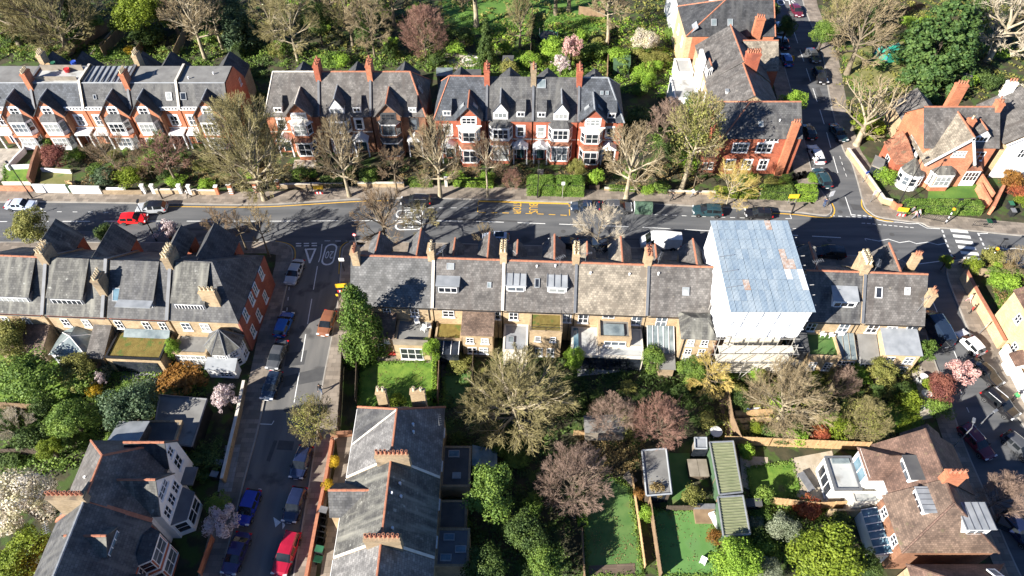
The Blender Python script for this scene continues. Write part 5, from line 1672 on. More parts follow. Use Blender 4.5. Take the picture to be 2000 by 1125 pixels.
def c1_house(label, x0, x1, roof, dorm, chim, street, wins):
	h = House('terrace_house', label, C1O, C1R, group=gC)
	h.gable(x0, x1, -5.2, 5.2, 5.9, 10.0, 'stock_brick', roof, yr=0.0, ridge=None, ov_end=0.0)
	if dorm:
		dx, dw, st = dorm
		h.dormer(dx, -4.2, 6.3, dw, 1.35, 4.2, 'pitch', 'lead_dark', roof, cols=st, rise=2.5, wh=0.95)
	for (gx, w, z) in street:
		back = (10.0 - z) * 5.2 / 4.1
		h.gable(gx - w / 2, gx + w / 2, back, 7.0, z - w * 0.6, z, None, roof, axis='y', over=0.2, ov_end=0.0, ridge=None, rname='street_gable_roof')
		h.part('street_gable_wall', MB().box(gx - w / 2, gx + w / 2, 5.15, 6.9, 0, z - w * 0.6), 'red_brick')
		h.polys([[(gx + w / 2, 6.9, z - w * 0.6), (gx - w / 2, 6.9, z - w * 0.6), (gx, 6.9, z - 0.1)]], 'red_brick', 'street_gable_wall')
		h.win(gx, 6.9, 3.8, 1.4, 1.7, 180)
	for w in wins:
		h.win(w[0], -5.2, w[1], w[2], w[3])
	if chim:
		for c in chim:
			h.chimney(*c[:7], brickm='stock_dark', pot='pot_cream', rows=c[7])
			h.parapet(c[0], 0, 0, [(-5.5, 5.7), (0, 10.0), (5.5, 5.7)], 0.4, 'stock_dark', 'lead_dark', 0.3)
	h.gutter((x0 + 0.1, -5.5, 5.65), (x1 - 0.1, -5.5, 5.65))
	h.trimband(x0 + 0.1, x1 - 0.1, -5.2, 5.35, 0.2, 'red_brick', name='eaves_course')
	return h


h = c1_house('terrace house at the left edge with lichened slates and orange ridge tiles', 0.4, 8.2, 'slate_lichen', (4.8, 4.4, 6), [(8.4, 0.3, 8.0, 11.4, 0.9, 2.0, 4, 2)], [(6.0, 4.4, 9.6)], [(3.0, 3.6, 0.9, 1.3), (5.6, 3.6, 0.9, 1.3)])
h.ridge([((0.4, 0, 10.1), (8.0, 0, 10.1))])
h.lean(2.6, 8.0, -8.4, -5.25, 2.5, 3.6, 'stock_dark', 'tile_mossy')
h.win(5.0, -8.4, 0.4, 2.2, 1.9, cols=3)
h = c1_house('terrace house with lichened slates above a glazed conservatory', 8.6, 16.0, 'slate_lichen', (11.4, 4.2, 6), [(15.7, -2.6, 6.0, 10.2, 0.9, 1.6, 5, 1)], [(13.2, 4.0, 9.3)], [(10.4, 3.6, 0.9, 1.4), (13.0, 3.6, 0.9, 1.4)])
h.part('conservatory_wall', MB().box(9.2, 13.4, -8.6, -5.25, 0, 2.4), 'trim_white')
mb = MB()
ap = (11.3, -6.8, 3.7)
ring = [(9.0, -5.3, 2.4), (9.0, -8.7, 2.4), (13.6, -8.7, 2.4), (13.6, -5.3, 2.4)]
for i in range(3):
	mb.slab([ring[i], ring[i + 1], ap], 0.05)
mb.slab([ring[3], ring[0], (11.3, -5.3, 3.7), ap], 0.05)
h.part('conservatory_roof', mb, 'pane_roof')
mb = MB()
for i in range(4):
	mb.tube([ring[i], ap], 0.05, 4)
h.part('glazing_bars', mb, 'trim_white')
h.win(11.3, -8.6, 0.3, 3.6, 1.8, cols=5, rows=2)
h.lean(13.9, 15.8, -9.0, -5.25, 2.6, 4.0, 'stock_dark', 'tile_grey_brown')
h = c1_house('terrace house with projecting glazed dormer above a sedum-covered flat extension', 16.2, 23.4, 'slate', (20.0, 4.0, 4), [(23.5, 0.4, 8.0, 11.5, 0.9, 2.2, 5, 2)], [(22.0, 2.4, 9.3)], [(17.0, 3.6, 0.9, 1.5), (20.4, 3.6, 0.9, 1.5), (22.4, 3.6, 0.9, 1.5)])
h.flat(16.4, 23.0, -9.2, -5.25, 3.0, 'stock_brick', 'sedum', 0.2, rimmat='metal_black')
h.part('rooflight_strip', MB().slab([(17.4, -6.2, 3.15), (23.0, -6.2, 3.15), (23.0, -5.3, 3.7), (17.4, -5.3, 3.7)], 0.06), 'pane_roof')
h.part('dormer_canopy', MB().box(17.9, 22.1, -5.2, -4.1, 7.7, 7.85, bottom=True), 'lead')
h.part('glass_doors', MB().box(17.0, 22.4, -9.28, -9.18, 0.2, 2.4), 'pane_dark')
h.skylight(17.2, -3.2, 7.5, 0.9, 1.6, 38, pane='pane_blue')
# end house
h = House('terrace_house', 'end terrace house with octagonal slate turret and red brick side wall on the street', C1O, C1R, group=gC)
h.gable(23.7, 31.9, -5.2, 5.4, 5.9, 10.2, 'stock_brick', 'slate', yr=0.2, hips=(0, 3.4), ridge=None, ov_end=0.0)
h.dormer(26.2, -4.2, 6.3, 3.9, 1.35, 4.2, 'pitch', 'lead_dark', 'slate_lichen', cols=9, rise=2.6, wh=0.95)
h.part('side_wall', MB().box(31.85, 32.1, -5.3, 5.5, 0, 5.85), 'dull_red')
for y, z in ((-3.5, 1.0), (-1.0, 1.0), (2.0, 1.0), (-3.5, 4.2), (-1.0, 4.2), (0.6, 4.2), (3.2, 4.2)):
	h.win(32.1, y, z, 1.0, 1.7, 90, pane='pane_blue')
h.chimney(28.9, -3.6, 6.2, 9.6, 1.9, 0.7, 4, 'stock_brick', 'pot_cream')
h.gable(24.2, 28.6, 0.6, 7.2, 7.1, 9.8, None, 'slate_dark', axis='y', ridge=None, over=0.2, ov_end=0.0, rname='street_gable_roof')
h.part('street_gable_wall', MB().box(24.2, 28.6, 5.3, 7.0, 0, 7.1), 'red_brick')
h.win(26.4, 7.0, 3.8, 1.4, 1.7, 180)
h.wins((25.3, 27.6), -5.2, 3.8, 1.1, 1.4)
h.flat(23.9, 28.0, -8.0, -5.25, 2.8, 'stock_brick', 'roof_felt', 0.15)
h.win(26.0, -8.0, 0.2, 3.6, 2.3, cols=6, rows=3)
tc = (29.9, -6.3)
pl = [(tc[0] + 2.0 * math.cos(R(a)), tc[1] + 2.0 * math.sin(R(a))) for a in range(22, 382, 45)]
h.part('turret_wall', MB().prism(pl, 0, 3.5), 'render_white')
mb = MB()
pe = [(tc[0] + 2.35 * math.cos(R(a)), tc[1] + 2.35 * math.sin(R(a)), 3.45) for a in range(22, 382, 45)]
for i in range(8):
	mb.slab([pe[i], pe[(i + 1) % 8], (*tc, 5.6)], 0.06)
t = h.part('turret_roof', mb, 'slate_lichen')
mb = MB()
for p in pe:
	mb.tube([p, (*tc, 5.66)], 0.07, 4)
o = mb.build('hip_ridges', 'lead_dark', t)
for a in (225, 270, 315, 0):
	h.win(tc[0] + 1.86 * math.cos(R(a)), tc[1] + 1.86 * math.sin(R(a)), 2.1, 1.1, 0.9, a + 90, cols=3, rows=2)
	h.win(tc[0] + 1.86 * math.cos(R(a)), tc[1] + 1.86 * math.sin(R(a)), 0.4, 1.1, 1.1, a + 90, cols=2, rows=2)
h.lean(28.2, 31.6, -9.4, -8.2, 1.9, 2.3, 'render_white', 'lead')
h.win(30.4, -9.4, 0.5, 1.5, 0.9, cols=3, rows=2)

# ------------------------------------------------------------------ villas at bottom centre, ridge running away from the camera
D2O, D2R = (-11.6, 40.0), -90
gE = 'semi-detached houses at the bottom centre'


def d2_house(label, x0, x1, roof, chim, dorm=None, hip=0):
	h = House('semi_detached_house', label, D2O, D2R, group=gE)
	h.gable(x0, x1, -4.8, 4.2, 6.0, 10.0, 'stock_brick', roof, yr=0.0, hips=(hip, 0), ridge='terracotta', ov_end=0.0)
	if chim is not None:
		h.chimney(chim, 0.2, 8.0, 11.0, 0.65, 3.2, 8, 'stock_dark', 'terracotta')
		h.parapet(chim, 0, 0, [(-5.0, 5.8), (0, 10.0), (4.4, 5.8)], 0.28, 'stock_brick', 'stone_trim', 0.18)
	if dorm:
		h.gable(dorm - 1.6, dorm + 1.6, -5.9, -1.6, 6.2, 8.2, 'stock_brick', 'slate', axis='y', ridge='terracotta', over=0.2, ov_end=0.1, rname='gable_roof', wname='gable_wall')
		h.win(dorm, -5.9, 4.2, 1.3, 1.5)
	h.wins((x0 + 2.0, x1 - 2.0), -4.8, 3.8, 1.1, 1.6)
	h.wins((x0 + 2.0, x1 - 2.0), -4.8, 0.8, 1.3, 1.8)
	h.door((x0 + x1) / 2, -4.8, 0.1)
	h.gutter((x0, -5.05, 5.7), (x1, -5.05, 5.7), 'trim_white')
	for x in (x0 + 1.8, x1 - 2.2):
		h.win(x, 4.2, 3.8, 1.0, 1.5, 180)
	return h


h = d2_house('semi-detached house with red hip ridge and pinkish grey roof, north end of its row', 0.0, 7.9, 'slate_pale', 8.0, hip=2.6)
h.slabs([[(0.05, -4.95, 6.0), (4.4, -4.95, 6.0), (2.7, -0.05, 10.08)]], 'slate', 'roof_patch', 0.06)
h.part('valley_lead', MB().tube([(4.4, -4.95, 6.02), (2.7, 0.0, 10.12)], 0.09, 5), 'stone_trim')
h.chimney(0.1, -2.0, 5.0, 9.6, 0.6, 1.0, 2, 'stock_brick', 'pot_cream')
h.chimney(0.1, 1.8, 5.0, 9.6, 0.6, 1.5, 2, 'stock_brick', 'pot_cream')
h.vents([(3.6, 1.6, 8.6), (4.4, 1.7, 8.5)])
h.flat(3.0, 7.6, 4.2, 7.2, 2.9, 'stock_dark', 'roof_felt_dark', 0.15)
h.skylight(3.9, 5.4, 2.95, 0.8, 1.2, 0, pane='pane_blue')
h.skylight(6.4, 5.8, 2.95, 0.7, 0.9, 0, pane='pane_pale')
h.part('glass_roof', MB().slab([(2.6, 7.3, 2.6), (5.0, 7.3, 2.6), (5.2, 10.0, 2.0), (2.9, 10.0, 2.0)], 0.06), 'pane_blue')
h.part('glass_wall', MB().box(2.9, 5.0, 7.3, 9.8, 0, 2.0), 'pane_blue')
h.aerial(2.4, 4.0, 6.4, 1.2, 10)
h = d2_house('semi-detached house with pale patched slates between the two long chimneys', 8.1, 15.9, 'slate_lichen', 16.0, dorm=10.4)
h.vents([(10.2, 1.0, 9.1), (11.4, 0.4, 9.6), (11.4, 1.2, 8.9), (14.6, 0.8, 9.3)])
h.flat(9.0, 12.0, 4.2, 7.0, 2.7, 'stock_dark', 'roof_felt_dark', 0.1)
h.flat(12.1, 15.8, 4.2, 7.4, 3.1, 'stock_dark', 'lead_dark', 0.1)
for x, y in ((13.0, 5.4), (14.2, 6.6), (15.0, 5.2)):
	h.skylight(x, y, 3.15, 0.7, 1.1, 0, pane='pane_blue')
h = d2_house('semi-detached house with plain pale slates cut by the bottom edge', 16.1, 24.0, 'slate_pale', None)

# ------------------------------------------------------------------ houses at bottom left: white and red brick, fronts to the street
C2O, C2R = (-38.9, 27.5), 90
h = House('white_house', 'white rendered house with street gable and two-storey bay at lower left', C2O, C2R)
h.gable(0.1, 8.4, -4.0, 4.6, 6.2, 10.8, 'render_white', 'tile_grey_brown', yr=0.0, hips=(0, 4.0), ridge='terracotta')
h.gable(0.6, 4.8, -4.9, -0.6, 6.2, 9.2, 'render_white', 'slate_lichen', axis='y', ridge='terracotta', over=0.2, ov_end=0.1, rname='gable_roof', wname='gable_wall')
h.gable(5.4, 8.3, -4.3, -0.4, 6.4, 8.8, 'render_white', 'slate_dark', axis='y', ridge='terracotta', over=0.15, ov_end=0.1, rname='gable_roof', wname='gable_wall')
h.win(2.7, -4.9, 6.6, 2.0, 1.0, cols=3, rows=2)
h.wins((1.4, 2.7, 4.0), -4.9, 4.0, 1.0, 1.6)
h.bay(2.7, -4.9, 3.8, 1.3, 0.2, 3.2, wall='render_white', roof='lead_dark', flatroof=True, sillh=0.8, cols=2)
h.win(6.8, -4.3, 6.4, 0.9, 1.2)
h.win(6.8, -4.3, 3.9, 1.2, 1.8, cols=2)
h.win(7.6, -4.0, 1.0, 1.0, 1.6)
h.part('porch', MB().box(5.2, 7.2, -5.6, -4.2, 2.6, 2.8, bottom=True), 'lead_dark')
h.door(6.2, -4.3, 0.2)
h.chimney(0.1, 1.4, 8.0, 11.7, 0.7, 3.4, 8, 'stock_dark', 'terracotta')
h.part('party_cap', MB().slab([(-0.2, -4.4, 6.15), (0.2, -4.4, 6.15), (0.2, 0, 10.7), (-0.2, 0, 10.7)], 0.5), 'terracotta')
h.part('party_cap', MB().slab([(-0.2, 4.9, 6.15), (0.2, 4.9, 6.15), (0.2, 0, 10.7), (-0.2, 0, 10.7)], 0.5), 'terracotta')
h.vents([(3.0, 1.9, 8.9)])
h.flat(8.5, 12.5, -2.5, 4.0, 3.2, 'stock_dark', 'roof_felt_dark', 0.1, wname='side_wing_wall', rname='side_wing_roof')
h.lean(8.5, 11.6, 0.5, 3.5, 4.4, 5.2, 'slate_dark', 'lead', hi='x0')
h.flat(0.5, 7.5, 4.6, 6.2, 3.0, 'stock_dark', 'roof_felt', 0.15)

h = House('brick_house', 'house with brick and white striped bays, slate roof and gabled dormer at lower left', C2O, C2R)
h.gable(-9.4, -0.25, -4.2, 4.6, 6.2, 10.8, 'red_brick', 'slate', yr=0.0, ridge='lead')
h.dormer(-3.0, -2.6, 7.4, 2.6, 1.2, 2.6, 'gable', 'slate_dark', 'slate_lichen', cols=3, rise=1.3, pane='pane_blue')
h.skylight(-7.2, -2.2, 8.3, 1.0, 1.2, 45, pane='pane_blue')
h.bay(-2.4, -4.2, 3.6, 1.1, 0.2, 6.0, wall='trim_white', apron='red_brick', roof='slate_dark', rise=0.5, floors=2, sillh=0.7, cols=2)
h.gable(-9.0, -5.2, -5.2, -1.0, 6.2, 8.6, 'red_brick', 'slate_dark', axis='y', ridge=None, over=0.2, ov_end=0.1, rname='gable_roof', wname='gable_wall')
h.bay(-7.0, -5.2, 3.2, 1.0, 0.2, 5.8, wall='trim_white', apron='red_brick', roof='slate_dark', rise=0.5, floors=2, sillh=0.7, cols=2)
h.chimney(-9.4, 0.6, 8.0, 12.0, 0.8, 3.4, 8, 'stock_brick', 'pot_cream')
h.chimney(-9.3, 4.0, 6.0, 9.5, 0.8, 1.8, 5, 'orange_brick', 'terracotta')
h.win(-4.6, -4.2, 3.6, 1.0, 1.7, cols=2)
h.aerial(-1.4, 4.4, 6.3, 1.6)
h = House('brick_house', 'red brick house with slate roof cut by the bottom left corner', C2O, C2R)
h.gable(-18.6, -9.6, -4.2, 4.6, 6.2, 10.8, 'red_brick', 'slate', yr=0.0, ridge='lead')
h.bay(-12.4, -4.2, 3.4, 1.1, 0.2, 6.0, wall='trim_white', apron='red_brick', roof='slate_dark', rise=0.5, floors=2, sillh=0.7, cols=2)

# ------------------------------------------------------------------ houses at bottom right, rear side in view
D3O, D3R = (41.4, 36.0), -90
h = House('brown_tiled_house', 'brown tiled house with dark flat dormer and white flat-roofed extension at lower right', D3O, D3R)
h.gable(0.0, 5.4, -3.6, 4.6, 5.2, 8.4, 'render_white', 'tile_brown', yr=0.4, ridge='tile_brown', ov_end=0.1)
h.gable(0.5, 3.7, -5.2, -1.2, 5.4, 7.0, 'render_white', 'tile_brown', axis='y', hips=(1.8, 0.01), ridge=None, over=0.3, rname='wing_roof', wname='wing_wall')
h.dormer(3.6, -2.2, 5.8, 2.4, 1.5, 3.0, 'flat', 'render_white', 'roof_felt_dark', cols=2, wh=1.0)
h.win(2.1, -5.2, 3.0, 2.4, 1.8, cols=2, rows=1, pane='pane_blue')
h.flat(0.2, 4.0, -8.0, -5.25, 2.9, 'render_white', 'roof_felt_pale', 0.22, rimmat='lead_dark')
h.win(2.1, -8.0, 0.3, 3.0, 2.1, cols=3, rows=1)
h.part('rooflight', MB().box(0.5, 1.0, -7.4, -5.6, 2.9, 3.2), 'pane_roof')
h.flat(4.1, 5.4, -6.4, -3.7, 2.8, 'render_cream', 'pane_pale', 0.15)
h.win(3.72, -3.0, 3.2, 1.4, 1.4, 90)
h.chimney(5.4, 0.8, 6.4, 9.9, 0.8, 1.8, 4, 'orange_brick', 'terracotta')
h.gable(-1.8, 0.6, 0.4, 4.2, 4.4, 6.2, 'red_brick', 'tile_mossy', ridge=None, rname='side_roof', wname='side_wall')
h.win(2.6, 4.6, 3.4, 1.6, 1.4, 180)
h.win(2.6, 4.6, 0.8, 2.0, 1.6, 180)
for x in (1.2, 3.6):
	h.part('bay_canopy', MB().slab([(x - 1.0, 4.62, 2.7), (x + 1.0, 4.62, 2.7), (x + 0.8, 5.8, 2.3), (x - 0.8, 5.8, 2.3)], 0.06), 'pane_blue')
h = House('brown_tiled_house', 'brown tiled house with two panelled dormers and long glass rear lean-to at lower right', D3O, D3R)
h.gable(5.5, 11.0, -4.2, 4.6, 5.0, 8.5, 'brown_brick', 'tile_mossy', yr=0.2, hips=(0, 3.2), ridge='tile_brown', ov_end=0.1)
h.dormer(7.0, -2.2, 5.9, 2.4, 1.5, 2.0, 'flat', 'render_white', 'lead', cols=3, wh=0.9)
for k in range(5):
	h.part('panel_joint', MB().box(5.9 + k * 0.54, 5.94 + k * 0.54, -2.3, -0.2, 7.5, 7.56), 'lead_dark')
h.part('glass_lean_to', MB().slab([(5.8, -5.6, 2.2), (10.4, -5.6, 2.2), (10.4, -4.25, 2.9), (5.8, -4.25, 2.9)], 0.06), 'pane_blue')
for k in range(7):
	h.part('glazing_bar', MB().tube([(5.8 + k * 0.767, -5.62, 2.26), (5.8 + k * 0.767, -4.25, 2.96)], 0.05, 4), 'trim_white')
h.part('lean_to_wall', MB().box(5.8, 10.4, -5.55, -4.25, 0, 2.1), 'trim_white')
h.part('patio_wall', MB().box(5.5, 5.7, -8.6, -4.2, 0, 1.8), 'stock_brick')
h.wins((6.8, 9.6), -4.2, 3.3, 1.0, 1.2)
d = h.part('dormer', MB().box(7.6, 9.8, 1.0, 3.6, 5.6, 7.5), 'render_white')
h.part('dormer_roof', MB().box(7.3, 10.0, 0.9, 3.8, 7.5, 7.6, bottom=True), 'lead', d)
for k in range(5):
	h.part('panel_joint', MB().box(7.3, 10.0, 0.95 + k * 0.68, 1.0 + k * 0.68, 7.6, 7.66), 'lead_dark', d)
h.winmesh(9.82, 2.3, 6.2, 1.6, 0.9, 2, 1, d, ang=90)
for x in (7.0, 9.6):
	h.part('bay_canopy', MB().slab([(x - 1.0, 4.62, 2.7), (x + 1.0, 4.62, 2.7), (x + 0.8, 5.8, 2.3), (x - 0.8, 5.8, 2.3)], 0.06), 'pane_blue')
h = House('brown_tiled_house', 'brown tiled house with one roof window cut by the bottom edge of the picture', D3O, D3R)
h.gable(12.4, 20.0, -4.2, 4.6, 5.0, 8.2, 'stock_brick', 'tile_brown', yr=0.2, hips=(3.4, 0), ridge='tile_brown')
h.skylight(13.6, 2.6, 6.35, 0.8, 1.3, 42, -90, pane='pane_pale', frame='trim_white')
h.win(15.0, -4.2, 3.2, 1.2, 1.2)

h = House('tan_brick_house', 'tan brick house with small white windows cut by the right edge of the picture', (61.0, 56.0), -90)
h.gable(0, 12, 0, 9, 6.6, 9.8, 'tan_brick', 'tile_brown', ridge=None)
for x, z in ((3.0, 4.2), (7.0, 4.2), (9.6, 3.8), (5.2, 1.4), (10.4, 1.2)):
	h.win(x, 0, z, 0.9, 1.2)
h.lean(6.4, 8.0, -1.2, 0, 2.2, 2.9, 'render_white', 'tile_brown')
h = House('brick_house', 'orange brick house with tiled roof behind the cedar at the top right', (68, 139), 0)
h.gable(0, 16, 0, 9, 5.6, 9.5, 'orange_brick', 'tile_clay')
h.wins((3, 7, 11), 0, 3.2, 1.2, 1.5)


# ------------------------------------------------------------------ trees and shrubs
def project_y(x, y, z):
	zc = y * CP + (CAM_H - z) * SP
	return CY + FPX * ((CAM_H - z) * CP - y * SP) / zc, zc


def height_to(bx, by, topy):
	x, y, _ = G(bx, by)
	lo, hi = 0.3, 30.0
	for _ in range(40):
		m = (lo + hi) / 2
		if project_y(x, y, m)[0] > topy:
			lo = m
		else:
			hi = m
	return lo


class Fast:
	"""tapered three- to six-sided branches collected quickly"""
	def __init__(self):
		self.v, self.f = [], []

	def tube(self, P, r, n):
		b = len(self.v)
		for i, p in enumerate(P):
			q, s = P[min(i + 1, len(P) - 1)], P[max(i - 1, 0)]
			dx, dy, dz = q[0] - s[0], q[1] - s[1], q[2] - s[2]
			l = math.sqrt(dx * dx + dy * dy + dz * dz) or 1
			dx, dy, dz = dx / l, dy / l, dz / l
			if abs(dz) < 0.9:
				ax, ay, az = dy, -dx, 0.0
			else:
				ax, ay, az = 0.0, dz, -dy
			l = math.sqrt(ax * ax + ay * ay + az * az) or 1
			ax, ay, az = ax / l, ay / l, az / l
			cx, cy, cz = dy * az - dz * ay, dz * ax - dx * az, dx * ay - dy * ax
			for k in range(n):
				t = 6.2832 * k / n
				c, sn = math.cos(t) * r[i], math.sin(t) * r[i]
				self.v.append((p[0] + ax * c + cx * sn, p[1] + ay * c + cy * sn, p[2] + az * c + cz * sn))
		for i in range(len(P) - 1):
			for k in range(n):
				k2 = (k + 1) % n
				self.f.append((b + i * n + k, b + i * n + k2, b + (i + 1) * n + k2, b + (i + 1) * n + k))

	def mesh(self, name):
		me = bpy.data.meshes.new(name)
		me.from_pydata(self.v, [], self.f)
		me.polygons.foreach_set('use_smooth', [True] * len(self.f))
		me.materials.append(MATS['bark'])
		return me


def bare_proto(seed, trunk=0.3, limbs=8, elev=(25, 75), nb=(7, 6, 6), rad=0.5, droop=0.0, twig=0.032, r0=0.32, jit=0.16, lean=0.0, ratio=(0.62, 0.5, 0.42), limb_len=1.0):
	"""bare tree about 10 m tall with crown radius rad*10; returns wood mesh and twig mesh"""
	rd = random.Random(seed)
	wood, tw = Fast(), Fast()
	th = trunk * 10
	zc, rz, rx = (10 + th * 0.7) / 2, (10 - th * 0.7) / 2, rad * 10

	def path(p, d, L, n, up, j):
		P = [p]
		d = Vector(d)
		q = Vector(p)
		for _ in range(n):
			d = (d + Vector((rd.uniform(-j, j), rd.uniform(-j, j), rd.uniform(-j, j) + up))).normalized()
			q = q + d * (L / n)
			P.append(tuple(q))
		return P

	def kids(P, R_, lvl, L):
		n = nb[lvl]
		for i in range(n):
			t = 0.28 + 0.72 * (i + rd.random()) / n
			f = t * (len(P) - 1)
			k = min(int(f), len(P) - 2)
			a, b = Vector(P[k]), Vector(P[k + 1])
			p = a.lerp(b, f - k)
			d = (b - a).normalized()
			ax = d.cross(Vector((rd.uniform(-1, 1), rd.uniform(-1, 1), rd.uniform(-1, 1)))).normalized()
			d2 = (Matrix.Rotation(R(rd.uniform(16, 46)), 3, ax) @ d)
			L2 = L * ratio[lvl] * rd.uniform(0.7, 1.2) * (1.12 - 0.45 * t)
			A_ = (d2.x ** 2 + d2.y ** 2) / rx ** 2 + d2.z ** 2 / rz ** 2
			B_ = 2 * ((p.x * d2.x + p.y * d2.y) / rx ** 2 + (p.z - zc) * d2.z / rz ** 2)
			C_ = (p.x ** 2 + p.y ** 2) / rx ** 2 + (p.z - zc) ** 2 / rz ** 2 - 1
			reach = max((-B_ + math.sqrt(max(B_ * B_ - 4 * A_ * C_, 0.0))) / (2 * A_), 0.25)
			if lvl == 0:
				L2 = min(max(L2, reach * rd.uniform(0.5, 0.7)), reach * 0.95)
			else:
				L2 = min(L2 * 1.1, reach * rd.uniform(0.9, 1.05))
			r = max(R_ * (0.62 - 0.2 * t), twig)
			if lvl < 2:
				Q = path(tuple(p), d2, L2, 4 if lvl == 0 else 3, 0.06 - droop, jit)
				m = len(Q)
				(wood if lvl == 0 else tw).tube(Q, [r * (1 - 0.7 * i2 / (m - 1)) for i2 in range(m)], 5 if lvl == 0 else 4)
				kids(Q, r, lvl + 1, L2)
			else:
				Q = path(tuple(p), d2, L2 * 1.15, 2, 0.03 - droop * 1.5, jit)
				tw.tube(Q, [twig, twig * 0.8, twig * 0.35], 3)

	lead = th + 0.34 * (10 - th)
	T = path((0, 0, -0.2), (lean, 0, 1), lead + 0.2, 7, 0.25, 0.06)
	wood.tube(T, [r0 * k for k in (1.4, 1.05, 0.92, 0.85, 0.72, 0.55, 0.4, 0.28)], 8)
	for i in range(limbs):
		az = 2.39996 * i + rd.uniform(-0.3, 0.3)
		u = (i + 0.5) / limbs
		el = R(elev[0] + (elev[1] - elev[0]) * u ** 1.25)
		d = (math.cos(az) * math.cos(el), math.sin(az) * math.cos(el), math.sin(el))
		z = th * 0.95 + (lead - th * 0.95) * min(1, u * 1.1 + rd.uniform(0, 0.1))
		k = min(int((z + 0.2) / (lead + 0.2) * 7), 6)
		st = Vector(T[k]).lerp(Vector(T[k + 1]), (z + 0.2) / (lead + 0.2) * 7 - k)
		# distance to the crown ellipsoid along d
		A_ = (d[0] ** 2 + d[1] ** 2) / rx ** 2 + d[2] ** 2 / rz ** 2
		B_ = 2 * ((st.x * d[0] + st.y * d[1]) / rx ** 2 + (st.z - zc) * d[2] / rz ** 2)
		C_ = (st.x ** 2 + st.y ** 2) / rx ** 2 + (st.z - zc) ** 2 / rz ** 2 - 1
		reach = (-B_ + math.sqrt(max(B_ * B_ - 4 * A_ * C_, 0.01))) / (2 * A_)
		L = max(reach, 1.5) * rd.uniform(0.72, 0.86) * limb_len
		P = path(tuple(st), d, L, 5, 0.05 - droop * 0.4, jit)
		r = r0 * rd.uniform(0.36, 0.52)
		wood.tube(P, [r * (1 - 0.75 * k / 5) for k in range(6)], 6)
		kids(P, r * 0.75, 0, max(L, rx * 0.62))
	return wood.mesh('trunk'), tw.mesh('crown')


PB = {
	'plane': [bare_proto(1, 0.24, 13, (2, 82), (8, 7, 5), 0.5, twig=0.019, r0=0.34, jit=0.12), bare_proto(2, 0.25, 12, (2, 82), (8, 7, 5), 0.48, twig=0.019, r0=0.34, jit=0.12)],
	'big': [bare_proto(3, 0.14, 22, (-4, 86), (9, 8, 6), 0.62, twig=0.018, r0=0.32, jit=0.1)],
	'pollard': [bare_proto(4, 0.4, 10, (5, 80), (7, 6, 5), 0.32, r0=0.2, twig=0.02, jit=0.12), bare_proto(5, 0.42, 9, (5, 80), (7, 6, 5), 0.3, r0=0.19, twig=0.02, jit=0.12)],
	'brush': [bare_proto(6, 0.08, 24, (0, 86), (9, 8, 6), 0.62, twig=0.018, r0=0.17, jit=0.09), bare_proto(7, 0.1, 22, (0, 86), (9, 8, 6), 0.6, twig=0.018, r0=0.16, jit=0.09)],
	'tall': [bare_proto(8, 0.3, 12, (5, 84), (8, 7, 6), 0.34, twig=0.02, r0=0.25, jit=0.12), bare_proto(9, 0.36, 11, (10, 84), (8, 7, 6), 0.32, lean=-0.12, twig=0.02, r0=0.23, jit=0.12)],
	'weep': [bare_proto(10, 0.24, 12, (5, 80), (8, 8, 7), 0.42, droop=0.12, twig=0.018, r0=0.2)],
	'dead': [bare_proto(11, 0.2, 9, (25, 75), (4, 4, 3), 0.55, r0=0.42, twig=0.04, jit=0.2)],
	'spread': [bare_proto(12, 0.16, 12, (2, 72), (7, 7, 5), 0.62, r0=0.16, twig=0.019, jit=0.14)],
}


def leaf_cloud(pos, nrm, size, seed, tone=None):
	"""one quad per leaf, turned mostly along nrm"""
	rs = np.random.RandomState(seed)
	n = len(pos)
	N = nrm + rs.normal(0, 0.55, (n, 3))
	N /= np.linalg.norm(N, axis=1)[:, None] + 1e-9
	A = np.cross(N, rs.normal(0, 1, (n, 3)))
	A /= np.linalg.norm(A, axis=1)[:, None] + 1e-9
	B = np.cross(N, A)
	s = size * rs.uniform(0.6, 1.3, (n, 1))
	V = np.stack([pos - A * s * 0.5, pos + B * s * 0.32, pos + A * s * 0.5, pos - B * s * 0.32], axis=1).reshape(-1, 3)
	me = bpy.data.meshes.new('crown')
	me.vertices.add(4 * n)
	me.vertices.foreach_set('co', V.astype(np.float32).ravel())
	me.loops.add(4 * n)
	me.loops.foreach_set('vertex_index', np.arange(4 * n, dtype=np.int32))
	me.polygons.add(n)
	me.polygons.foreach_set('loop_start', np.arange(0, 4 * n, 4, dtype=np.int32))
	me.polygons.foreach_set('loop_total', np.full(n, 4, dtype=np.int32))
	at = me.attributes.new('tone', 'FLOAT', 'POINT')
	tn = rs.uniform(0, 1, n) if tone is None else np.clip(tone + rs.uniform(-0.3, 0.3, n), 0, 1)
	at.data.foreach_set('value', np.repeat(tn, 4).astype(np.float32))
	me.update()
	me.materials.append(MATS['leaf_mid'])
	return me


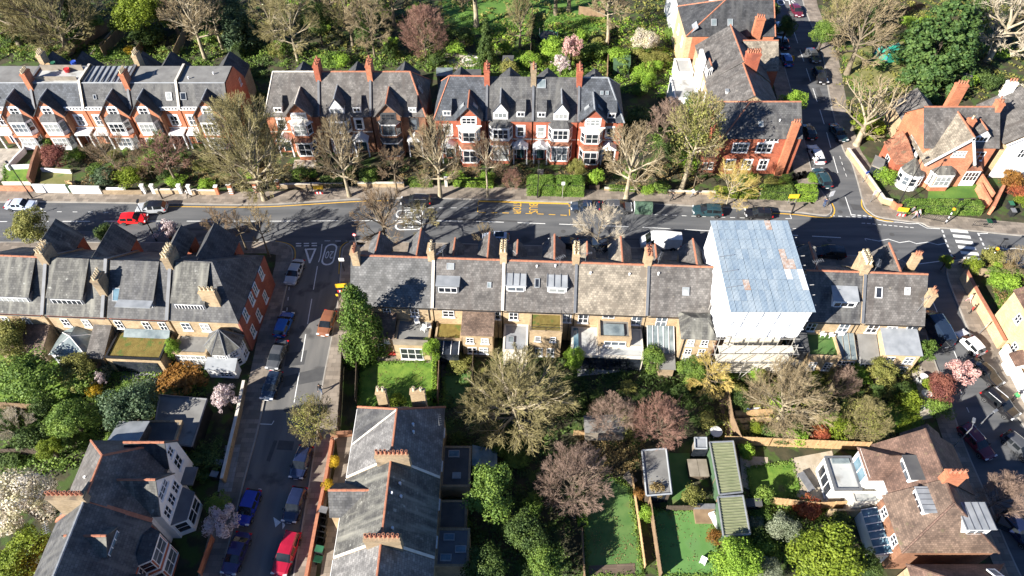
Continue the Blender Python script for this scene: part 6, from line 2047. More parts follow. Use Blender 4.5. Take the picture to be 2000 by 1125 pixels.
def ball_proto(seed, n, size, lumps=22, flat=1.0, lump_r=(0.26, 0.42), low=-0.5, core=0.72):
	"""leafy crown in a unit ball centred at the origin, built of leaf clumps"""
	rs = np.random.RandomState(seed)
	d = rs.normal(0, 1, (lumps, 3))
	d /= np.linalg.norm(d, axis=1)[:, None]
	d[:, 2] = np.where(d[:, 2] < low, -d[:, 2], d[:, 2])
	C = d * core * rs.uniform(0.5, 1.14, (lumps, 1))
	r = rs.uniform(*lump_r, lumps)
	w = r ** 2 / np.sum(r ** 2)
	idx = rs.choice(lumps, n, p=w)
	e = rs.normal(0, 1, (n, 3))
	e /= np.linalg.norm(e, axis=1)[:, None]
	rad = rs.uniform(0.55, 1.0, (n, 1)) ** 0.6
	rad = np.where(rs.uniform(0, 1, (n, 1)) < 0.07, rad * rs.uniform(1.1, 1.7, (n, 1)), rad)
	P = C[idx] + e * rad * r[idx][:, None]
	P[:, 2] *= flat
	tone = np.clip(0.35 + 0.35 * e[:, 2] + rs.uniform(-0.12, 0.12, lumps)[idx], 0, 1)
	return leaf_cloud(P, e * 0.8 + P * 0.4, size, seed, tone)


def cone_proto(seed, n, size, tiers=14, rough=0.18, power=0.8, kr=1.0):
	"""conifer: unit height, base radius about 0.28"""
	rs = np.random.RandomState(seed)
	m = tiers * 9
	hz = np.sort(rs.uniform(0.02, 0.97, m))
	az = rs.uniform(0, 6.2832, m)
	rr = 0.27 * (1 - hz) ** power * rs.uniform(0.8, 1.0 + rough, m)
	C = np.stack([np.cos(az) * rr * 0.8, np.sin(az) * rr * 0.8, hz], 1)
	r = (0.05 + 0.06 * (1 - hz)) * kr
	idx = rs.choice(m, n, p=r ** 2 / np.sum(r ** 2))
	e = rs.normal(0, 1, (n, 3))
	e /= np.linalg.norm(e, axis=1)[:, None]
	P = C[idx] + e * r[idx][:, None] * rs.uniform(0.4, 1, (n, 1)) ** 0.5
	out = P * np.array([1, 1, 0.1])
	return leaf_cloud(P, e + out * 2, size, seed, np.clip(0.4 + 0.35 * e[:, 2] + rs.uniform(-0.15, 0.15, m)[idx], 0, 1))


LB = {
	'tree': [ball_proto(21, 10000, 0.075, 40, 1, (0.14, 0.42)), ball_proto(22, 10000, 0.07, 52, lump_r=(0.12, 0.36)), ball_proto(23, 9000, 0.08, 34, 1, (0.15, 0.42))],
	'bush': [ball_proto(24, 3200, 0.12, 20, 0.85, (0.16, 0.5)), ball_proto(25, 3200, 0.11, 26, 0.9, (0.14, 0.46)), ball_proto(26, 3000, 0.13, 15, 0.8, (0.18, 0.5)), ball_proto(35, 3000, 0.1, 32, 0.95, (0.12, 0.4))],
	'clipped': [ball_proto(27, 6500, 0.085, 60, lump_r=(0.16, 0.24), core=0.82)],
	'sparse': [ball_proto(28, 2200, 0.06, 60, lump_r=(0.2, 0.36), core=0.66)],
	'blossom': [ball_proto(29, 3000, 0.095, 40, lump_r=(0.13, 0.26), core=0.78), ball_proto(30, 3000, 0.095, 46, lump_r=(0.12, 0.24), core=0.8)],
	'cone': [cone_proto(31, 9000, 0.034), cone_proto(32, 8000, 0.036, rough=0.4)],
	'column': [cone_proto(34, 14000, 0.03, 22, 0.35, 0.5)],
	'cedar': [cone_proto(33, 16000, 0.03, 26, 0.9, 0.5, 0.6)],
}
CNT = {}


def pick(d, kind):
	CNT[kind] = CNT.get(kind, 0) + 1
	return d[kind][CNT[kind] % len(d[kind])]


def setmat(o, m):
	if o.material_slots:
		o.material_slots[0].link = 'OBJECT'
		o.material_slots[0].material = MATS[m]
	return o


def bare_tree(base, h, w, kind, twigm, label, barkm='bark', group=None, name='bare_tree', leaves=None):
	"""base = world xy; h, w in metres"""
	k = {'plane': 1.0, 'big': 1.24, 'pollard': 0.66, 'brush': 1.24, 'tall': 0.68, 'weep': 0.84, 'dead': 1.1, 'spread': 1.24}[kind]
	e = empty(name, (base[0], base[1], 0.1), rng.uniform(0, 6.28), label, 'tree', group)
	e.scale = (w / (k * 9.2), w / (k * 9.2), h / 10.0)
	a, b = pick(PB, kind)
	setmat(link('trunk', a, e), barkm)
	setmat(link('crown', b, e), twigm)
	if leaves:
		o = setmat(link('foliage', pick(LB, leaves[1]), e, (0, 0, 6.2), scale=(k * 4.8, k * 4.8, 3.9)), leaves[0])
	return e


def t_base(bx, by, topy, wpx, kind, twigm, label, **k):
	h = height_to(bx, by, topy)
	x, y = G2(bx, by)
	zc = project_y(x, y, h * 0.6)[1]
	return bare_tree((x, y), h, wpx * zc / FPX, kind, twigm, label, **k)


def t_crown(cx, cy, h, wpx, kind, twigm, label, **k):
	x, y = G2(cx, cy, h * 0.55)
	zc = project_y(x, y, h * 0.55)[1]
	return bare_tree((x, y), h, wpx * zc / FPX, kind, twigm, label, **k)


TRUNK = {}


def trunk_mesh(r=0.14, h=1.0):
	key = (round(r, 2), round(h, 1))
	if key not in TRUNK:
		f = Fast()
		f.tube([(0, 0, -0.2), (0.03, 0.02, h * 0.5), (0.0, 0.05, h)], [r * 1.2, r, r * 0.7], 7)
		for k in range(4):
			a = 1.6 * k
			f.tube([(0, 0, h * 0.55), (math.cos(a) * h * 0.25, math.sin(a) * h * 0.25, h * 0.95)], [r * 0.6, r * 0.3], 5)
		TRUNK[key] = f.mesh('trunk')
	return TRUNK[key]


def leafy(cx, cy, wpx, h, leaf, label, kind='bush', name=None, group=None, cat=None, trunkm='bark_dark', asp=1.0):
	"""leafy plant whose crown centre shows at (cx, cy); trunk below, crown above"""
	zc0 = h * (0.6 if kind in ('tree', 'blossom', 'sparse', 'clipped') else 0.45)
	x, y = G2(cx, cy, zc0)
	r = 0.5 * wpx * project_y(x, y, zc0)[1] / FPX
	tree = kind in ('tree', 'blossom', 'sparse', 'clipped') and h > 2.4
	e = empty(name or ('leafy_tree' if tree else 'shrub'), (x, y, 0.1), rng.uniform(0, 6.28), label, cat or ('tree' if tree else 'shrub'), group)
	rz = h - zc0 if not tree else max(h - zc0, h * 0.42)
	o = setmat(link('crown' if tree else 'foliage', pick(LB, kind), e, (0, 0, zc0), scale=(r * asp, r / asp, max(rz, 0.5))), leaf)
	setmat(link('trunk' if tree else 'stem', trunk_mesh(0.16 if tree else 0.08, 1.0), e, scale=(1.2, 1.2, max(zc0 * 1.1, 0.4))), trunkm)
	return e


def conifer(bx, by, h, wpx, leaf, label, kind='cone', name='conifer', group=None):
	x, y = G2(bx, by)
	w = wpx * project_y(x, y, h * 0.3)[1] / FPX
	e = empty(name, (x, y, 0.1), rng.uniform(0, 6.28), label, 'tree', group)
	k = 0.62 if kind == 'cone' else 0.66
	setmat(link('crown', pick(LB, kind), e, (0, 0, 0.1), scale=(w / k, w / k, h)), leaf)
	setmat(link('trunk', trunk_mesh(0.2, 1.0), e, scale=(1, 1, h * 0.5)), 'bark_dark')
	return e


# --- street trees along the north pavement
gS = 'bare street trees along the north pavement'
t_base(517, 391, 196, 185, 'big', 'twig_olive', 'widest bare street tree, round olive crown beside the red and white gate piers', barkm='bark_plane', group=gS)
t_base(683, 384, 232, 108, 'plane', 'twig_tan', 'bare pollarded street tree right of the yellow sign with pale straight trunk', barkm='bark_plane', group=gS)
t_base(860, 386, 236, 118, 'plane', 'twig_tan', 'bare pollarded street tree with thick pale trunk left of the bus stop cage', barkm='bark_plane', group=gS)
t_base(953, 386, 262, 72, 'pollard', 'twig_brown', 'narrow bare street tree at the left end of the bus stop cage', barkm='bark_plane', group=gS)
t_base(775, 378, 290, 70, 'pollard', 'twig_brown', 'small dark bare tree with leaning trunk in front of the dark-framed villa', barkm='bark', group=gS)
t_base(1222, 390, 246, 128, 'plane', 'twig_tan', 'bare pollarded street tree behind the parked grey car and green cycle hangar', barkm='bark_plane', group=gS)
t_base(1330, 372, 185, 128, 'tall', 'twig_olive', 'tall ivy-green bare tree in the garden left of the corner house', barkm='bark_plane', group=gS, leaves=('leaf_olive', 'sparse'))
t_base(1418, 402, 322, 112, 'spread', 'twig_yellow', 'small yellowish bare street tree in front of the red corner house', barkm='bark_plane', group=gS)
t_base(1290, 300, 195, 80, 'tall', 'twig_pink', 'reddish bare tree behind the tall ivy-green tree')
t_base(1355, 365, 270, 70, 'spread', 'twig_brown', 'dark bare tree in shade by the low side wing of the corner house')
t_base(350, 362, 262, 92, 'tall', 'twig_red', 'reddish bare tree in the front garden left of the widest street tree')
t_base(235, 345, 262, 100, 'spread', 'twig_brown', 'brown bare tree in front of the white bays with yellow shrub below')
t_base(300, 350, 285, 60, 'spread', 'twig_brown', 'thin brown bare tree beside the clipped dark evergreen')
t_base(985, 350, 285, 60, 'spread', 'twig_brown', 'thin brown bare tree between the red brick villas and hedge')
t_base(1000, 372, 330, 40, 'brush', 'twig_red', 'low reddish bare shrub tree left of the big hedge')
# --- south side of the main road
gP = 'small bare trees along the south pavement'
t_base(446, 492, 410, 64, 'pollard', 'twig_brown', 'leftmost of three small bare trees by the give-way junction', group=gP)
t_base(482, 488, 414, 46, 'pollard', 'twig_brown', 'middle one of three small bare trees by the give-way junction', group=gP)
t_base(527, 502, 404, 66, 'pollard', 'twig_tan', 'rightmost of three small bare trees by the give-way junction', group=gP)
t_base(756, 486, 372, 112, 'plane', 'twig_brown', 'bare tree with bushy brown crown covering the left speed roundels', group=gP)
t_base(826, 478, 400, 74, 'pollard', 'twig_olive', 'small olive bare tree right of the painted speed roundels', group=gP)
t_base(1165, 486, 408, 104, 'spread', 'twig_pale', 'pale twiggy bare tree above the street gables with dark evergreen at its foot', group=gP)
t_base(945, 482, 438, 44, 'spread', 'twig_tan', 'thin pale bare shrub tree by the white car on the south side', group=gP)
# --- central gardens
t_crown(1008, 782, 9.5, 232, 'big', 'twig_olive', 'largest bare tree in the central gardens with wide olive-grey crown', barkm='bark_plane')
t_crown(1122, 936, 8.0, 150, 'brush', 'twig_pink', 'round pinkish bare tree at the top of the left artificial lawn')
t_crown(1197, 815, 6.0, 104, 'brush', 'twig_pink', 'small pinkish bare tree over the grey shed roof')
t_crown(1286, 826, 7.5, 112, 'brush', 'twig_red', 'reddest bare tree, dense round crown above the long grey shed')
t_crown(1540, 780, 8.5, 172, 'big', 'twig_tan', 'wide tan bare tree below the scaffolding', barkm='bark_plane')
t_crown(1692, 822, 6.0, 96, 'brush', 'twig_olive', 'round olive bare tree left of the small side lawn', leaves=('leaf_olive', 'sparse'))
t_crown(1385, 735, 5.5, 95, 'weep', 'twig_yellow', 'yellow-twigged weeping tree beside the scaffolding')
t_crown(1648, 745, 5.0, 60, 'brush', 'twig_pink', 'purplish bare tree near the end terrace conservatory')
t_crown(612, 824, 7.0, 104, 'plane', 'twig_olive', 'budding yellow-green street tree standing in the side street', leaves=('leaf_olive', 'sparse'))
t_crown(1962, 965, 6.0, 92, 'brush', 'twig_pink', 'dense clipped brown-pink tree on the pavement at the right edge', barkm='bark_dark')
t_crown(30, 830, 5.0, 70, 'spread', 'twig_pale', 'pale leafless shrub tree in the shaded garden at the left edge')
t_crown(1990, 515, 5.0, 70, 'spread', 'twig_tan', 'tan bare tree by the zebra crossing at the right edge')
# --- north-east corner
t_base(1653, 146, -10, 150, 'plane', 'twig_tan', 'bare spreading tree beside the street at the left edge of the dry lawn')
t_base(1672, 284, 160, 150, 'dead', 'twig_tan', 'heavily cut tree with thick pale bare limbs leaning over the tile-hung house', barkm='bark_plane', leaves=None)
t_base(1927, 120, -30, 180, 'plane', 'twig_pale', 'large pale bare tree with winding limbs in the top right garden', barkm='bark_plane')
t_base(1985, 95, -30, 110, 'plane', 'twig_tan', 'bare tree at the top right corner')
t_base(1620, 85, 0, 80, 'plane', 'twig_olive', 'bare olive tree at the top of the north-east pavement')
# --- woodland edge across the top
gW = 'bare trees of the gardens behind the villas'
for i, (b, lab) in enumerate([
		((138, 106, -60, 190, 'big', 'twig_olive'), 'broad bare tree with several olive limbs at the top left'),
		((40, 90, -50, 150, 'plane', 'twig_olive'), 'bare olive tree in the top left corner'),
		((90, 60, -70, 120, 'plane', 'twig_brown'), 'brown bare tree behind the broad olive tree at the top left'),
		((403, 119, -40, 105, 'tall', 'twig_tan'), 'tall bare tree with leaning pale trunk behind the end terrace house'),
		((436, 96, -50, 80, 'tall', 'twig_tan'), 'slender bare tree with thin pale trunk right of the leaning one'),
		((350, 70, -60, 100, 'plane', 'twig_brown'), 'bare brown tree right of the yellow-green tree'),
		((582, 120, -14, 112, 'weep', 'twig_olive'), 'pale weeping birch behind the left villa'),
		((545, 100, -20, 80, 'weep', 'twig_olive'), 'smaller weeping birch left of the pale one'),
		((732, 112, -20, 88, 'weep', 'twig_tan'), 'drooping tan tree behind the tallest chimney'),
		((690, 90, -40, 90, 'plane', 'twig_olive'), 'bare tree between the birch and the drooping tan tree'),
		((832, 112, 14, 96, 'brush', 'twig_red'), 'round red-brown bare tree in front of the meadow'),
		((930, 54, -150, 130, 'tall', 'twig_tan'), 'bare tree with long pale trunk standing on the meadow'),
		((1015, 96, -5, 66, 'plane', 'twig_olive'), 'olive bare tree by the trampoline garden'),
		((1086, 30, -150, 110, 'tall', 'twig_tan'), 'tall trunk at the top of the meadow, left of a pair'),
		((1110, 24, -150, 110, 'tall', 'twig_tan'), 'tall trunk at the top of the meadow, right of a pair'),
		((1187, 82, -40, 96, 'tall', 'twig_tan'), 'tall bare tree with reddish trunk above the pale blossom'),
		((640, 60, -60, 110, 'plane', 'twig_brown'), 'dark brown bare tree at the top, left of the drooping trees'),
		((770, 50, -70, 100, 'plane', 'twig_olive'), 'olive bare tree at the top left of the meadow')]):
	t_base(*b, lab, group=gW, barkm='bark_plane' if 'pale' in lab else 'bark')

# --- conifers and big evergreens
conifer(718, 690, 12.5, 98, 'leaf_conifer', 'tall bright green conifer against the pale slate end house', 'column')
conifer(1802, 158, 15.0, 150, 'leaf_cedar', 'large dark green cedar beside the teal play tent', 'cedar', 'cedar_tree')
conifer(172, 60, 11, 70, 'leaf_dark', 'dark conifer behind the terrace at the top left')
conifer(478, 92, 12, 80, 'leaf_blue', 'blue-green conifer at the top, left of the weeping birches')
conifer(950, 128, 9, 40, 'leaf_dark', 'narrow dark cypress behind the red villas')
conifer(1700, 60, 9, 70, 'leaf_dark', 'dark conifer left of the cedar')
conifer(1865, 110, 12, 80, 'leaf_dark', 'dark conifer right of the cedar')
leafy(316, 300, 64, 8.0, 'leaf_mid', 'tall clipped dark evergreen in front of the white bays', 'clipped')
leafy(274, 28, 112, 10.0, 'leaf_yellowgreen', 'large yellow-green tree at the top behind the terrace', 'tree')
leafy(255, 797, 116, 6.5, 'leaf_blue', 'round dark green tree in the shaded garden beside the garage', 'tree')
leafy(712, 66, 60, 6, 'leaf_dark', 'dark round evergreen behind the middle villa', 'tree')
leafy(620, 40, 70, 8, 'leaf_dark', 'dark evergreen at the top centre left', 'tree')
leafy(1548, 205, 60, 5.5, 'leaf_bright', 'bright green tree on the pavement beside the shaded street', 'tree')
leafy(1535, 55, 40, 6, 'leaf_dark', 'dark tree in shade by the street top', 'tree')
leafy(1610, 65, 60, 6, 'leaf_mid', 'green ivy-clad tree on the right pavement of the street', 'tree')
leafy(960, 965, 118, 7.5, 'leaf_mid', 'dark tree with sunlit yellow-green top right of the bottom centre houses', 'tree')
leafy(1025, 1045, 95, 6.5, 'leaf_dark', 'dark tree below the sunlit one in the central shade', 'tree')
leafy(945, 1110, 100, 5, 'leaf_dark', 'dark tree at the bottom edge beside the flat extension', 'tree')
leafy(1065, 1110, 90, 5, 'leaf_mid', 'dark green tree at the bottom edge left of the artificial lawn', 'tree')
leafy(1612, 1085, 150, 7, 'leaf_yellowgreen', 'brightest yellow-green tree at the bottom right', 'tree')
leafy(1440, 1095, 110, 5, 'leaf_bright', 'bright green tree at the bottom edge beside the bright lawn', 'tree')
leafy(1530, 1035, 66, 4.5, 'leaf_grey', 'grey-green olive tree above the brightest tree', 'tree')
leafy(1690, 1105, 70, 4, 'leaf_dark', 'dark round shrub tree right of the brightest tree', 'tree')
leafy(1500, 1115, 60, 3, 'leaf_grey', 'pale grey twiggy shrub at the bottom edge', 'tree')
leafy(1801, 690, 56, 4.6, 'leaf_conifer', 'round conifer at the garden corner beside the side street', 'clipped')
leafy(1722, 728, 60, 4.0, 'leaf_olive', 'round yellowish evergreen below the end terrace', 'clipped')
leafy(60, 445, 88, 5.5, 'leaf_olive', 'olive evergreen in front of the left terrace by the road', 'tree')
leafy(212, 462, 50, 4.5, 'leaf_dark', 'dark evergreen between the left street gables', 'tree')
leafy(142, 820, 100, 5.5, 'leaf_mid', 'dark green garden tree left of the round tree', 'tree')
leafy(60, 740, 130, 5.5, 'leaf_mid', 'broad green shrub tree in the left garden', 'tree')
leafy(20, 660, 80, 6, 'leaf_olive', 'olive tree at the left edge below the terrace', 'tree')
leafy(150, 725, 90, 4, 'leaf_olive', 'olive shrub tree under the conservatory', 'tree')
leafy(100, 877, 50, 3.4, 'leaf_yellowgreen', 'yellow-green shrub tree above the white blossom at lower left', 'tree')
leafy(842, 682, 44, 4.5, 'leaf_bright', 'bright climber at the corner of the white french windows', 'tree')
leafy(1120, 700, 50, 4.0, 'leaf_bright', 'bright green shrub tree right of the largest garden tree', 'tree')
leafy(340, 685, 40, 4.0, 'leaf_bright', 'bright climber beside the turret house', 'tree')
leafy(1275, 700, 60, 4, 'leaf_mid', 'dark green shrub tree behind the grey terrace', 'tree')
leafy(1350, 725, 70, 4, 'leaf_mid', 'green shrub tree left of the yellow weeping tree', 'tree')
# --- blossom
gB2 = 'blossoming trees'
leafy(1116, 95, 50, 7.0, 'blossom_pink', 'tall pink blossom tree in the sunny garden behind the villas', 'blossom')
leafy(1096, 125, 44, 4.0, 'blossom_pale', 'pale blossom shrub tree left of the pink one', 'blossom')
leafy(1258, 82, 56, 5.0, 'blossom_white', 'white blossom tree in the garden left of the street houses', 'tree')
leafy(1876, 728, 68, 4.6, 'blossom_pink', 'pink blossom tree overhanging the side street at the right', 'blossom')
leafy(1836, 757, 66, 4.0, 'leaf_purple', 'purple-leaved tree below the pink blossom', 'tree')
leafy(441, 778, 62, 4.2, 'blossom_pale', 'pale blossom tree by the street wall right of the garage', 'blossom')
leafy(432, 1022, 84, 3.8, 'blossom_pale', 'pale blossom tree in front of the white house bay', 'blossom')
leafy(326, 452, 56, 3.6, 'blossom_pale', 'pale blossom tree in front of the left street gables', 'blossom')
leafy(40, 985, 150, 7.0, 'blossom_white', 'large white blossom tree at the lower left corner', 'tree')
leafy(50, 1090, 130, 5, 'leaf_yellowgreen', 'yellow-green tree below the large white blossom', 'tree')
leafy(1980, 185, 60, 4.5, 'blossom_white', 'pale blossom tree at the right edge behind the tile-hung house', 'blossom')
leafy(105, 305, 62, 3.6, 'leaf_purple', 'purple-leaved tree in the front garden at the left', 'tree')
leafy(195, 742, 34, 2.6, 'blossom_pale', 'white flowering shrub above the yellow bush', 'blossom')

# --- single shrubs that stand out
for a in [
		(250, 348, 62, 2.6, 'leaf_yellowgreen', 'bright yellow-green bush behind the white street wall'),
		(206, 345, 52, 2.6, 'leaf_blue', 'blue-green bush left of the bright yellow one'),
		(145, 305, 40, 2.2, 'leaf_bright', 'green bush right of the purple-leaved tree'),
		(88, 277, 34, 2.2, 'leaf_mid', 'green bush under the left white bay'),
		(345, 355, 46, 1.8, 'leaf_bright', 'bright low bush between white gate piers'),
		(400, 362, 40, 1.6, 'leaf_bright', 'bright low bush left of the red and white pier'),
		(590, 340, 40, 1.8, 'leaf_mid', 'round clipped bush right of the widest street tree'),
		(612, 342, 22, 1.4, 'leaf_bright', 'small bright ball bush by the front path'),
		(725, 345, 40, 2.4, 'leaf_mid', 'green bush left of the dark-framed villa door'),
		(1125, 330, 42, 4.0, 'leaf_olive', 'olive bush against the red villa right of the hedge'),
		(1165, 350, 40, 3.0, 'leaf_bright', 'bright green bush right of the big rounded hedge'),
		(1265, 372, 30, 1.6, 'leaf_bright', 'bright bush behind the green cycle hangar'),
		(1295, 368, 40, 2.0, 'leaf_mid', 'green bush at the foot of the tall ivy-green tree'),
		(1340, 320, 60, 3.2, 'leaf_bright', 'sunlit bush behind the tall ivy-green tree'),
		(1230, 345, 40, 2.0, 'leaf_mid', 'bush behind the street tree by the cycle hangar'),
		(1730, 345, 46, 2.6, 'leaf_bright', 'bright green bush by the pale corner wall'),
		(1690, 250, 80, 2.6, 'leaf_yellowgreen', 'yellow-green growth round the heavily cut tree'),
		(655, 903, 26, 1.6, 'leaf_gold', 'upper golden bush in the narrow front bed'),
		(643, 948, 28, 1.6, 'leaf_gold', 'lower golden bush in the narrow front bed'),
		(185, 764, 32, 2.2, 'leaf_gold', 'golden bush in the shaded left garden'),
		(355, 752, 110, 2.2, 'leaf_orange', 'orange-brown bush row above the flat garage'),
		(1600, 848, 46, 2.2, 'leaf_red', 'red-leaved bush by the garden fence'),
		(1560, 850, 50, 2.6, 'leaf_bright', 'bright green bush left of the red-leaved one'),
		(1640, 840, 60, 3.0, 'leaf_yellowgreen', 'yellow-green bush right of the red-leaved one'),
		(1250, 965, 30, 1.4, 'leaf_orange', 'orange bush along the left artificial lawn'),
		(1262, 1005, 40, 1.8, 'leaf_bright', 'bright bush between the two artificial lawns'),
		(1280, 960, 44, 3.2, 'leaf_brown', 'brown-leaved bush against the long grey shed'),
		(1395, 1050, 36, 2.2, 'leaf_orange', 'orange bush at the corner of the bright artificial lawn'),
		(1575, 990, 60, 2.0, 'leaf_red', 'reddish bush below the gravel patio'),
		(1350, 970, 50, 2.4, 'leaf_olive', 'olive bush beside the hot tub'),
		(1940, 505, 50, 2.6, 'leaf_olive', 'olive bush inside the right corner wall'),
		(1900, 520, 36, 3.0, 'leaf_yellowgreen', 'yellow-green bush beside the zebra crossing'),
		(1970, 560, 60, 3.0, 'leaf_bright', 'green bush behind the right boundary wall'),
		(1995, 395, 34, 1.6, 'leaf_yellowgreen', 'yellow bush by the bins at the right edge'),
		(1975, 350, 50, 2.8, 'leaf_orange', 'orange-brown bush before the white gable house'),
		(1990, 372, 60, 1.6, 'leaf_red', 'red hedge bush before the white gable house'),
		(1845, 515, 30, 2.6, 'leaf_yellowgreen', 'yellow shrub at the corner by the end terrace chimney'),
		(1830, 800, 60, 2.4, 'leaf_mid', 'green bush along the side street hedge'),
		(1815, 755, 40, 2.0, 'leaf_yellowgreen', 'yellow-green bush under the pink blossom'),
		(1765, 715, 30, 2.0, 'leaf_yellowgreen', 'small yellow bush beside the round conifer'),
		(840, 775, 30, 2.0, 'leaf_bright', 'bush at the right edge of the small square lawn'),
		(772, 785, 40, 1.6, 'leaf_yellowgreen', 'yellowish bush at the foot of the small square lawn'),
		(1455, 880, 40, 2.0, 'leaf_bright', 'bush at the top of the curved path'),
		(1430, 760, 30, 1.6, 'leaf_olive', 'bush beside the timber steps'),
		(665, 120, 40, 2.4, 'leaf_bright', 'sunlit bush right of the small back lawn'),
		(255, 100, 30, 1.4, 'leaf_gold', 'golden bush in the back garden at the upper left'),
		(1505, 20, 40, 3.0, 'leaf_dark', 'dark bush in front of the top street house'),
		(400, 900, 90, 1.8, 'leaf_dark', 'dark hedge bush in the shade beside the garage'),
		(425, 980, 60, 1.6, 'leaf_mid', 'green bush in the white house front garden')]:
	leafy(*a, 'bush' if a[3] < 3.9 else 'tree', name='shrub', cat='shrub')

# --- garden shrubs nobody could tell apart: one label per garden
SEEN = set()
TONE = {'leaf_olive': 'olive', 'leaf_mid': 'mid green', 'leaf_dark': 'dark green', 'leaf_bright': 'bright green', 'leaf_yellowgreen': 'yellow-green', 'leaf_grey': 'grey-green', 'leaf_brown': 'brownish'}


def shrubs(n, poly, w, h, leaf, place, group, seed):
	rd = random.Random(seed)
	n = int(n * 0.62)
	xs, ys = [p[0] for p in poly], [p[1] for p in poly]
	k = 0
	while k < n:
		x, y = rd.uniform(min(xs), max(xs)), rd.uniform(min(ys), max(ys))
		c = False
		for i in range(len(poly)):
			(x1, y1), (x2, y2) = poly[i], poly[i - 1]
			if (y1 > y) != (y2 > y) and x < (x2 - x1) * (y - y1) / (y2 - y1) + x1:
				c = not c
		if c:
			lf, ww = rd.choice(leaf), rd.uniform(*w)
			fx, fy = (x - min(xs)) / (max(xs) - min(xs)), (y - min(ys)) / (max(ys) - min(ys))
			q = (ww - w[0]) / (w[1] - w[0])
			label = '%s %s shrub %s, %s %s part' % ('large' if q > 0.66 else 'small' if q < 0.33 else 'medium', TONE[lf], place, ('upper', 'middle', 'lower')[min(2, int(fy * 3))], ('far left', 'left', 'central', 'right', 'far right')[min(4, int(fx * 5))])
			if label in SEEN:
				label = label.replace('shrub', 'bushy shrub')
			if label in SEEN:
				label = label.replace('bushy shrub', 'rounded shrub')
			SEEN.add(label)
			leafy(x, y, ww, rd.uniform(*h), lf, label, 'bush', group=group, asp=rd.uniform(0.8, 1.25))
			k += 1


shrubs(34, [(0, 0), (520, 0), (520, 130), (450, 140), (330, 120), (200, 105), (0, 115)], (34, 70), (2.0, 4.5), ['leaf_olive', 'leaf_mid', 'leaf_dark', 'leaf_mid'], 'in the top left gardens', 'shrubs of the top left gardens', 51)
shrubs(36, [(520, 0), (860, 0), (960, 80), (960, 135), (540, 120)], (30, 60), (2.0, 4.2), ['leaf_mid', 'leaf_dark', 'leaf_olive', 'leaf_bright'], 'behind the three brown-roofed villas', 'shrubs of the top centre gardens', 52)
shrubs(44, [(960, 70), (1190, 60), (1330, 40), (1340, 140), (1250, 190), (1200, 150), (1000, 150)], (26, 56), (1.6, 4.0), ['leaf_bright', 'leaf_mid', 'leaf_bright', 'leaf_olive', 'leaf_mid'], 'behind the red brick villas', 'shrubs of the sunny gardens', 53)
shrubs(18, [(1215, 190), (1370, 200), (1370, 300), (1240, 300)], (40, 70), (2.0, 4.0), ['leaf_mid', 'leaf_dark'], 'left of the corner house', 'shrubs of the side garden', 54)
shrubs(26, [(1640, 0), (2000, 0), (2000, 220), (1930, 200), (1860, 150), (1700, 60)], (34, 70), (1.8, 4.0), ['leaf_mid', 'leaf_olive', 'leaf_dark', 'leaf_bright'], 'in the top right gardens', 'shrubs of the top right gardens', 55)
shrubs(34, [(0, 650), (90, 660), (230, 700), (420, 730), (400, 780), (200, 900), (0, 950)], (34, 76), (1.2, 3.4), ['leaf_mid', 'leaf_dark', 'leaf_olive', 'leaf_dark'], 'in the shaded left gardens', 'shrubs of the left gardens', 56)
shrubs(40, [(880, 700), (1130, 740), (1400, 700), (1400, 860), (1150, 830), (1050, 900), (1050, 1125), (900, 1100)], (30, 64), (1.0, 3.0), ['leaf_dark', 'leaf_mid', 'leaf_dark', 'leaf_olive'], 'in the central gardens', 'shrubs of the central gardens', 57)
shrubs(46, [(1400, 720), (1500, 700), (1790, 720), (1790, 830), (1740, 860), (1620, 870), (1480, 870)], (26, 60), (1.0, 3.2), ['leaf_mid', 'leaf_olive', 'leaf_bright', 'leaf_dark', 'leaf_yellowgreen'], 'below the scaffolding', 'shrubs of the gardens below the scaffolding', 58)
shrubs(24, [(1400, 1000), (1480, 960), (1640, 990), (1690, 1040), (1700, 1125), (1400, 1125)], (30, 60), (1.0, 3.0), ['leaf_mid', 'leaf_bright', 'leaf_dark', 'leaf_grey'], 'in the bottom right garden', 'shrubs of the bottom right garden', 59)
shrubs(40, [(150, 290), (560, 310), (1000, 330), (1000, 352), (560, 350), (170, 350)], (22, 46), (0.9, 2.2), ['leaf_mid', 'leaf_dark', 'leaf_olive', 'leaf_brown', 'leaf_bright'], 'in the north front gardens', 'shrubs of the front gardens', 60)
shrubs(16, [(1920, 520), (2000, 520), (2000, 580), (1960, 600)], (26, 50), (1.0, 2.6), ['leaf_olive', 'leaf_bright', 'leaf_mid', 'leaf_brown'], 'behind the right boundary wall', 'shrubs of the right garden', 61)
shrubs(14, [(1430, 345), (1600, 345), (1600, 372), (1440, 372)], (22, 40), (0.8, 1.6), ['leaf_bright', 'leaf_olive', 'leaf_mid'], 'before the red corner house', 'shrubs of the corner house', 62)
shrubs(12, [(350, 880), (450, 880), (440, 960), (370, 1060), (350, 1000)], (26, 46), (0.7, 1.5), ['leaf_dark', 'leaf_mid'], 'before the white house', 'shrubs of the white house', 63)


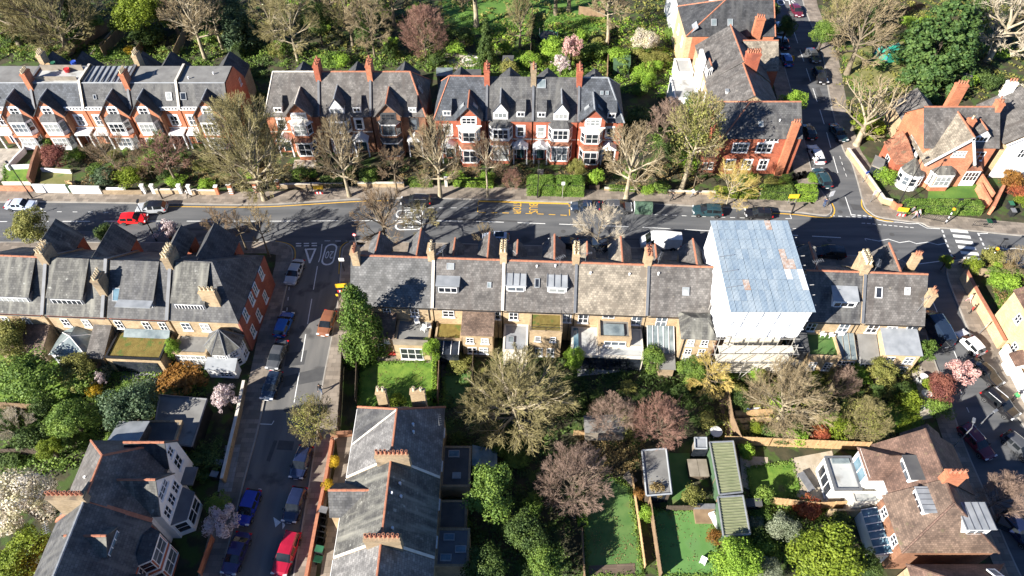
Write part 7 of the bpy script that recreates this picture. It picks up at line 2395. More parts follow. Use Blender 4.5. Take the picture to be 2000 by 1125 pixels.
# --- ground cover: one loose mass of leaves per garden
def ground_cover(px_poly, n, leaf, name, label, seed, size=0.3, hmax=0.5):
	rs = np.random.RandomState(seed)
	poly = [G2(*p) for p in px_poly]
	xs, ys = [p[0] for p in poly], [p[1] for p in poly]
	P = []
	C = None
	while len(P) < n:
		x, y = rs.uniform(min(xs), max(xs)), rs.uniform(min(ys), max(ys))
		c = False
		for i in range(len(poly)):
			(x1, y1), (x2, y2) = poly[i], poly[i - 1]
			if (y1 > y) != (y2 > y) and x < (x2 - x1) * (y - y1) / (y2 - y1) + x1:
				c = not c
		if c:
			m = rs.randint(12, 30)
			r = rs.uniform(0.4, 1.1)
			q = rs.normal(0, 0.5, (m, 3)) * np.array([r, r, 0.0]) + np.array([x, y, 0.12])
			q[:, 2] += rs.uniform(0.0, hmax, m)
			P += list(q)
	P = np.array(P[:n])
	me = leaf_cloud(P, np.tile(np.array([[0, 0, 1.0]]), (len(P), 1)), size, seed)
	o = setmat(link(name, me), leaf)
	return tag(o, label, 'ground cover', kind='stuff')


ground_cover([(-60, -40), (1340, -40), (1340, 140), (1210, 150), (500, 110), (0, 108)], 26000, 'leaf_olive', 'undergrowth', 'low undergrowth of the wooded gardens along the top', 71, 0.45)
ground_cover([(900, 60), (1340, 30), (1340, 190), (1230, 200), (1200, 150), (960, 140)], 9000, 'leaf_bright', 'undergrowth', 'bright low plants of the sunny gardens behind the villas', 72, 0.35)
ground_cover([(160, 300), (560, 320), (1000, 325), (1360, 320), (1360, 372), (900, 355), (560, 358), (160, 362)], 9000, 'leaf_brown', 'undergrowth', 'brownish ground cover of the front gardens on the north side', 73, 0.26, 0.3)
ground_cover([(0, 640), (230, 690), (440, 710), (420, 760), (300, 860), (180, 900), (0, 960)], 12000, 'leaf_mid', 'undergrowth', 'dark ground cover of the left gardens', 74, 0.3)
ground_cover([(870, 700), (1400, 700), (1400, 850), (1120, 830), (1060, 880), (1140, 1125), (890, 1125)], 12000, 'leaf_dark', 'undergrowth', 'dark ground cover of the central gardens', 75, 0.3)
ground_cover([(1400, 700), (1790, 710), (1730, 860), (1400, 860)], 9000, 'leaf_olive', 'undergrowth', 'olive ground cover of the gardens below the scaffolding', 76, 0.28)
ground_cover([(1390, 1000), (1480, 950), (1640, 995), (1720, 1125), (1400, 1125)], 5000, 'leaf_mid', 'undergrowth', 'ground cover of the bottom right garden', 77, 0.28)
ground_cover([(1600, -30), (2030, -30), (2030, 230), (1930, 210), (1820, 180), (1700, 270), (1660, 250)], 10000, 'leaf_olive', 'undergrowth', 'ground cover of the top right gardens', 78, 0.4)
ground_cover([(1915, 515), (2010, 530), (2010, 600), (1960, 600)], 1800, 'leaf_brown', 'undergrowth', 'brownish ground cover behind the right boundary wall', 79, 0.25, 0.3)
ground_cover([(-20, 88), (520, 100), (860, 108), (1215, 120), (1215, 165), (860, 140), (520, 135), (-20, 118)], 12000, 'leaf_mid', 'undergrowth', 'green ground cover right behind the north terraces', 80, 0.35, 0.7)
ground_cover([(880, 30), (1190, 30), (1200, 70), (960, 80)], 5000, 'grass_blade', 'rough_grass', 'rough bright grass along the meadow edge', 81, 0.3, 0.3)
ground_cover([(460, 70), (530, 70), (525, 260), (480, 260)], 3000, 'leaf_dark', 'undergrowth', 'dark ground cover in the lane between the terraces', 82, 0.35, 0.6)
ground_cover([(1130, 850), (1258, 845), (1262, 930), (1200, 930), (1130, 905)], 2600, 'leaf_brown', 'undergrowth', 'brown ground cover round the pinkish trees', 83, 0.22, 0.25)


# --- rough edges of the lawns
def fringe(px_poly, leaf, label, seed, n=70):
	rs = np.random.RandomState(seed)
	P, poly = [], [G2(*q) for q in px_poly]
	for i in range(len(poly)):
		a, b = np.array(poly[i]), np.array(poly[(i + 1) % len(poly)])
		m = int(n * np.linalg.norm(b - a))
		t = rs.uniform(0, 1, m)
		k = rs.normal(0, 0.16, (m, 2)) * (0.4 + 1.2 * (np.sin(t * 37 + i) > 0.3))[:, None]
		for j in range(m):
			q = a + (b - a) * t[j] + k[j]
			P.append((q[0], q[1], 0.17 + rs.uniform(0, 0.14)))
	P = np.array(P)
	tag(setmat(link('lawn_fringe', leaf_cloud(P, np.tile(np.array([[0, 0, 1.0]]), (len(P), 1)), 0.2, seed)), leaf), label, 'grass', kind='stuff')


for i, (q, lf, lb) in enumerate([
		([(706, 710), (851, 708), (850, 792), (700, 792)], 'grass_blade', 'long grass round the small square lawn'),
		([(1180, 925), (1230, 955), (1256, 1125), (1146, 1125), (1140, 1000)], 'leaf_mid', 'weeds round the left artificial lawn'),
		([(1274, 998), (1392, 998), (1406, 1125), (1286, 1125)], 'leaf_mid', 'weeds round the bright artificial lawn'),
		([(1458, 915), (1545, 905), (1560, 955), (1530, 985), (1470, 985)], 'grass_blade', 'long grass round the curved lawn'),
		([(1745, 752), (1787, 752), (1788, 838), (1715, 850), (1735, 800)], 'grass_blade', 'long grass round the lawn by the side street'),
		([(10, 325), (66, 324), (63, 358), (8, 358)], 'grass_blade', 'long grass round the front lawn at the far left'),
		([(866, 735), (918, 728), (915, 792), (868, 795)], 'leaf_mid', 'weeds round the narrow lawn'),
		([(1640, 95), (1765, 80), (1790, 160), (1700, 180), (1665, 175)], 'grass_blade', 'long grass round the dry lawn'),
		([(1940, 560), (1985, 590), (2000, 640), (1955, 625)], 'grass_blade', 'long grass round the lawn behind the boundary wall')]):
	fringe(q, lf, lb, 90 + i)
for i, (q, n) in enumerate([([(706, 710), (851, 708), (850, 792), (700, 792)], 260), ([(1180, 925), (1230, 955), (1256, 1125), (1146, 1125), (1140, 1000)], 420), ([(1274, 998), (1392, 998), (1406, 1125), (1286, 1125)], 300)]):
	o = ground_cover(q, n, 'leaf_brown', 'fallen_leaves', 'fallen leaves scattered on the %s lawn' % ('small square', 'left artificial', 'bright artificial')[i], 110 + i, 0.13, 0.06)
	o.location.z = 0.06


# ------------------------------------------------------------------ vehicles
KIND = {   # L, W, stations (x, ztop, cabin), belt
	'hatch': (4.1, 1.76, 0.93, [(-.5, .60, 0), (-.485, .92, 0), (-.40, 1.36, 1), (-.16, 1.46, 1), (-.13, 1.46, 1), (.07, 1.42, 1), (.25, .97, 0), (.43, .84, 0), (.485, .68, 0), (.5, .52, 0)]),
	'suv': (4.55, 1.86, 1.05, [(-.5, .66, 0), (-.49, 1.04, 0), (-.41, 1.52, 1), (-.14, 1.62, 1), (-.11, 1.62, 1), (.06, 1.58, 1), (.25, 1.08, 0), (.44, .98, 0), (.49, .8, 0), (.5, .58, 0)]),
	'estate': (4.7, 1.8, 0.95, [(-.5, .62, 0), (-.49, .95, 0), (-.44, 1.38, 1), (-.14, 1.47, 1), (-.11, 1.47, 1), (.07, 1.43, 1), (.22, .98, 0), (.43, .84, 0), (.485, .7, 0), (.5, .52, 0)]),
	'saloon': (4.5, 1.78, 0.93, [(-.5, .62, 0), (-.49, .92, 0), (-.36, 1.0, 0), (-.22, 1.36, 1), (-.06, 1.43, 1), (-.03, 1.43, 1), (.09, 1.38, 1), (.25, .96, 0), (.44, .82, 0), (.487, .68, 0), (.5, .5, 0)]),
	'van': (5.6, 2.0, 1.35, [(-.5, .7, 0), (-.495, 1.3, 1), (-.49, 2.2, 1), (-.1, 2.32, 1), (.2, 2.28, 1), (.27, 2.05, 1), (.38, 1.32, 0), (.47, 1.1, 0), (.49, .8, 0), (.5, .5, 0)]),
}
CARM = {}


def car_meshes(kind):
	if kind in CARM:
		return CARM[kind]
	L, W, belt, st = KIND[kind]
	rings = []
	for (fx, zt, cab) in st:
		x = fx * L
		w = W / 2 * (1.0 - 0.16 * max(0, abs(fx) - 0.36) / 0.14)
		zb = 0.26 if abs(fx) < 0.47 else 0.34
		if cab and zt > belt + 0.1:
			wt = w * (0.80 if kind != 'van' else 0.9)
			b = belt
		else:
			wt = w * 0.9
			b = zt - 0.07
		r = [(0, zb), (w * 0.9, zb), (w, zb + 0.14), (w, (zb + b) / 2 + 0.08), (w * 0.975, b), (wt, zt - 0.07), (wt * 0.82, zt), (0, zt + 0.02)]
		full = [(x, y, z) for y, z in r] + [(x, -y, z) for y, z in r[-2:0:-1]]
		rings.append(full)
	n = len(rings[0])
	parts = {'body': MB(), 'windscreen': MB(), 'rear_window': MB(), 'sl': MB(), 'sr': MB(), 'roof': MB()}
	for i in range(len(rings) - 1):
		c0, c1 = st[i][2] and st[i][1] > belt + 0.1, st[i + 1][2] and st[i + 1][1] > belt + 0.1
		pillar = abs(st[i][0] - st[i + 1][0]) < 0.05 and c0 and c1
		for j in range(n):
			a, b = rings[i][j], rings[i][(j + 1) % n]
			c, d = rings[i + 1][(j + 1) % n], rings[i + 1][j]
			q = [a, d, c, b] if True else None
			key = 'body'
			side = j == 4 or j == n - 5
			top = j in (5, 6, 7, 8)
			if c0 and c1 and side and not pillar and not (kind == 'van' and st[i][0] < 0.15):
				key = 'sl' if j == 4 else 'sr'
			elif c0 and c1 and top:
				key = 'roof'
			elif c0 != c1 and top and not (kind == 'van' and st[i][0] < 0):
				key = 'windscreen' if st[i][0] > 0 else 'rear_window'
			if kind == 'van' and c0 and c1 and top and st[i][0] > 0.25:
				key = 'windscreen'
			parts[key].poly(q)
	for s in (0, -1):
		parts['body'].poly(rings[s] if s else rings[s][::-1])
	tyre = MB().lathe([(0.2, -0.11), (0.33, -0.1), (0.34, 0.0), (0.33, 0.1), (0.2, 0.11)], n=14)
	rim = MB().lathe([(0.21, -0.115), (0.21, 0.115), (0.05, 0.1)], n=10)
	lamp = MB().box(-0.09, 0.09, -0.2, 0.2, -0.07, 0.07, bottom=True)
	mirror = MB().box(-0.08, 0.08, -0.1, 0.1, -0.07, 0.07, bottom=True)
	plate = MB().box(-0.02, 0.02, -0.26, 0.26, -0.06, 0.06, bottom=True)
	arch = MB()
	for k in range(9):
		a0, a1 = math.pi * k / 9, math.pi * (k + 1) / 9
		arch.poly([(math.cos(a0) * 0.41, 0, math.sin(a0) * 0.41), (math.cos(a1) * 0.41, 0, math.sin(a1) * 0.41), (0, 0, 0)])
	CARM[kind] = {
		'body': parts['body'].mesh('body', 'paint_grey', True), 'roof': parts['roof'].mesh('roof', 'paint_grey', True),
		'windscreen': parts['windscreen'].mesh('windscreen', 'car_glass'), 'rear_window': parts['rear_window'].mesh('rear_window', 'car_glass') if parts['rear_window'].f else None,
		'sl': parts['sl'].mesh('side_window', 'car_glass'), 'sr': parts['sr'].mesh('side_window', 'car_glass'),
		'tyre': tyre.mesh('tyre', 'rubber', True), 'rim': rim.mesh('rim', 'rim'), 'head': lamp.mesh('headlight', 'lamp_clear'), 'tail': lamp.mesh('tail_light', 'lamp_red'),
		'mirror': mirror.mesh('wing_mirror', 'plastic_black'), 'plate': plate.mesh('number_plate', 'sign_white'), 'arch': arch.mesh('wheel_arch', 'plastic_black')}
	for k in ('body', 'roof'):
		m = CARM[kind][k]
		m.polygons.foreach_set('use_smooth', [False] * len(m.polygons))
	return CARM[kind]


def car(px, py, heading, kind, colour, label, group=None, roof=None, rack=False, sunroof=False, name=None):
	M = car_meshes(kind)
	L, W, belt, st = KIND[kind]
	x, y = G2(px, py, 0.7)
	e = empty(name or ('van' if kind == 'van' else 'parked_car'), (x, y, 0.01), R(heading), label, 'van' if kind == 'van' else 'car', group)
	e.scale = (0.95, 0.97, 0.95) if kind != 'van' else (1, 1, 1)
	b = setmat(link('body', M['body'], e), 'paint_' + colour)
	setmat(link('roof', M['roof'], e), 'paint_' + (roof or colour))
	link('windscreen', M['windscreen'], e)
	if M['rear_window']:
		link('rear_window', M['rear_window'], e)
	link('side_window', M['sl'], e)
	link('side_window', M['sr'], e)
	for fx in (-0.3, 0.31):
		for s in (-1, 1):
			w = link('wheel', M['tyre'], e, (fx * L, s * (W / 2 - 0.085), 0.335))
			w.rotation_euler = (math.pi / 2, 0, 0)
			link('rim', M['rim'], w)
			a = link('wheel_arch', M['arch'], e, (fx * L, s * (W / 2 + 0.004), 0.33))
	for s in (-1, 1):
		link('headlight', M['head'], e, (L * 0.472, s * W * 0.36, 0.68 if kind != 'suv' else 0.8))
		link('tail_light', M['tail'], e, (-L * 0.478, s * W * 0.38, 0.82 if kind != 'van' else 1.0))
		link('wing_mirror', M['mirror'], e, (L * 0.19, s * (W / 2 + 0.06), belt + 0.04))
	link('number_plate', M['plate'], e, (L * 0.497, 0, 0.45))
	link('number_plate', M['plate'], e, (-L * 0.5, 0, 0.5))
	zt = max(s[1] for s in st)
	if rack:
		for s in (-1, 1):
			MB().tube([(-L * 0.36, s * W * 0.36, zt + 0.0), (L * 0.02, s * W * 0.36, zt + 0.03)], 0.035, 4).build('roof_rail', 'rim', e)
	if sunroof:
		MB().box(-L * 0.3, L * 0.02, -W * 0.27, W * 0.27, zt - 0.02, zt + 0.035).build('sunroof', 'car_glass', e)
	return e


gN = 'cars along the north side of the main road'
car(40, 399, 0, 'saloon', 'iceblue', 'pale blue coupe parked at the far left of the main road', gN)
car(260, 426, 2, 'hatch', 'red', 'bright red hatchback driving along the main road', name='moving_car')
car(296, 405, -176, 'suv', 'silver', 'silver car with black roof parked behind the red hatchback', gN, roof='black')
car(812, 391, 180, 'estate', 'black', 'dark car with roof rails parked half hidden by bare branches', gN, rack=True)
car(1143, 402, 178, 'saloon', 'darkblue', 'dark saloon parked just right of the bus stop cage', gN)
car(1206, 404, -2, 'suv', 'grey', 'dark grey estate parked beside the green cycle hangar', gN, rack=True)
car(1382, 411, 175, 'suv', 'teal', 'very dark green car parked right of the yellowish street tree', gN)
car(1482, 416, 175, 'hatch', 'black', 'black hatchback with red tail lights parked nearest the junction', gN)
gSs = 'cars along the south side of the main road'
car(968, 464, 178, 'hatch', 'iceblue', 'pale car with black glass roof behind the street gables', gSs, sunroof=True)
car(1100, 474, 178, 'saloon', 'black', 'dark car in shade left of the pale bare tree', gSs)
car(1290, 474, 178, 'van', 'white', 'white panel van with dirty roof on the main road')
car(1160, 478, 178, 'suv', 'darkblue', 'dark car hidden under the pale bare tree', gSs)
car(1572, 490, 176, 'saloon', 'navy', 'dark blue car in the shadow of the wrapped building, left of two', gSs)
car(1620, 492, 176, 'suv', 'black', 'black car in the shadow of the wrapped building, right of two', gSs)
gL = 'cars parked in the left side street'
car(575, 530, -97, 'saloon', 'silver', 'silver car parked at the give-way end of the side street', gL)
car(554, 632, 83, 'hatch', 'blue', 'bright blue hatchback on the left side of the side street', gL)
car(541, 692, -97, 'saloon', 'grey', 'dark glossy car below the bright blue hatchback', gL)
car(530, 752, -97, 'hatch', 'darkblue', 'dark blue car parked lowest of the four at the upper left kerb', gL)
car(638, 630, -97, 'hatch', 'copper', 'copper brown car on the right side of the side street', gL)
car(588, 902, -98, 'hatch', 'navy', 'navy car beside the budding street tree', gL)
car(575, 985, -98, 'hatch', 'navy', 'navy hatchback between the navy car and the red one', gL)
car(559, 1080, -99, 'estate', 'darkred', 'crimson estate car at the bottom of the side street', gL)
car(484, 990, -98, 'hatch', 'brightblue', 'vivid ultramarine hatchback opposite the white house', gL)
car(461, 1080, -99, 'saloon', 'purple', 'dark violet-blue car at the bottom left kerb', gL)
gR = 'cars in the right side street'
car(1827, 642, 98, 'van', 'darkblue', 'dark blue van in the shadow of the end terrace house', gR)
car(1895, 668, 112, 'hatch', 'white', 'white hatchback by the orange boundary wall', gR)
car(1926, 727, -62, 'saloon', 'black', 'black car with red tail light below the white hatchback', gR)
car(1954, 788, -60, 'suv', 'black', 'black car with silver roof rails by the man in green', gR, rack=True)
car(1908, 862, -68, 'estate', 'maroon', 'maroon estate car parked beside the brown tiled house', gR, rack=True)
car(1992, 872, -62, 'hatch', 'grey', 'dark grey car half cut by the right edge', gR)
car(1990, 1035, -66, 'suv', 'navy', 'dark blue car behind the clipped brown tree at the right edge', gR)
gT = 'cars in the north-east street'
car(1594, 300, 93, 'estate', 'white', 'white estate car near the top of the junction', gT)
car(1606, 347, 95, 'suv', 'teal', 'dark teal car below the white estate', gT)
car(1580, 256, 93, 'hatch', 'black', 'black car above the white estate in shade', gT)
car(1638, 258, -83, 'saloon', 'teal', 'dark car driving on the right side of the north-east street', gT)
car(1602, 148, -87, 'suv', 'black', 'black car on the right kerb below the grey one', gT)
car(1588, 107, -87, 'saloon', 'grey', 'grey car in a patch of sun on the right kerb', gT)
car(1537, 115, 88, 'hatch', 'blue', 'blue car in shade at the left kerb near a yellow bin', gT)
car(1530, 82, 88, 'saloon', 'navy', 'navy car above the blue car in shade', gT)
car(1522, 52, 88, 'hatch', 'iceblue', 'pale car uppermost at the shaded left kerb', gT)
car(1556, 20, -87, 'hatch', 'maroon', 'dark red car at the very top of the north-east street', gT)

# ------------------------------------------------------------------ walls, fences, hedges
def gw(p, z=0.0):
	return G2(p[0], p[1], z)


def wall(pts, h, mat, label, t=0.24, cap=None, name='garden_wall', cat='wall', world=False, zb=0.0):
	P = pts if world else [gw(p) for p in pts]
	e = empty(name, (P[0][0], P[0][1], 0), 0, label, cat)
	o = Vector((P[0][0], P[0][1]))
	Q = [(p[0] - o.x, p[1] - o.y) for p in P]
	mb = strip(offset(Q, t / 2), offset(Q, -t / 2), zb - 0.1, h)
	mb.build('wall_body', mat, e)
	if cap:
		strip(offset(Q, t / 2 + 0.05), offset(Q, -t / 2 - 0.05), h + 0.002, h + 0.09).build('coping', cap, e)
	return e


FENCE = {}


def fence(pts, h, mat, label, world=False, step=1.83, name='garden_fence', boards=True):
	P = [Vector(p) if world else Vector(gw(p)) for p in pts]
	e = empty(name, (P[0].x, P[0].y, 0), 0, label, 'fence')
	key = (round(h, 2), mat)
	if key not in FENCE:
		m = MB()
		n = 10
		for k in range(n):
			x0, x1 = step * k / n, step * (k + 1) / n
			d = 0.012 if k % 2 else 0.0
			m.box(x0, x1 - 0.004, -0.03 + d, 0.03 + d, 0.05, h, bottom=True)
		m.box(0, step, 0.045, 0.075, h * 0.25, h * 0.25 + 0.08, bottom=True)
		m.box(0, step, 0.045, 0.075, h * 0.8, h * 0.8 + 0.08, bottom=True)
		FENCE[key] = (m.mesh('fence_panel', mat), MB().box(-0.05, 0.05, -0.05, 0.05, 0, h + 0.08).mesh('fence_post', mat))
	pm_, po = FENCE[key]
	for a, b in zip(P[:-1], P[1:]):
		d = b - a
		n = max(1, round(d.length / step))
		for k in range(n):
			q = a + d * (k / n) - P[0]
			link('fence_panel', pm_, e, (q.x, q.y, 0.1), math.atan2(d.y, d.x), (d.length / n / step, 1, 1))
			link('fence_post', po, e, (q.x, q.y, 0.1), math.atan2(d.y, d.x))
		q = b - P[0]
		link('fence_post', po, e, (q.x, q.y, 0.1), math.atan2(d.y, d.x))
	return e


def hedge(pts, w, h, leaf, label, dens=150, size=0.16, seed=1, name='hedge', rnd=0.35):
	"""clipped hedge along a ground line, leaves over a dark woody core"""
	P = [Vector(gw(p)) for p in pts]
	rs = np.random.RandomState(seed)
	e = empty(name, (P[0].x, P[0].y, 0), 0, label, 'hedge')
	pos, nr = [], []
	core = MB()
	for a, b in zip(P[:-1], P[1:]):
		d = b - a
		L = d.length
		t = d / L
		s = Vector((-t.y, t.x))
		nn = int(dens * (L * (w + 2 * h) + 2 * w * h))
		for _ in range(nn):
			u = rs.uniform(-0.1, L + 0.1)
			q = rs.uniform(0, w + 2 * h)
			if q < h:
				y, z, n = -w / 2, q, (-s.x, -s.y, 0.2)
			elif q < h + w:
				y, z, n = q - h - w / 2, h, (0, 0, 1)
			else:
				y, z, n = w / 2, q - h - w, (s.x, s.y, 0.2)
			k = 1 - rnd * max(0, abs(y) / (w / 2) - 0.6) * max(0, z / h - 0.6) / 0.16
			en = min(u + 0.1, L + 0.1 - u)
			if en < 0.5:
				z *= 0.86 + 0.28 * en
			j = rs.normal(0, 0.05, 3)
			z2 = z * (1 - 0.12 * (1 - k)) + 0.06 * math.sin(u * 2.1 + y)
			p = a + t * u + s * (y * k) - P[0]
			pos.append((p.x + j[0], p.y + j[1], max(0.05, z2 + j[2])))
			nr.append(n)
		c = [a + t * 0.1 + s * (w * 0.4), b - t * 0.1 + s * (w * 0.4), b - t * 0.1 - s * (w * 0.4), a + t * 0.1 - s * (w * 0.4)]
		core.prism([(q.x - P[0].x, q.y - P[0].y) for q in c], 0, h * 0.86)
	me = leaf_cloud(np.array(pos), np.array(nr), size, seed)
	setmat(link('foliage', me, e), leaf)
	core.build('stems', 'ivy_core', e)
	return e


# north side fronts
wall([(-60, 372), (66, 374)], 1.0, 'clay_tile_wall', 'low pinkish brick street wall at the far left')
for i, (a, b, h, l) in enumerate([((72, 376), (137, 377), 1.5, 'left length of tall white street wall by the green gate'), ((143, 378), (201, 379), 1.4, 'middle length of white street wall below the dark bush'),
								  ((213, 378), (250, 378), 1.0, 'low right length of white street wall before the yellow-green bush')]):
	wall([a, b], h, 'render_white', l, cap='render_white')
wall([(8, 362), (64, 362)], 0.7, 'render_cream', 'low cream wall below the front lawn')
wall([(16, 332), (66, 330)], 0.9, 'render_white', 'white retaining wall behind the front lawn')
wall([(64, 362), (72, 330), (82, 300)], 1.6, 'brown_brick', 'brown side wall climbing beside the front lawn', t=0.4)
wall([(20, 335), (34, 318), (52, 300), (50, 285)], 1.1, 'render_white', 'curved white wall round the pale drive')
wall([(84, 336), (142, 340)], 0.8, 'render_white', 'white retaining wall across the brown front garden')
fence([(138, 377), (142, 377)], 1.5, 'fence_green', 'dark green gate between white street walls', step=0.9, name='garden_gate')


def pier(px, py, mat, label, h=1.5, w=0.45, bands=None):
	x, y = gw((px, py))
	e = empty('gate_pier', (x, y, 0.1), 0, label, 'gate pier')
	MB().box(-w / 2, w / 2, -w / 2, w / 2, 0, h).build('shaft', mat, e)
	MB().box(-w / 2 - 0.06, w / 2 + 0.06, -w / 2 - 0.06, w / 2 + 0.06, h + 0.002, h + 0.12, bottom=True).build('cap', 'trim_white', e)
	if bands:
		for k in range(3):
			MB().box(-w / 2 - 0.012, w / 2 + 0.012, -w / 2 - 0.012, w / 2 + 0.012, 0.2 + k * 0.42, 0.4 + k * 0.42, bottom=True).build('stone_band', bands, e)
	return e


pier(284, 378, 'render_white', 'white gate pier, left of the pair by the silver car')
pier(303, 378, 'render_white', 'white gate pier, right of the pair by the silver car')
pier(355, 378, 'render_white', 'white gate pier left of the pedestrian in white')
pier(374, 379, 'render_white', 'white gate pier right of the pedestrian in white')
pier(427, 380, 'orange_brick', 'plain orange brick gate pier left of the banded one')
pier(454, 379, 'orange_brick', 'red and white banded gate pier left of the widest tree', 1.9, 0.55, 'trim_white')
pier(502, 375, 'orange_brick', 'red and white banded gate pier right of the widest tree', 1.9, 0.55, 'trim_white')
pier(545, 368, 'orange_brick', 'orange brick gate pier by the sloping front path', 1.4)
pier(872, 364, 'stone_trim', 'pale gate pier by the dark gate left of the bus cage', 1.5)
pier(1068, 368, 'stone_trim', 'pale gate pier in the gap of the big hedge', 1.6)
wall([(205, 380), (280, 380)], 0.8, 'stock_dark', 'low brick street wall under the yellow-green bush')
wall([(306, 379), (352, 379)], 0.9, 'stock_brick', 'yellow brick street wall between two pairs of white piers', cap='stone_trim')
wall([(377, 380), (424, 381)], 0.9, 'stock_brick', 'yellow brick street wall right of the white piers', cap='stone_trim')
wall([(548, 369), (655, 366), (672, 366)], 0.9, 'stock_dark', 'dark brick street wall behind the yellow road sign', cap='stone_trim')
wall([(700, 366), (790, 366)], 0.9, 'stock_brick', 'brick street wall behind the small leaning tree', cap='stone_trim')
wall([(1150, 370), (1170, 371)], 0.9, 'timber_dark', 'dark low wall right of the big hedge')
wall([(1180, 372), (1370, 380)], 0.5, 'stock_brick', 'low brick street wall behind the pair of pedestrians', cap='stone_trim')
wall([(1370, 380), (1480, 384), (1588, 391)], 0.6, 'stock_brick', 'low yellow brick wall round the red corner house', cap='stone_trim')
hedge([(1030, 372), (1082, 373)], 2.6, 2.4, 'grass_blade', 'left half of the big rounded hedge beside the bus stop', 220, 0.15, 3)
hedge([(1086, 373), (1138, 375)], 2.6, 2.5, 'grass_blade', 'right half of the big rounded hedge beside the bus stop', 220, 0.15, 4)
hedge([(1482, 382), (1545, 386)], 1.8, 1.8, 'leaf_mid', 'trimmed hedge in front of the red corner house', 150, 0.15, 5)
hedge([(1550, 386), (1588, 387)], 2.0, 2.2, 'leaf_bright', 'rounded bright hedge end by the junction', 150, 0.15, 6)
hedge([(1762, 412), (1908, 415)], 1.6, 2.0, 'grass_blade', 'long flat-topped hedge before the tile-hung house', 200, 0.14, 7)
hedge([(888, 361), (962, 364)], 1.2, 1.2, 'leaf_bright', 'low bright hedge left of the bus stop', 150, 0.15, 8)
hedge([(800, 362), (845, 362)], 1.2, 1.3, 'leaf_mid', 'low dark hedge right of the leaning street tree', 150, 0.15, 9)
hedge([(628, 362), (675, 362)], 1.2, 1.5, 'leaf_dark', 'dark clipped hedge behind the yellow road sign', 150, 0.15, 10)
hedge([(1190, 371), (1262, 374)], 0.8, 0.8, 'leaf_mid', 'low hedge behind the parked grey car', 150, 0.15, 11)
hedge([(1395, 380), (1475, 384)], 1.6, 1.2, 'leaf_yellowgreen', 'yellowish hedge under the small yellow tree', 150, 0.15, 12)
hedge([(205, 745), (235, 700)], 1.0, 1.6, 'leaf_grey', 'pale hedge beside the golden bush in the left garden', 130, 0.15, 13)
hedge([(1138, 1030), (1130, 960)], 0.9, 1.8, 'leaf_bright', 'ivy-green hedge at the left edge of the left artificial lawn', 130, 0.15, 14)
hedge([(465, 120), (500, 60)], 1.8, 2.5, 'leaf_dark', 'dark hedge beside the lane right of the end terrace house', 120, 0.18, 15)
hedge([(850, 712), (850, 790)], 0.6, 1.6, 'leaf_bright', 'thin bright hedge on the right of the small square lawn', 140, 0.14, 16)
# east corner
wall([(1652, 300), (1690, 352), (1722, 398), (1738, 402)], 1.1, 'stock_brick', 'pale boundary wall along the north-east pavement', t=0.3, cap='stone_trim')
wall([(1738, 404), (1746, 410), (1756, 411)], 1.2, 'orange_brick', 'curved orange brick wall end at the hedge corner')
wall([(1905, 372), (1925, 408)], 1.6, 'clay_tile_wall', 'orange rendered drive wall right of the long hedge', t=0.4)
wall([(1930, 420), (1950, 378)], 1.7, 'clay_tile_wall', 'orange rendered wall beside the bins', t=0.4)
wall([(1875, 545), (1898, 590), (1922, 632), (1949, 682)], 1.8, 'tan_brick', 'orange brick boundary wall along the right side street', t=0.35, cap='terracotta')
wall([(1952, 690), (1992, 770), (2030, 840)], 1.9, 'render_white', 'white boundary wall below the orange brick one', t=0.3)
wall([(1885, 535), (2010, 552)], 1.4, 'stock_dark', 'dark brick wall at the zebra crossing corner')
# side street walls
wall([(482, 755), (470, 815), (457, 870), (440, 945)], 1.3, 'stock_dark', 'brown brick wall along the left side street pavement', cap='stone_trim')
wall([(652, 862), (640, 935), (626, 1000), (600, 1140)], 0.9, 'red_brick', 'low red brick front wall of the bottom centre houses', cap='terracotta')
wall([(648, 855), (690, 852)], 1.2, 'brown_brick', 'short brown wall at the head of the narrow front path')
fence([(672, 705), (668, 790), (664, 850)], 1.8, 'timber_dark', 'dark timber fence between pavement and small square lawn')
fence([(700, 712), (697, 790)], 1.5, 'timber_dark', 'inner dark timber fence beside the small square lawn')
# left garden fences
fence([(236, 640), (215, 700), (200, 740)], 1.8, 'fence_board', 'brown fence below the conservatory')
fence([(0, 800), (80, 805)], 1.6, 'fence_board', 'brown fence across the far left garden')
fence([(0, 892), (95, 890)], 1.6, 'timber_dark', 'dark fence above the large white blossom')
fence([(420, 1055), (395, 1125)], 1.2, 'orange_brick', 'orange boundary fence before the brick house', name='garden_fence')
# central garden fences
fence([(860, 700), (856, 790)], 1.7, 'fence_board', 'fence between small square lawn and narrow lawn')
fence([(925, 700), (922, 780)], 1.8, 'timber_dark', 'dark fence left of the largest garden tree')
fence([(1135, 1045), (1140, 1135)], 1.6, 'fence_board', 'fence at the lower left of the left artificial lawn')
fence([(1233, 935), (1247, 1030), (1258, 1110)], 1.0, 'timber', 'low timber edge of the left artificial lawn')
fence([(1252, 905), (1268, 1000), (1287, 1130)], 1.7, 'fence_board', 'fence between the two artificial lawns')
fence([(1300, 998), (1362, 998)], 1.2, 'timber_dark', 'dark fence at the top of the bright artificial lawn')
fence([(1378, 870), (1390, 950), (1410, 1055)], 1.8, 'fence_board', 'fence beside the green-roofed garden offices')
fence([(1410, 868), (1500, 872), (1590, 876), (1690, 880)], 1.8, 'timber', 'sunlit timber fence below the wide tan tree')
fence([(1415, 770), (1425, 830), (1440, 868)], 1.8, 'fence_board', 'fence beside the timber steps')
fence([(1120, 852), (1172, 852)], 1.2, 'timber', 'short sunlit timber fence above the pinkish tree')
fence([(1500, 985), (1590, 995), (1690, 990)], 1.6, 'timber', 'timber fence below the gravel patio')
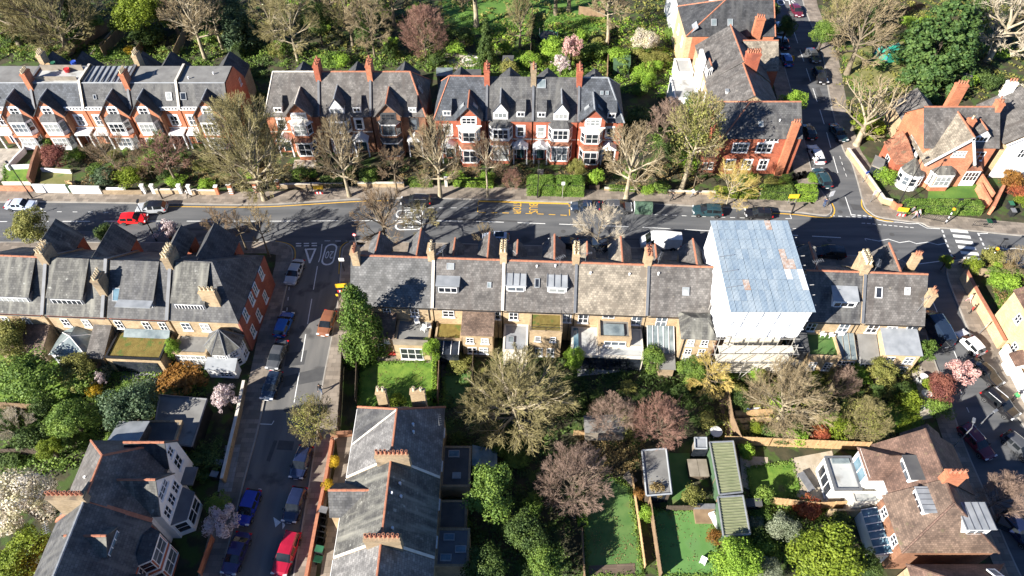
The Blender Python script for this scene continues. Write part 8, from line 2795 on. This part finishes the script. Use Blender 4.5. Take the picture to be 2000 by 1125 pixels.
fence([(1700, 960), (1712, 1040), (1725, 1110)], 1.6, 'timber_dark', 'dark fence left of the glass lean-to')
# top garden fences
fence([(120, 122), (170, 88), (240, 45)], 2.0, 'fence_board', 'long brown fence on the upper left, left of the white path')
fence([(205, 112), (255, 58)], 2.0, 'fence_board', 'brown fence right of the white path at the upper left')
fence([(270, 118), (300, 75), (315, 55)], 2.0, 'fence_board', 'brown fence behind the yellow-green tree')
fence([(345, 118), (365, 75)], 2.0, 'fence_board', 'brown fence by the leaning pale trunk')
fence([(1035, 140), (1040, 30)], 1.8, 'timber_dark', 'dark fence by the trampoline')
fence([(1185, 160), (1188, 60)], 1.8, 'fence_board', 'brown fence behind the end villa')
fence([(1130, 30), (1180, 36)], 1.8, 'fence_board', 'brown fence across the top gardens')
wall([(178, 108), (226, 55), (238, 58), (205, 112)], 0.3, 'paving_pale', 'white paved path edge at the upper left', name='garden_edging')

# ------------------------------------------------------------------ sheds and garden buildings
def shed(corners, z, wallm, roofm_, label, name='garden_shed', ribs=None, rim=None, slope=0.0, door=True, cat='shed'):
	"""flat or gently sloped building from its four roof corners (survey positions at roof height)"""
	P = [G2(c[0], c[1], z) for c in corners]
	o = Vector(P[0])
	e = empty(name, (o.x, o.y, 0), 0, label, cat)
	Q = [(p[0] - o.x, p[1] - o.y) for p in P]
	ctr = (sum(q[0] for q in Q) / 4, sum(q[1] for q in Q) / 4)
	inn = [(ctr[0] + (q[0] - ctr[0]) * 0.94, ctr[1] + (q[1] - ctr[1]) * 0.94) for q in Q]
	MB().prism(inn, 0, z - 0.1).build('wall', wallm, e)
	Z = [z, z, z + slope, z + slope]
	r = MB()
	r.slab([(*Q[i], Z[i]) for i in range(4)], 0.12)
	ro = r.build('roof', roofm_, e)
	if ribs:
		m = MB()
		n = ribs
		for k in range(n + 1):
			t = k / n
			a = (Q[0][0] + (Q[3][0] - Q[0][0]) * t, Q[0][1] + (Q[3][1] - Q[0][1]) * t, Z[0] + (Z[3] - Z[0]) * t + 0.03)
			b = (Q[1][0] + (Q[2][0] - Q[1][0]) * t, Q[1][1] + (Q[2][1] - Q[1][1]) * t, Z[1] + (Z[2] - Z[1]) * t + 0.03)
			m.tube([a, b], 0.05, 4)
		m.build('roof_ribs', roofm_, ro)['kind'] = 'stuff'
	if rim:
		m = MB()
		for i in range(4):
			j = (i + 1) % 4
			m.tube([(*Q[i], Z[i] + 0.06), (*Q[j], Z[j] + 0.06)], 0.12, 4)
		m.build('roof_edge', rim, e)
	if door:
		i, j = min(((a, (a + 1) % 4) for a in range(4)), key=lambda t: (inn[t[0]][1] + inn[t[1]][1]))
		a, b = Vector(inn[i]), Vector(inn[j])
		m = (a + b) / 2
		ang = math.atan2(b.y - a.y, b.x - a.x)
		if math.cos(ang) < 0:
			ang += math.pi
		d = MB().box(-0.8, 0.8, -0.05, 0.03, 0.1, min(2.0, z - 0.3))
		d.build('door', 'pane_dark', e, (m.x, m.y, 0), ang)
	return e


shed([(375, 872), (297, 862), (312, 772), (405, 780)][::1], 2.7, 'metal_black', 'roof_felt', 'flat grey roofed garage with dark rim in the shaded left garden', 'garage', rim='lead_dark', cat='garage')
shed([(1405, 966), (1450, 961), (1432, 862), (1386, 864)], 2.6, 'fence_green', 'green_roof_sheet', 'long garden building with ribbed olive roof, upper of two', 'garden_office', ribs=18, rim='metal_grey')
shed([(1413, 1047), (1465, 1043), (1451, 968), (1402, 971)], 2.6, 'fence_green', 'green_roof_sheet', 'garden building with ribbed olive roof, lower of two', 'garden_office', ribs=14, rim='metal_grey')
shed([(1263, 968), (1312, 964), (1301, 876), (1254, 880)], 2.4, 'timber_dark', 'roof_felt', 'long shed with mottled pale grey roof between the artificial lawns', rim='lead')
shed([(1358, 876), (1381, 876), (1380, 855), (1357, 855)], 2.2, 'timber_grey', 'lead', 'small blue-grey shed above the hot tub', rim='lead')
shed([(1142, 845), (1225, 842), (1228, 808), (1140, 812)], 2.3, 'timber_grey', 'roof_felt', 'grey roofed shed under the small pinkish tree')
shed([(1198, 126), (1232, 126), (1232, 108), (1198, 109)], 2.2, 'fence_green', 'fence_green', 'green ribbed garden shed in the sunny garden', ribs=8)
shed([(980, 122), (1002, 122), (1004, 108), (982, 108)], 2.2, 'timber_grey', 'roof_felt_dark', 'dark small shed behind the red villas')
shed([(895, 148), (940, 148), (940, 135), (895, 135)], 2.6, 'timber_dark', 'roof_felt_dark', 'dark flat summer house behind the left red villa')
shed([(852, 148), (884, 148), (884, 132), (852, 132)], 2.4, 'timber_grey', 'pane_roof', 'pale green glass-roofed store behind the side passage')
shed([(1960, 1000), (1985, 1010), (1975, 1030), (1950, 1020)], 1.2, 'timber_dark', 'roof_felt_dark', 'low bin store by the brown tiled house', 'bin_store')
shed([(1455, 990), (1490, 988), (1487, 972), (1452, 974)], 1.9, 'timber_dark', 'roof_felt_dark', 'small dark shed right of the lower ribbed building')
shed([(1704, 322), (1724, 330), (1730, 312), (1710, 302)], 2.2, 'timber_grey', 'roof_felt', 'grey shed behind the pale corner wall')
shed([(1870, 145), (1900, 150), (1890, 90), (1868, 92)], 2.6, 'stock_dark', 'roof_felt_dark', 'long dark outbuilding behind the tile-hung house')


# ------------------------------------------------------------------ street furniture and garden things
def stand(name, px, py, label, cat, rz=0.0, group=None):
	x, y = G2(px, py)
	return empty(name, (x, y, 0.13), R(rz), label, cat, group)


def lamp(bx, by, topy, label, arm=1.0, rz=0.0, mat='metal_black'):
	h = height_to(bx, by, topy)
	e = stand('street_lamp', bx, by, label, 'street lamp', rz)
	MB().tube([(0, 0, -0.1), (0, 0, 1.6)], 0.11, 8).build('base', mat, e)
	MB().tube([(0, 0, 1.6), (0, 0, h - 0.1), (arm * 0.5, 0, h), (arm, 0, h)], [0.075, 0.055, 0.05, 0.05], 7).build('column', mat, e)
	MB().box(arm - 0.1, arm + 0.5, -0.14, 0.14, h - 0.08, h + 0.08, bottom=True).build('lantern', mat, e)


lamp(64, 388, 322, 'black street lamp beside the pale blue coupe', 0.5, 140)
lamp(306, 470, 400, 'black street lamp crossing the red hatchback', 0.4, 100)
lamp(318, 389, 372, 'short black lamp post right of the silver car', 0.2, 90)
lamp(1750, 406, 314, 'tall black street lamp by the long hedge', 0.8, 30)
lamp(1050, 387, 322, 'slim black lamp post at the bus stop', 0.3, 90)
lamp(1545, 418, 398, 'short dark lamp post left of the junction', 0.3, 200)
lamp(1905, 838, 812, 'pale street lamp arm over the right side street', 0.9, 30, 'metal_grey')
lamp(1855, 880, 836, 'grey street lamp by the brown tiled house', 0.8, 60, 'metal_grey')


def beacon(bx, by, topy, label):
	h = height_to(bx, by, topy)
	e = stand('crossing_beacon', bx, by, label, 'beacon', 0, 'beacons of the zebra crossing')
	n = 7
	for k in range(n):
		z0, z1 = 2.6 * k / n, 2.6 * (k + 1) / n
		MB().tube([(0, 0, z0), (0, 0, z1)], 0.085, 8).build('band', 'sign_white' if k % 2 else 'metal_black', e)
	MB().lathe([(0.05, 2.6), (0.2, 2.72), (0.24, 2.86), (0.2, 3.0), (0.05, 3.1)], n=12).build('globe', 'globe_amber', e)
	MB().tube([(0, 0, 3.0), (0, 0, h)], 0.05, 6).build('column', 'metal_black', e)
	MB().box(-0.15, 0.4, -0.12, 0.12, h - 0.08, h + 0.06, bottom=True).build('lantern', 'metal_black', e)


beacon(1845, 438, 391, 'banded crossing beacon on the far side of the zebra crossing')
beacon(1927, 515, 468, 'banded crossing beacon on the near side of the zebra crossing')


def signpost(px, py, h, w, hh, mat, label, rz=0.0, pole='metal_grey', shape='box', text=None):
	e = stand('road_sign', px, py, label, 'sign', rz)
	MB().tube([(0, 0, -0.1), (0, 0, h)], 0.045, 6).build('pole', pole, e)
	if shape == 'disc':
		MB().tube([(0, -0.06, h - hh / 2), (0, -0.03, h - hh / 2)], w / 2, 16).build('sign_face', mat, e)
		MB().tube([(0, -0.075, h - hh / 2), (0, -0.06, h - hh / 2)], w / 2 * 0.7, 16).build('sign_disc', 'sign_white', e)
	else:
		MB().box(-w / 2, w / 2, -0.07, -0.045, h - hh, h, bottom=True).build('sign_face', mat, e)
	if text:
		o = link('sign_lettering', text_mesh(text, hh * 0.5, 'metal_black'), e, (0, -0.075, h - hh / 2))
		o.rotation_euler = (math.pi / 2, 0, 0)


signpost(1098, 388, 3.2, 0.5, 0.6, 'sign_white', 'bus stop flag on a pale post in front of the hedge', pole='steel_pole')
signpost(673, 530, 2.6, 0.7, 0.6, 'sign_white', 'pale sign board on a black post at the left street corner', pole='metal_black')
signpost(664, 596, 2.2, 0.3, 0.4, 'sign_yellow', 'small sign post beside the yellow road works board', pole='metal_black')
signpost(697, 480, 2.4, 0.55, 0.55, 'sign_red', 'round red-edged sign at the give-way corner', shape='disc')
signpost(1613, 404, 3.0, 0.75, 1.0, 'sign_white', 'white sign board on a post at the upper junction corner', 20)
signpost(1684, 357, 2.2, 0.6, 0.5, 'sign_blue', 'blue parking sign on the pale pavement', 20)
signpost(1699, 396, 2.4, 0.6, 0.9, 'sign_white', 'white sign board on the pale pavement near the corner', 20)
signpost(1911, 654, 2.3, 0.6, 0.5, 'sign_white', 'white sign post at the orange boundary wall', 40)
signpost(1720, 352, 2.0, 0.6, 0.9, 'sign_white', 'white board among the bright corner bush', 30)
signpost(86, 415, 0.8, 0.3, 0.3, 'sign_white', 'tiny white marker post on the far left pavement')


def works(px, py, label, rz=0.0, bars=True):
	e = stand('road_works_sign', px, py, label, 'sign', rz)
	MB().box(-0.75, 0.75, -0.04, 0.0, 1.0, 1.75, bottom=True).build('board', 'sign_yellow', e)
	for s in (-1, 1):
		MB().tube([(s * 0.55, 0.0, 0), (s * 0.5, 0.1, 1.6)], 0.035, 5).build('leg', 'metal_grey', e)
	if bars:
		m = MB()
		for k in range(5):
			m.box(-0.6 + k * 0.24, -0.36 + k * 0.24, -0.3, -0.26, 0.35, 0.75, k % 2, bottom=True)
		m.build('barrier_plank', ['sign_red', 'sign_white'], e)


works(625, 381, 'yellow diversion board with red and white barrier among the north street trees')
works(670, 572, 'yellow road works board by the right kerb of the left side street', 5)
works(1756, 424, 'yellow road works board at the hedge corner', -8)
works(1545, 398, 'orange-yellow board lying by the low corner wall', 0, False)


def rail(p, q, label):
	a, b = Vector(G2(*p)), Vector(G2(*q))
	e = empty('guard_rail', (a.x, a.y, 0.13), math.atan2((b - a).y, (b - a).x), label, 'railing')
	L = (b - a).length
	for z in (0.15, 1.0):
		MB().tube([(0, 0, z), (L, 0, z)], 0.03, 5).build('rail_bar', 'metal_black', e)
	n = int(L / 0.25)
	for k in range(n + 1):
		MB().tube([(L * k / n, 0, 0 if k % 6 == 0 else 0.15), (L * k / n, 0, 1.0)], 0.016 if k % 6 else 0.035, 4).build('upright', 'metal_black', e)


rail((1800, 427), (1842, 436), 'black guard rail left of the far crossing beacon')
rail((1898, 442), (1936, 447), 'black guard rail right of the zebra crossing')

BIN = {}


def bin_(px, py, lid, label, group, rz=0.0, body='plastic_black'):
	if body not in BIN:
		m = MB()
		b = [(-.27, -.32), (.27, -.32), (.27, .3), (-.27, .3)]
		t = [(-.3, -.38), (.3, -.38), (.3, .36), (-.3, .36)]
		for i in range(4):
			j = (i + 1) % 4
			m.poly([(*b[i], 0.05), (*b[j], 0.05), (*t[j], 1.0), (*t[i], 1.0)])
		BIN[body] = m.mesh('body', body)
	e = stand('wheelie_bin', px, py, label, 'bin', rz, group)
	link('body', BIN[body], e)
	if lid not in BIN:
		m = MB()
		m.slab([(-.33, -.42, 1.05), (.33, -.42, 1.05), (.33, .4, 1.12), (-.33, .4, 1.12)], 0.07)
		BIN[lid] = m.mesh('lid', lid)
		BIN['w'] = MB().tube([(-0.3, 0.3, 0.1), (0.3, 0.3, 0.1)], 0.1, 8).mesh('wheels', 'rubber')
	link('lid', BIN[lid], e)
	link('wheels', BIN['w'], e)


gb = 'wheelie bins along the bottom front path'
for i, (x, y) in enumerate([(636, 1004), (635, 1014), (634, 1024), (632, 1040), (631, 1051), (629, 1062)]):
	bin_(x, y, 'plastic_black' if i else 'plastic_grey', ['grey-lidded bin at the top of the bin row', 'black bin second from the top of the bin row', 'black bin third from the top of the bin row', 'black bin fourth from the top of the bin row', 'black bin fifth from the top of the bin row', 'black bin at the lower end of the black row'][i], gb, 80)
bin_(628, 1080, 'plastic_green', 'green-lidded bin below the black bins', gb, 80)
bin_(626, 1100, 'plastic_green', 'teal green bin lowest in the bin row', gb, 80, 'plastic_green')
bin_(1968, 408, 'plastic_green', 'green bin right of the orange drive wall', 'bins at the right drive')
bin_(1972, 422, 'plastic_grey', 'grey bin in front of the green one at the right drive', 'bins at the right drive')
bin_(1925, 443, 'plastic_green', 'green litter bin on the pavement by the zebra crossing', 'bins at the crossing', 0, 'plastic_green')
for i, (x, y, w) in enumerate([(1548, 352, 'left'), (1558, 350, 'middle'), (1568, 348, 'right')]):
	bin_(x, y, 'plastic_black', '%s one of three dark bins beside the corner house' % w, 'bins of the corner house', 10)
for i, (x, y, w) in enumerate([(434, 912, 'upper'), (425, 935, 'lower')]):
	bin_(x, y, 'plastic_grey', '%s grey bin in the shaded white house garden' % w, 'bins of the white house', 80)
bin_(1545, 122, 'sign_yellow', 'yellow bin in the shade by the blue car', 'bins in the street', 0, 'sign_yellow')

# cycle hangar
e = stand('cycle_hangar', 1255, 411, 'dark green rounded cycle hangar parked behind the grey estate', 'cycle hangar', -3)
m, n = MB(), 10
for k in range(n):
	a0, a1 = math.pi * k / n, math.pi * (k + 1) / n
	f = lambda a: (math.cos(a) * 1.0, 1.35 * math.sin(a) ** 0.7)
	(y0, z0), (y1, z1) = f(a0), f(a1)
	m.poly([(-1.3, y0, z0), (1.3, y0, z0), (1.3, y1, z1), (-1.3, y1, z1)][::-1])
m.build('cover', 'canvas_green', e)
for s in (-1, 1):
	MB().prism([(s * 1.3 - 0.06, -1), (s * 1.3 + 0.06, -1), (s * 1.3 + 0.06, 1), (s * 1.3 - 0.06, 1)], -0.1, 0.3).build('end_frame', 'plastic_grey', e)
	m = MB()
	m.poly([(s * 1.302, math.cos(math.pi * k / 10), 1.35 * math.sin(math.pi * k / 10) ** 0.7) for k in range(11)])
	m.build('end_panel', 'sign_white' if s < 0 else 'canvas_green', e)


# garden things
def table(px, py, label, r=0.5, mat='cushion', z=0.13, h=0.74, group=None):
	x, y = G2(px, py, z)
	e = empty('garden_table', (x, y, z), 0, label, 'table', group)
	MB().lathe([(r * 0.9, h - 0.04), (r, h - 0.03), (r, h)], n=14).build('table_top', mat, e)
	for k in range(3):
		a = 2.1 * k
		MB().tube([(math.cos(a) * r * 0.7, math.sin(a) * r * 0.7, 0), (0, 0, h - 0.05)], 0.03, 5).build('leg', mat, e)


def seat(px, py, label, rz=0.0, mat='cushion', z=0.13, w=0.6, l=0.6, cat='chair', name='garden_chair', back=0.8, group=None):
	x, y = G2(px, py, z)
	e = empty(name, (x, y, z), R(rz), label, cat, group)
	MB().box(-w / 2, w / 2, -l / 2, l / 2, 0.36, 0.44, bottom=True).build('seat', mat, e)
	MB().box(-w / 2, w / 2, l / 2 - 0.06, l / 2, 0.445, back, bottom=True).build('backrest', mat, e)
	for sx in (-1, 1):
		for sy in (-1, 1):
			MB().box(sx * (w / 2 - 0.04) - 0.03, sx * (w / 2 - 0.04) + 0.03, sy * (l / 2 - 0.06) - 0.03, sy * (l / 2 - 0.06) + 0.03, 0, 0.36).build('leg', mat, e)


table(1396, 849, 'round white table beside the ribbed garden buildings', 0.7)
table(1805, 775, 'white table on the paving by the pink blossom', 0.6)
table(1800, 742, 'white table at the top of the pale path', 0.5)
seat(1792, 748, 'white garden chair left of the upper white table', 80)
seat(1810, 790, 'white garden chair below the white table', 160)
seat(1798, 800, 'white garden chair at the end of the pale path', 30)
seat(772, 693, 'red garden bench below the end house', 0, 'cloth_red', w=1.7, l=0.6, cat='bench', name='garden_bench')
seat(140, 360, 'orange timber bench behind the white street wall', 160, 'timber', w=1.3, l=0.6, cat='bench', name='garden_bench')
for i, (x, y, r) in enumerate([(815, 632, 20), (838, 640, 100), (828, 645, -30)]):
	seat(x, y, ['left white chair on the flat roof terrace of the end house', 'right white chair on the flat roof terrace of the end house', 'front white chair on the flat roof terrace of the end house'][i], r, z=3.16, group='terrace chairs')
for i, (x, y) in enumerate([(1605, 655), (1622, 657), (1640, 655)]):
	seat(x, y, ['left', 'middle', 'right'][i] + ' white seat on the green roof beside the scaffolding', 180, z=3.45, group='green roof seats')
seat(1395, 1020, 'white sun lounger by the bright artificial lawn', 20, w=0.65, l=1.7, cat='lounger', name='sun_lounger')
seat(1372, 1098, 'small white chair on the edge of the bright artificial lawn', -30, w=0.6, l=0.6)
seat(1230, 938, 'pale hammock chair at the top of the left artificial lawn', 40, 'timber_grey', w=0.9, l=1.3)
e = stand('hot_tub', 1360, 922, 'square hot tub under a brown two-part cover', 'hot tub')
MB().box(-1.0, 1.0, -0.95, 0.95, 0, 0.85).build('tub', 'timber_dark', e)
for s in (-1, 1):
	MB().box(min(s * 0.02, s * 1.04), max(s * 0.02, s * 1.04), -1.0, 1.0, 0.852, 0.97, bottom=True).build('cover', 'timber_grey', e)
e = stand('outdoor_sofa', 1375, 1008, 'brown outdoor sofa with grey cushion by the bright lawn', 'sofa')
MB().box(-1.1, 1.1, -0.9, 0.9, 0, 0.42).build('base', 'fence_board', e)
MB().box(-1.1, 1.1, 0.5, 0.95, 0.422, 0.85).build('backrest', 'plastic_grey', e)
e = stand('planter_bench', 1570, 947, 'grey garden bench table on the gravel patio', 'table', -70)
MB().box(-1.1, 1.1, -0.4, 0.4, 0.66, 0.74, bottom=True).build('table_top', 'plastic_grey', e)
for sx in (-1, 1):
	MB().box(sx * 0.9 - 0.05, sx * 0.9 + 0.05, -0.35, 0.35, 0, 0.66).build('leg', 'plastic_grey', e)
e = stand('trampoline', 1071, 78, 'round green trampoline in the shaded part of the back gardens', 'trampoline')
MB().lathe([(1.6, 0.7), (1.75, 0.72), (1.75, 0.8), (1.3, 0.8)], n=20).build('mat_and_edge', 'metal_black', e)
MB().tube([(1.75 * math.cos(k * 0.3142), 1.75 * math.sin(k * 0.3142), 0.8) for k in range(21)], 0.09, 5).build('rim', 'plastic_green', e)
for k in range(6):
	a = k * 1.047
	MB().tube([(1.7 * math.cos(a), 1.7 * math.sin(a), 0), (1.7 * math.cos(a), 1.7 * math.sin(a), 2.3)], 0.04, 5).build('post', 'metal_grey', e)
e = stand('play_tent', 1738, 112, 'teal green tarpaulin play tent on the dry lawn', 'tent', 20)
pts = [(-2.6, -1.6), (2.2, -1.9), (2.6, 1.5), (-2.2, 1.8)]
m = MB()
for i in range(4):
	j = (i + 1) % 4
	m.poly([(*pts[i], 0), (*pts[j], 0), (pts[j][0] * 0.8, pts[j][1] * 0.8, 1.7), (pts[i][0] * 0.8, pts[i][1] * 0.8, 1.7)])
	m.poly([(pts[i][0] * 0.8, pts[i][1] * 0.8, 1.7), (pts[j][0] * 0.8, pts[j][1] * 0.8, 1.7), (0, 0, 2.3)])
m.build('canvas', 'tarp_teal', e)
for p in pts:
	MB().tube([(*p, 0), (p[0] * 0.8, p[1] * 0.8, 1.75)], 0.05, 5).build('pole', 'sign_blue', e)
e = stand('parasol', 1328, 160, 'folded pink and white parasol on the flat roofed patio', 'parasol')
MB().tube([(0, 0, 0), (0, 0, 2.3)], 0.04, 6).build('pole', 'metal_grey', e)
m = MB()
for k in range(8):
	a, b = k * 0.7854, (k + 1) * 0.7854
	m.poly([(1.4 * math.cos(a), 1.4 * math.sin(a), 1.9), (1.4 * math.cos(b), 1.4 * math.sin(b), 1.9), (0, 0, 2.4)], k % 2)
m.build('canopy', ['cloth_pink', 'cloth_white'], e)
e = stand('stone_fountain', 920, 122, 'round stone pool in the gravel terrace behind the red villas', 'pool')
MB().lathe([(1.7, 0), (1.7, 0.35), (1.4, 0.35), (1.35, 0.2)], n=18).build('basin', 'stone_trim', e)
e = stand('tarpaulin_heap', 1468, 806, 'crumpled blue and white tarpaulin on the timber steps', 'tarpaulin')
m = MB()
rr = random.Random(3)
for k in range(14):
	a = k * 0.45
	p = [(rr.uniform(-1.2, 1.2), rr.uniform(-0.5, 0.5), rr.uniform(0.05, 0.45)) for _ in range(3)]
	m.poly(p, k % 2)
m.build('folds', ['sign_blue', 'cloth_white'], e)
for k, (x, y) in enumerate([(1500, 806), (1498, 820), (1496, 832)]):
	e = stand('timber_step', x - 30, y + 4, ['upper', 'middle', 'lower'][k] + ' sunlit timber step below the wide tan tree', 'step', 4, 'timber steps')
	MB().box(-2.2, 2.2, -0.3, 0.3, 0, 0.5 - 0.15 * k).build('tread', 'timber', e)
# roof terrace clutter on the terrace at the far left
for k, (x, y, mt, lb) in enumerate([(105, 128, 'plastic_green', 'green'), (132, 140, 'sign_red', 'red'), (145, 126, 'sign_blue', 'blue'), (95, 132, 'timber', 'tan')]):
	xx, yy = G2(x, y, 10.2)
	e = empty('planter_box', (xx, yy, 10.2), 0, lb + ' tub on the cluttered roof terrace', 'planter')
	MB().lathe([(0.35, 0), (0.45, 0.55), (0.38, 0.5)], n=8).build('tub', mt, e)
# manhole covers and repairs in the carriageways
for (x, y) in [(1742, 458), (1641, 414), (700, 445), (450, 452), (590, 640), (560, 800), (1100, 452), (1450, 452), (1620, 470), (1850, 690), (350, 440), (610, 560), (1600, 200)]:
	mb = MB()
	xx, yy = G2(x, y)
	mb.poly([(xx + 0.36 * math.cos(k * 0.5236), yy + 0.36 * math.sin(k * 0.5236), 0.012) for k in range(12)])
	mb.build('manhole_cover', 'asphalt_patch', ROAD)

# ------------------------------------------------------------------ people
def person_proto(step, arm):
	V, E, Rr = [], [], []

	def add(p, r, par=None):
		V.append(p)
		Rr.append(r)
		if par is not None:
			E.append((par, len(V) - 1))
		return len(V) - 1
	pel = add((0, 0, 0.95), 0.15)
	sp = add((0.01, 0, 1.18), 0.14, pel)
	ch = add((0.0, 0, 1.38), 0.155, sp)
	nk = add((0.01, 0, 1.5), 0.06, ch)
	hd = add((0.02, 0, 1.6), 0.085, nk)
	tp = add((0.02, 0, 1.7), 0.085, hd)
	add((0.115, 0, 1.62), 0.018, hd)
	for s in (-1, 1):
		st = step * s
		hp = add((0, s * 0.09, 0.9), 0.11, pel)
		kn = add((0.06 + st * 0.5, s * 0.1, 0.5), 0.07, hp)
		an = add((st - (0.08 if st < 0 else 0), s * 0.1, 0.09), 0.045, kn)
		add((st + 0.14, s * 0.11, 0.04), 0.04, an)
		sh = add((0, s * 0.19, 1.42), 0.065, ch)
		el = add((-arm * s * 0.15, s * 0.25, 1.16), 0.048, sh)
		wr = add((0.08 - arm * s * 0.3, s * 0.25, 0.93), 0.032, el)
		pa = add((0.1 - arm * s * 0.32, s * 0.25, 0.86), 0.03, wr)
		for k in range(4):
			add((0.12 - arm * s * 0.33, s * (0.225 + 0.018 * k), 0.77 - 0.01 * (1.5 - abs(k - 1.5))), 0.009, pa)
		add((0.15 - arm * s * 0.3, s * 0.225, 0.83), 0.01, wr)
	me = bpy.data.meshes.new('body')
	me.from_pydata(V, E, [])
	o = bpy.data.objects.new('tmp', me)
	COL.objects.link(o)
	md = o.modifiers.new('s', 'SKIN')
	for i, v in enumerate(me.skin_vertices[0].data):
		v.radius = (Rr[i], Rr[i])
		v.use_root = i == 0
	sb = o.modifiers.new('b', 'SUBSURF')
	sb.levels = 1
	out = bpy.data.meshes.new_from_object(o.evaluated_get(bpy.context.evaluated_depsgraph_get()))
	bpy.data.objects.remove(o)
	out.materials.clear()
	for m in ('cloth_black', 'denim', 'skin', 'rubber'):
		out.materials.append(MATS[m])
	for p in out.polygons:
		c = p.center
		p.material_index = 2 if c.z > 1.49 or (abs(c.y) > 0.2 and c.z < 0.95) else 3 if c.z < 0.1 else 1 if c.z < 0.98 else 0
		p.use_smooth = True
	return out


PM = [person_proto(0.28, 1.0), person_proto(0.05, 0.2)]
HAIR = MB().lathe([(0.1, -0.06), (0.108, 0.02), (0.09, 0.08), (0.03, 0.115)], n=10).mesh('hair', 'hair_dark', True)


def person(px, py, heading, top, bottom, label, pose=0, hair='hair_dark', s=1.0):
	x, y = G2(px, py, 0.13)
	e = empty('person', (x, y, 0.13), R(heading), label, 'person')
	e.scale = (s, s, s)
	b = link('body', PM[pose], e)
	for i, m in enumerate((top, bottom)):
		b.material_slots[i].link = 'OBJECT'
		b.material_slots[i].material = MATS[m]
	setmat(link('hair', HAIR, e, (0.0, 0, 1.69)), hair)


person(603, 379, 20, 'cloth_black', 'cloth_black', 'person in black walking left of the yellow board on the north pavement')
person(612, 375, 30, 'cloth_black', 'denim', 'person in dark clothes walking just behind another near the yellow board')
person(370, 386, 200, 'cloth_white', 'cloth_black', 'person in white top by the white gate piers')
person(1312, 392, 180, 'cloth_black', 'cloth_black', 'person in dark clothes on the north pavement, left of two')
person(1352, 385, 180, 'cloth_white', 'cloth_grey', 'person in pale top on the north pavement, right of two')
person(1608, 404, 60, 'cloth_navy', 'denim', 'person in blue at the upper junction corner', 1)
person(1890, 590, 120, 'cloth_white', 'cloth_pink', 'person in white and pink by the orange boundary wall')
person(1893, 612, -50, 'cloth_red', 'cloth_black', 'person in red bending path beside the boundary wall', 1)
person(1898, 575, 130, 'cloth_white', 'cloth_white', 'person in white standing at the wall corner', 1)
person(628, 766, -80, 'cloth_black', 'denim', 'person with dark jacket walking up the right pavement of the side street')
person(1977, 782, 200, 'cloth_green', 'cloth_black', 'person in bright green standing behind the black car', 1)
person(1590, 322, 40, 'cloth_white', 'cloth_grey', 'person in pale clothes at the front of the white estate')
person(1783, 428, 180, 'cloth_pink', 'cloth_grey', 'person in pink beside the guard rail', 0)
person(1790, 425, 160, 'cloth_white', 'denim', 'person in white beside the guard rail')
person(1778, 420, 90, 'cloth_grey', 'cloth_black', 'person in grey behind the pair at the guard rail', 1)
person(1876, 520, 100, 'cloth_black', 'cloth_black', 'person in black at the near end of the zebra crossing')
person(1853, 517, 80, 'cloth_red', 'cloth_black', 'person in dark red at the shaded street corner')
person(592, 385, 10, 'cloth_grey', 'cloth_black', 'child in grey on the north pavement beside the walkers', 0, 'hair_dark', 0.7)
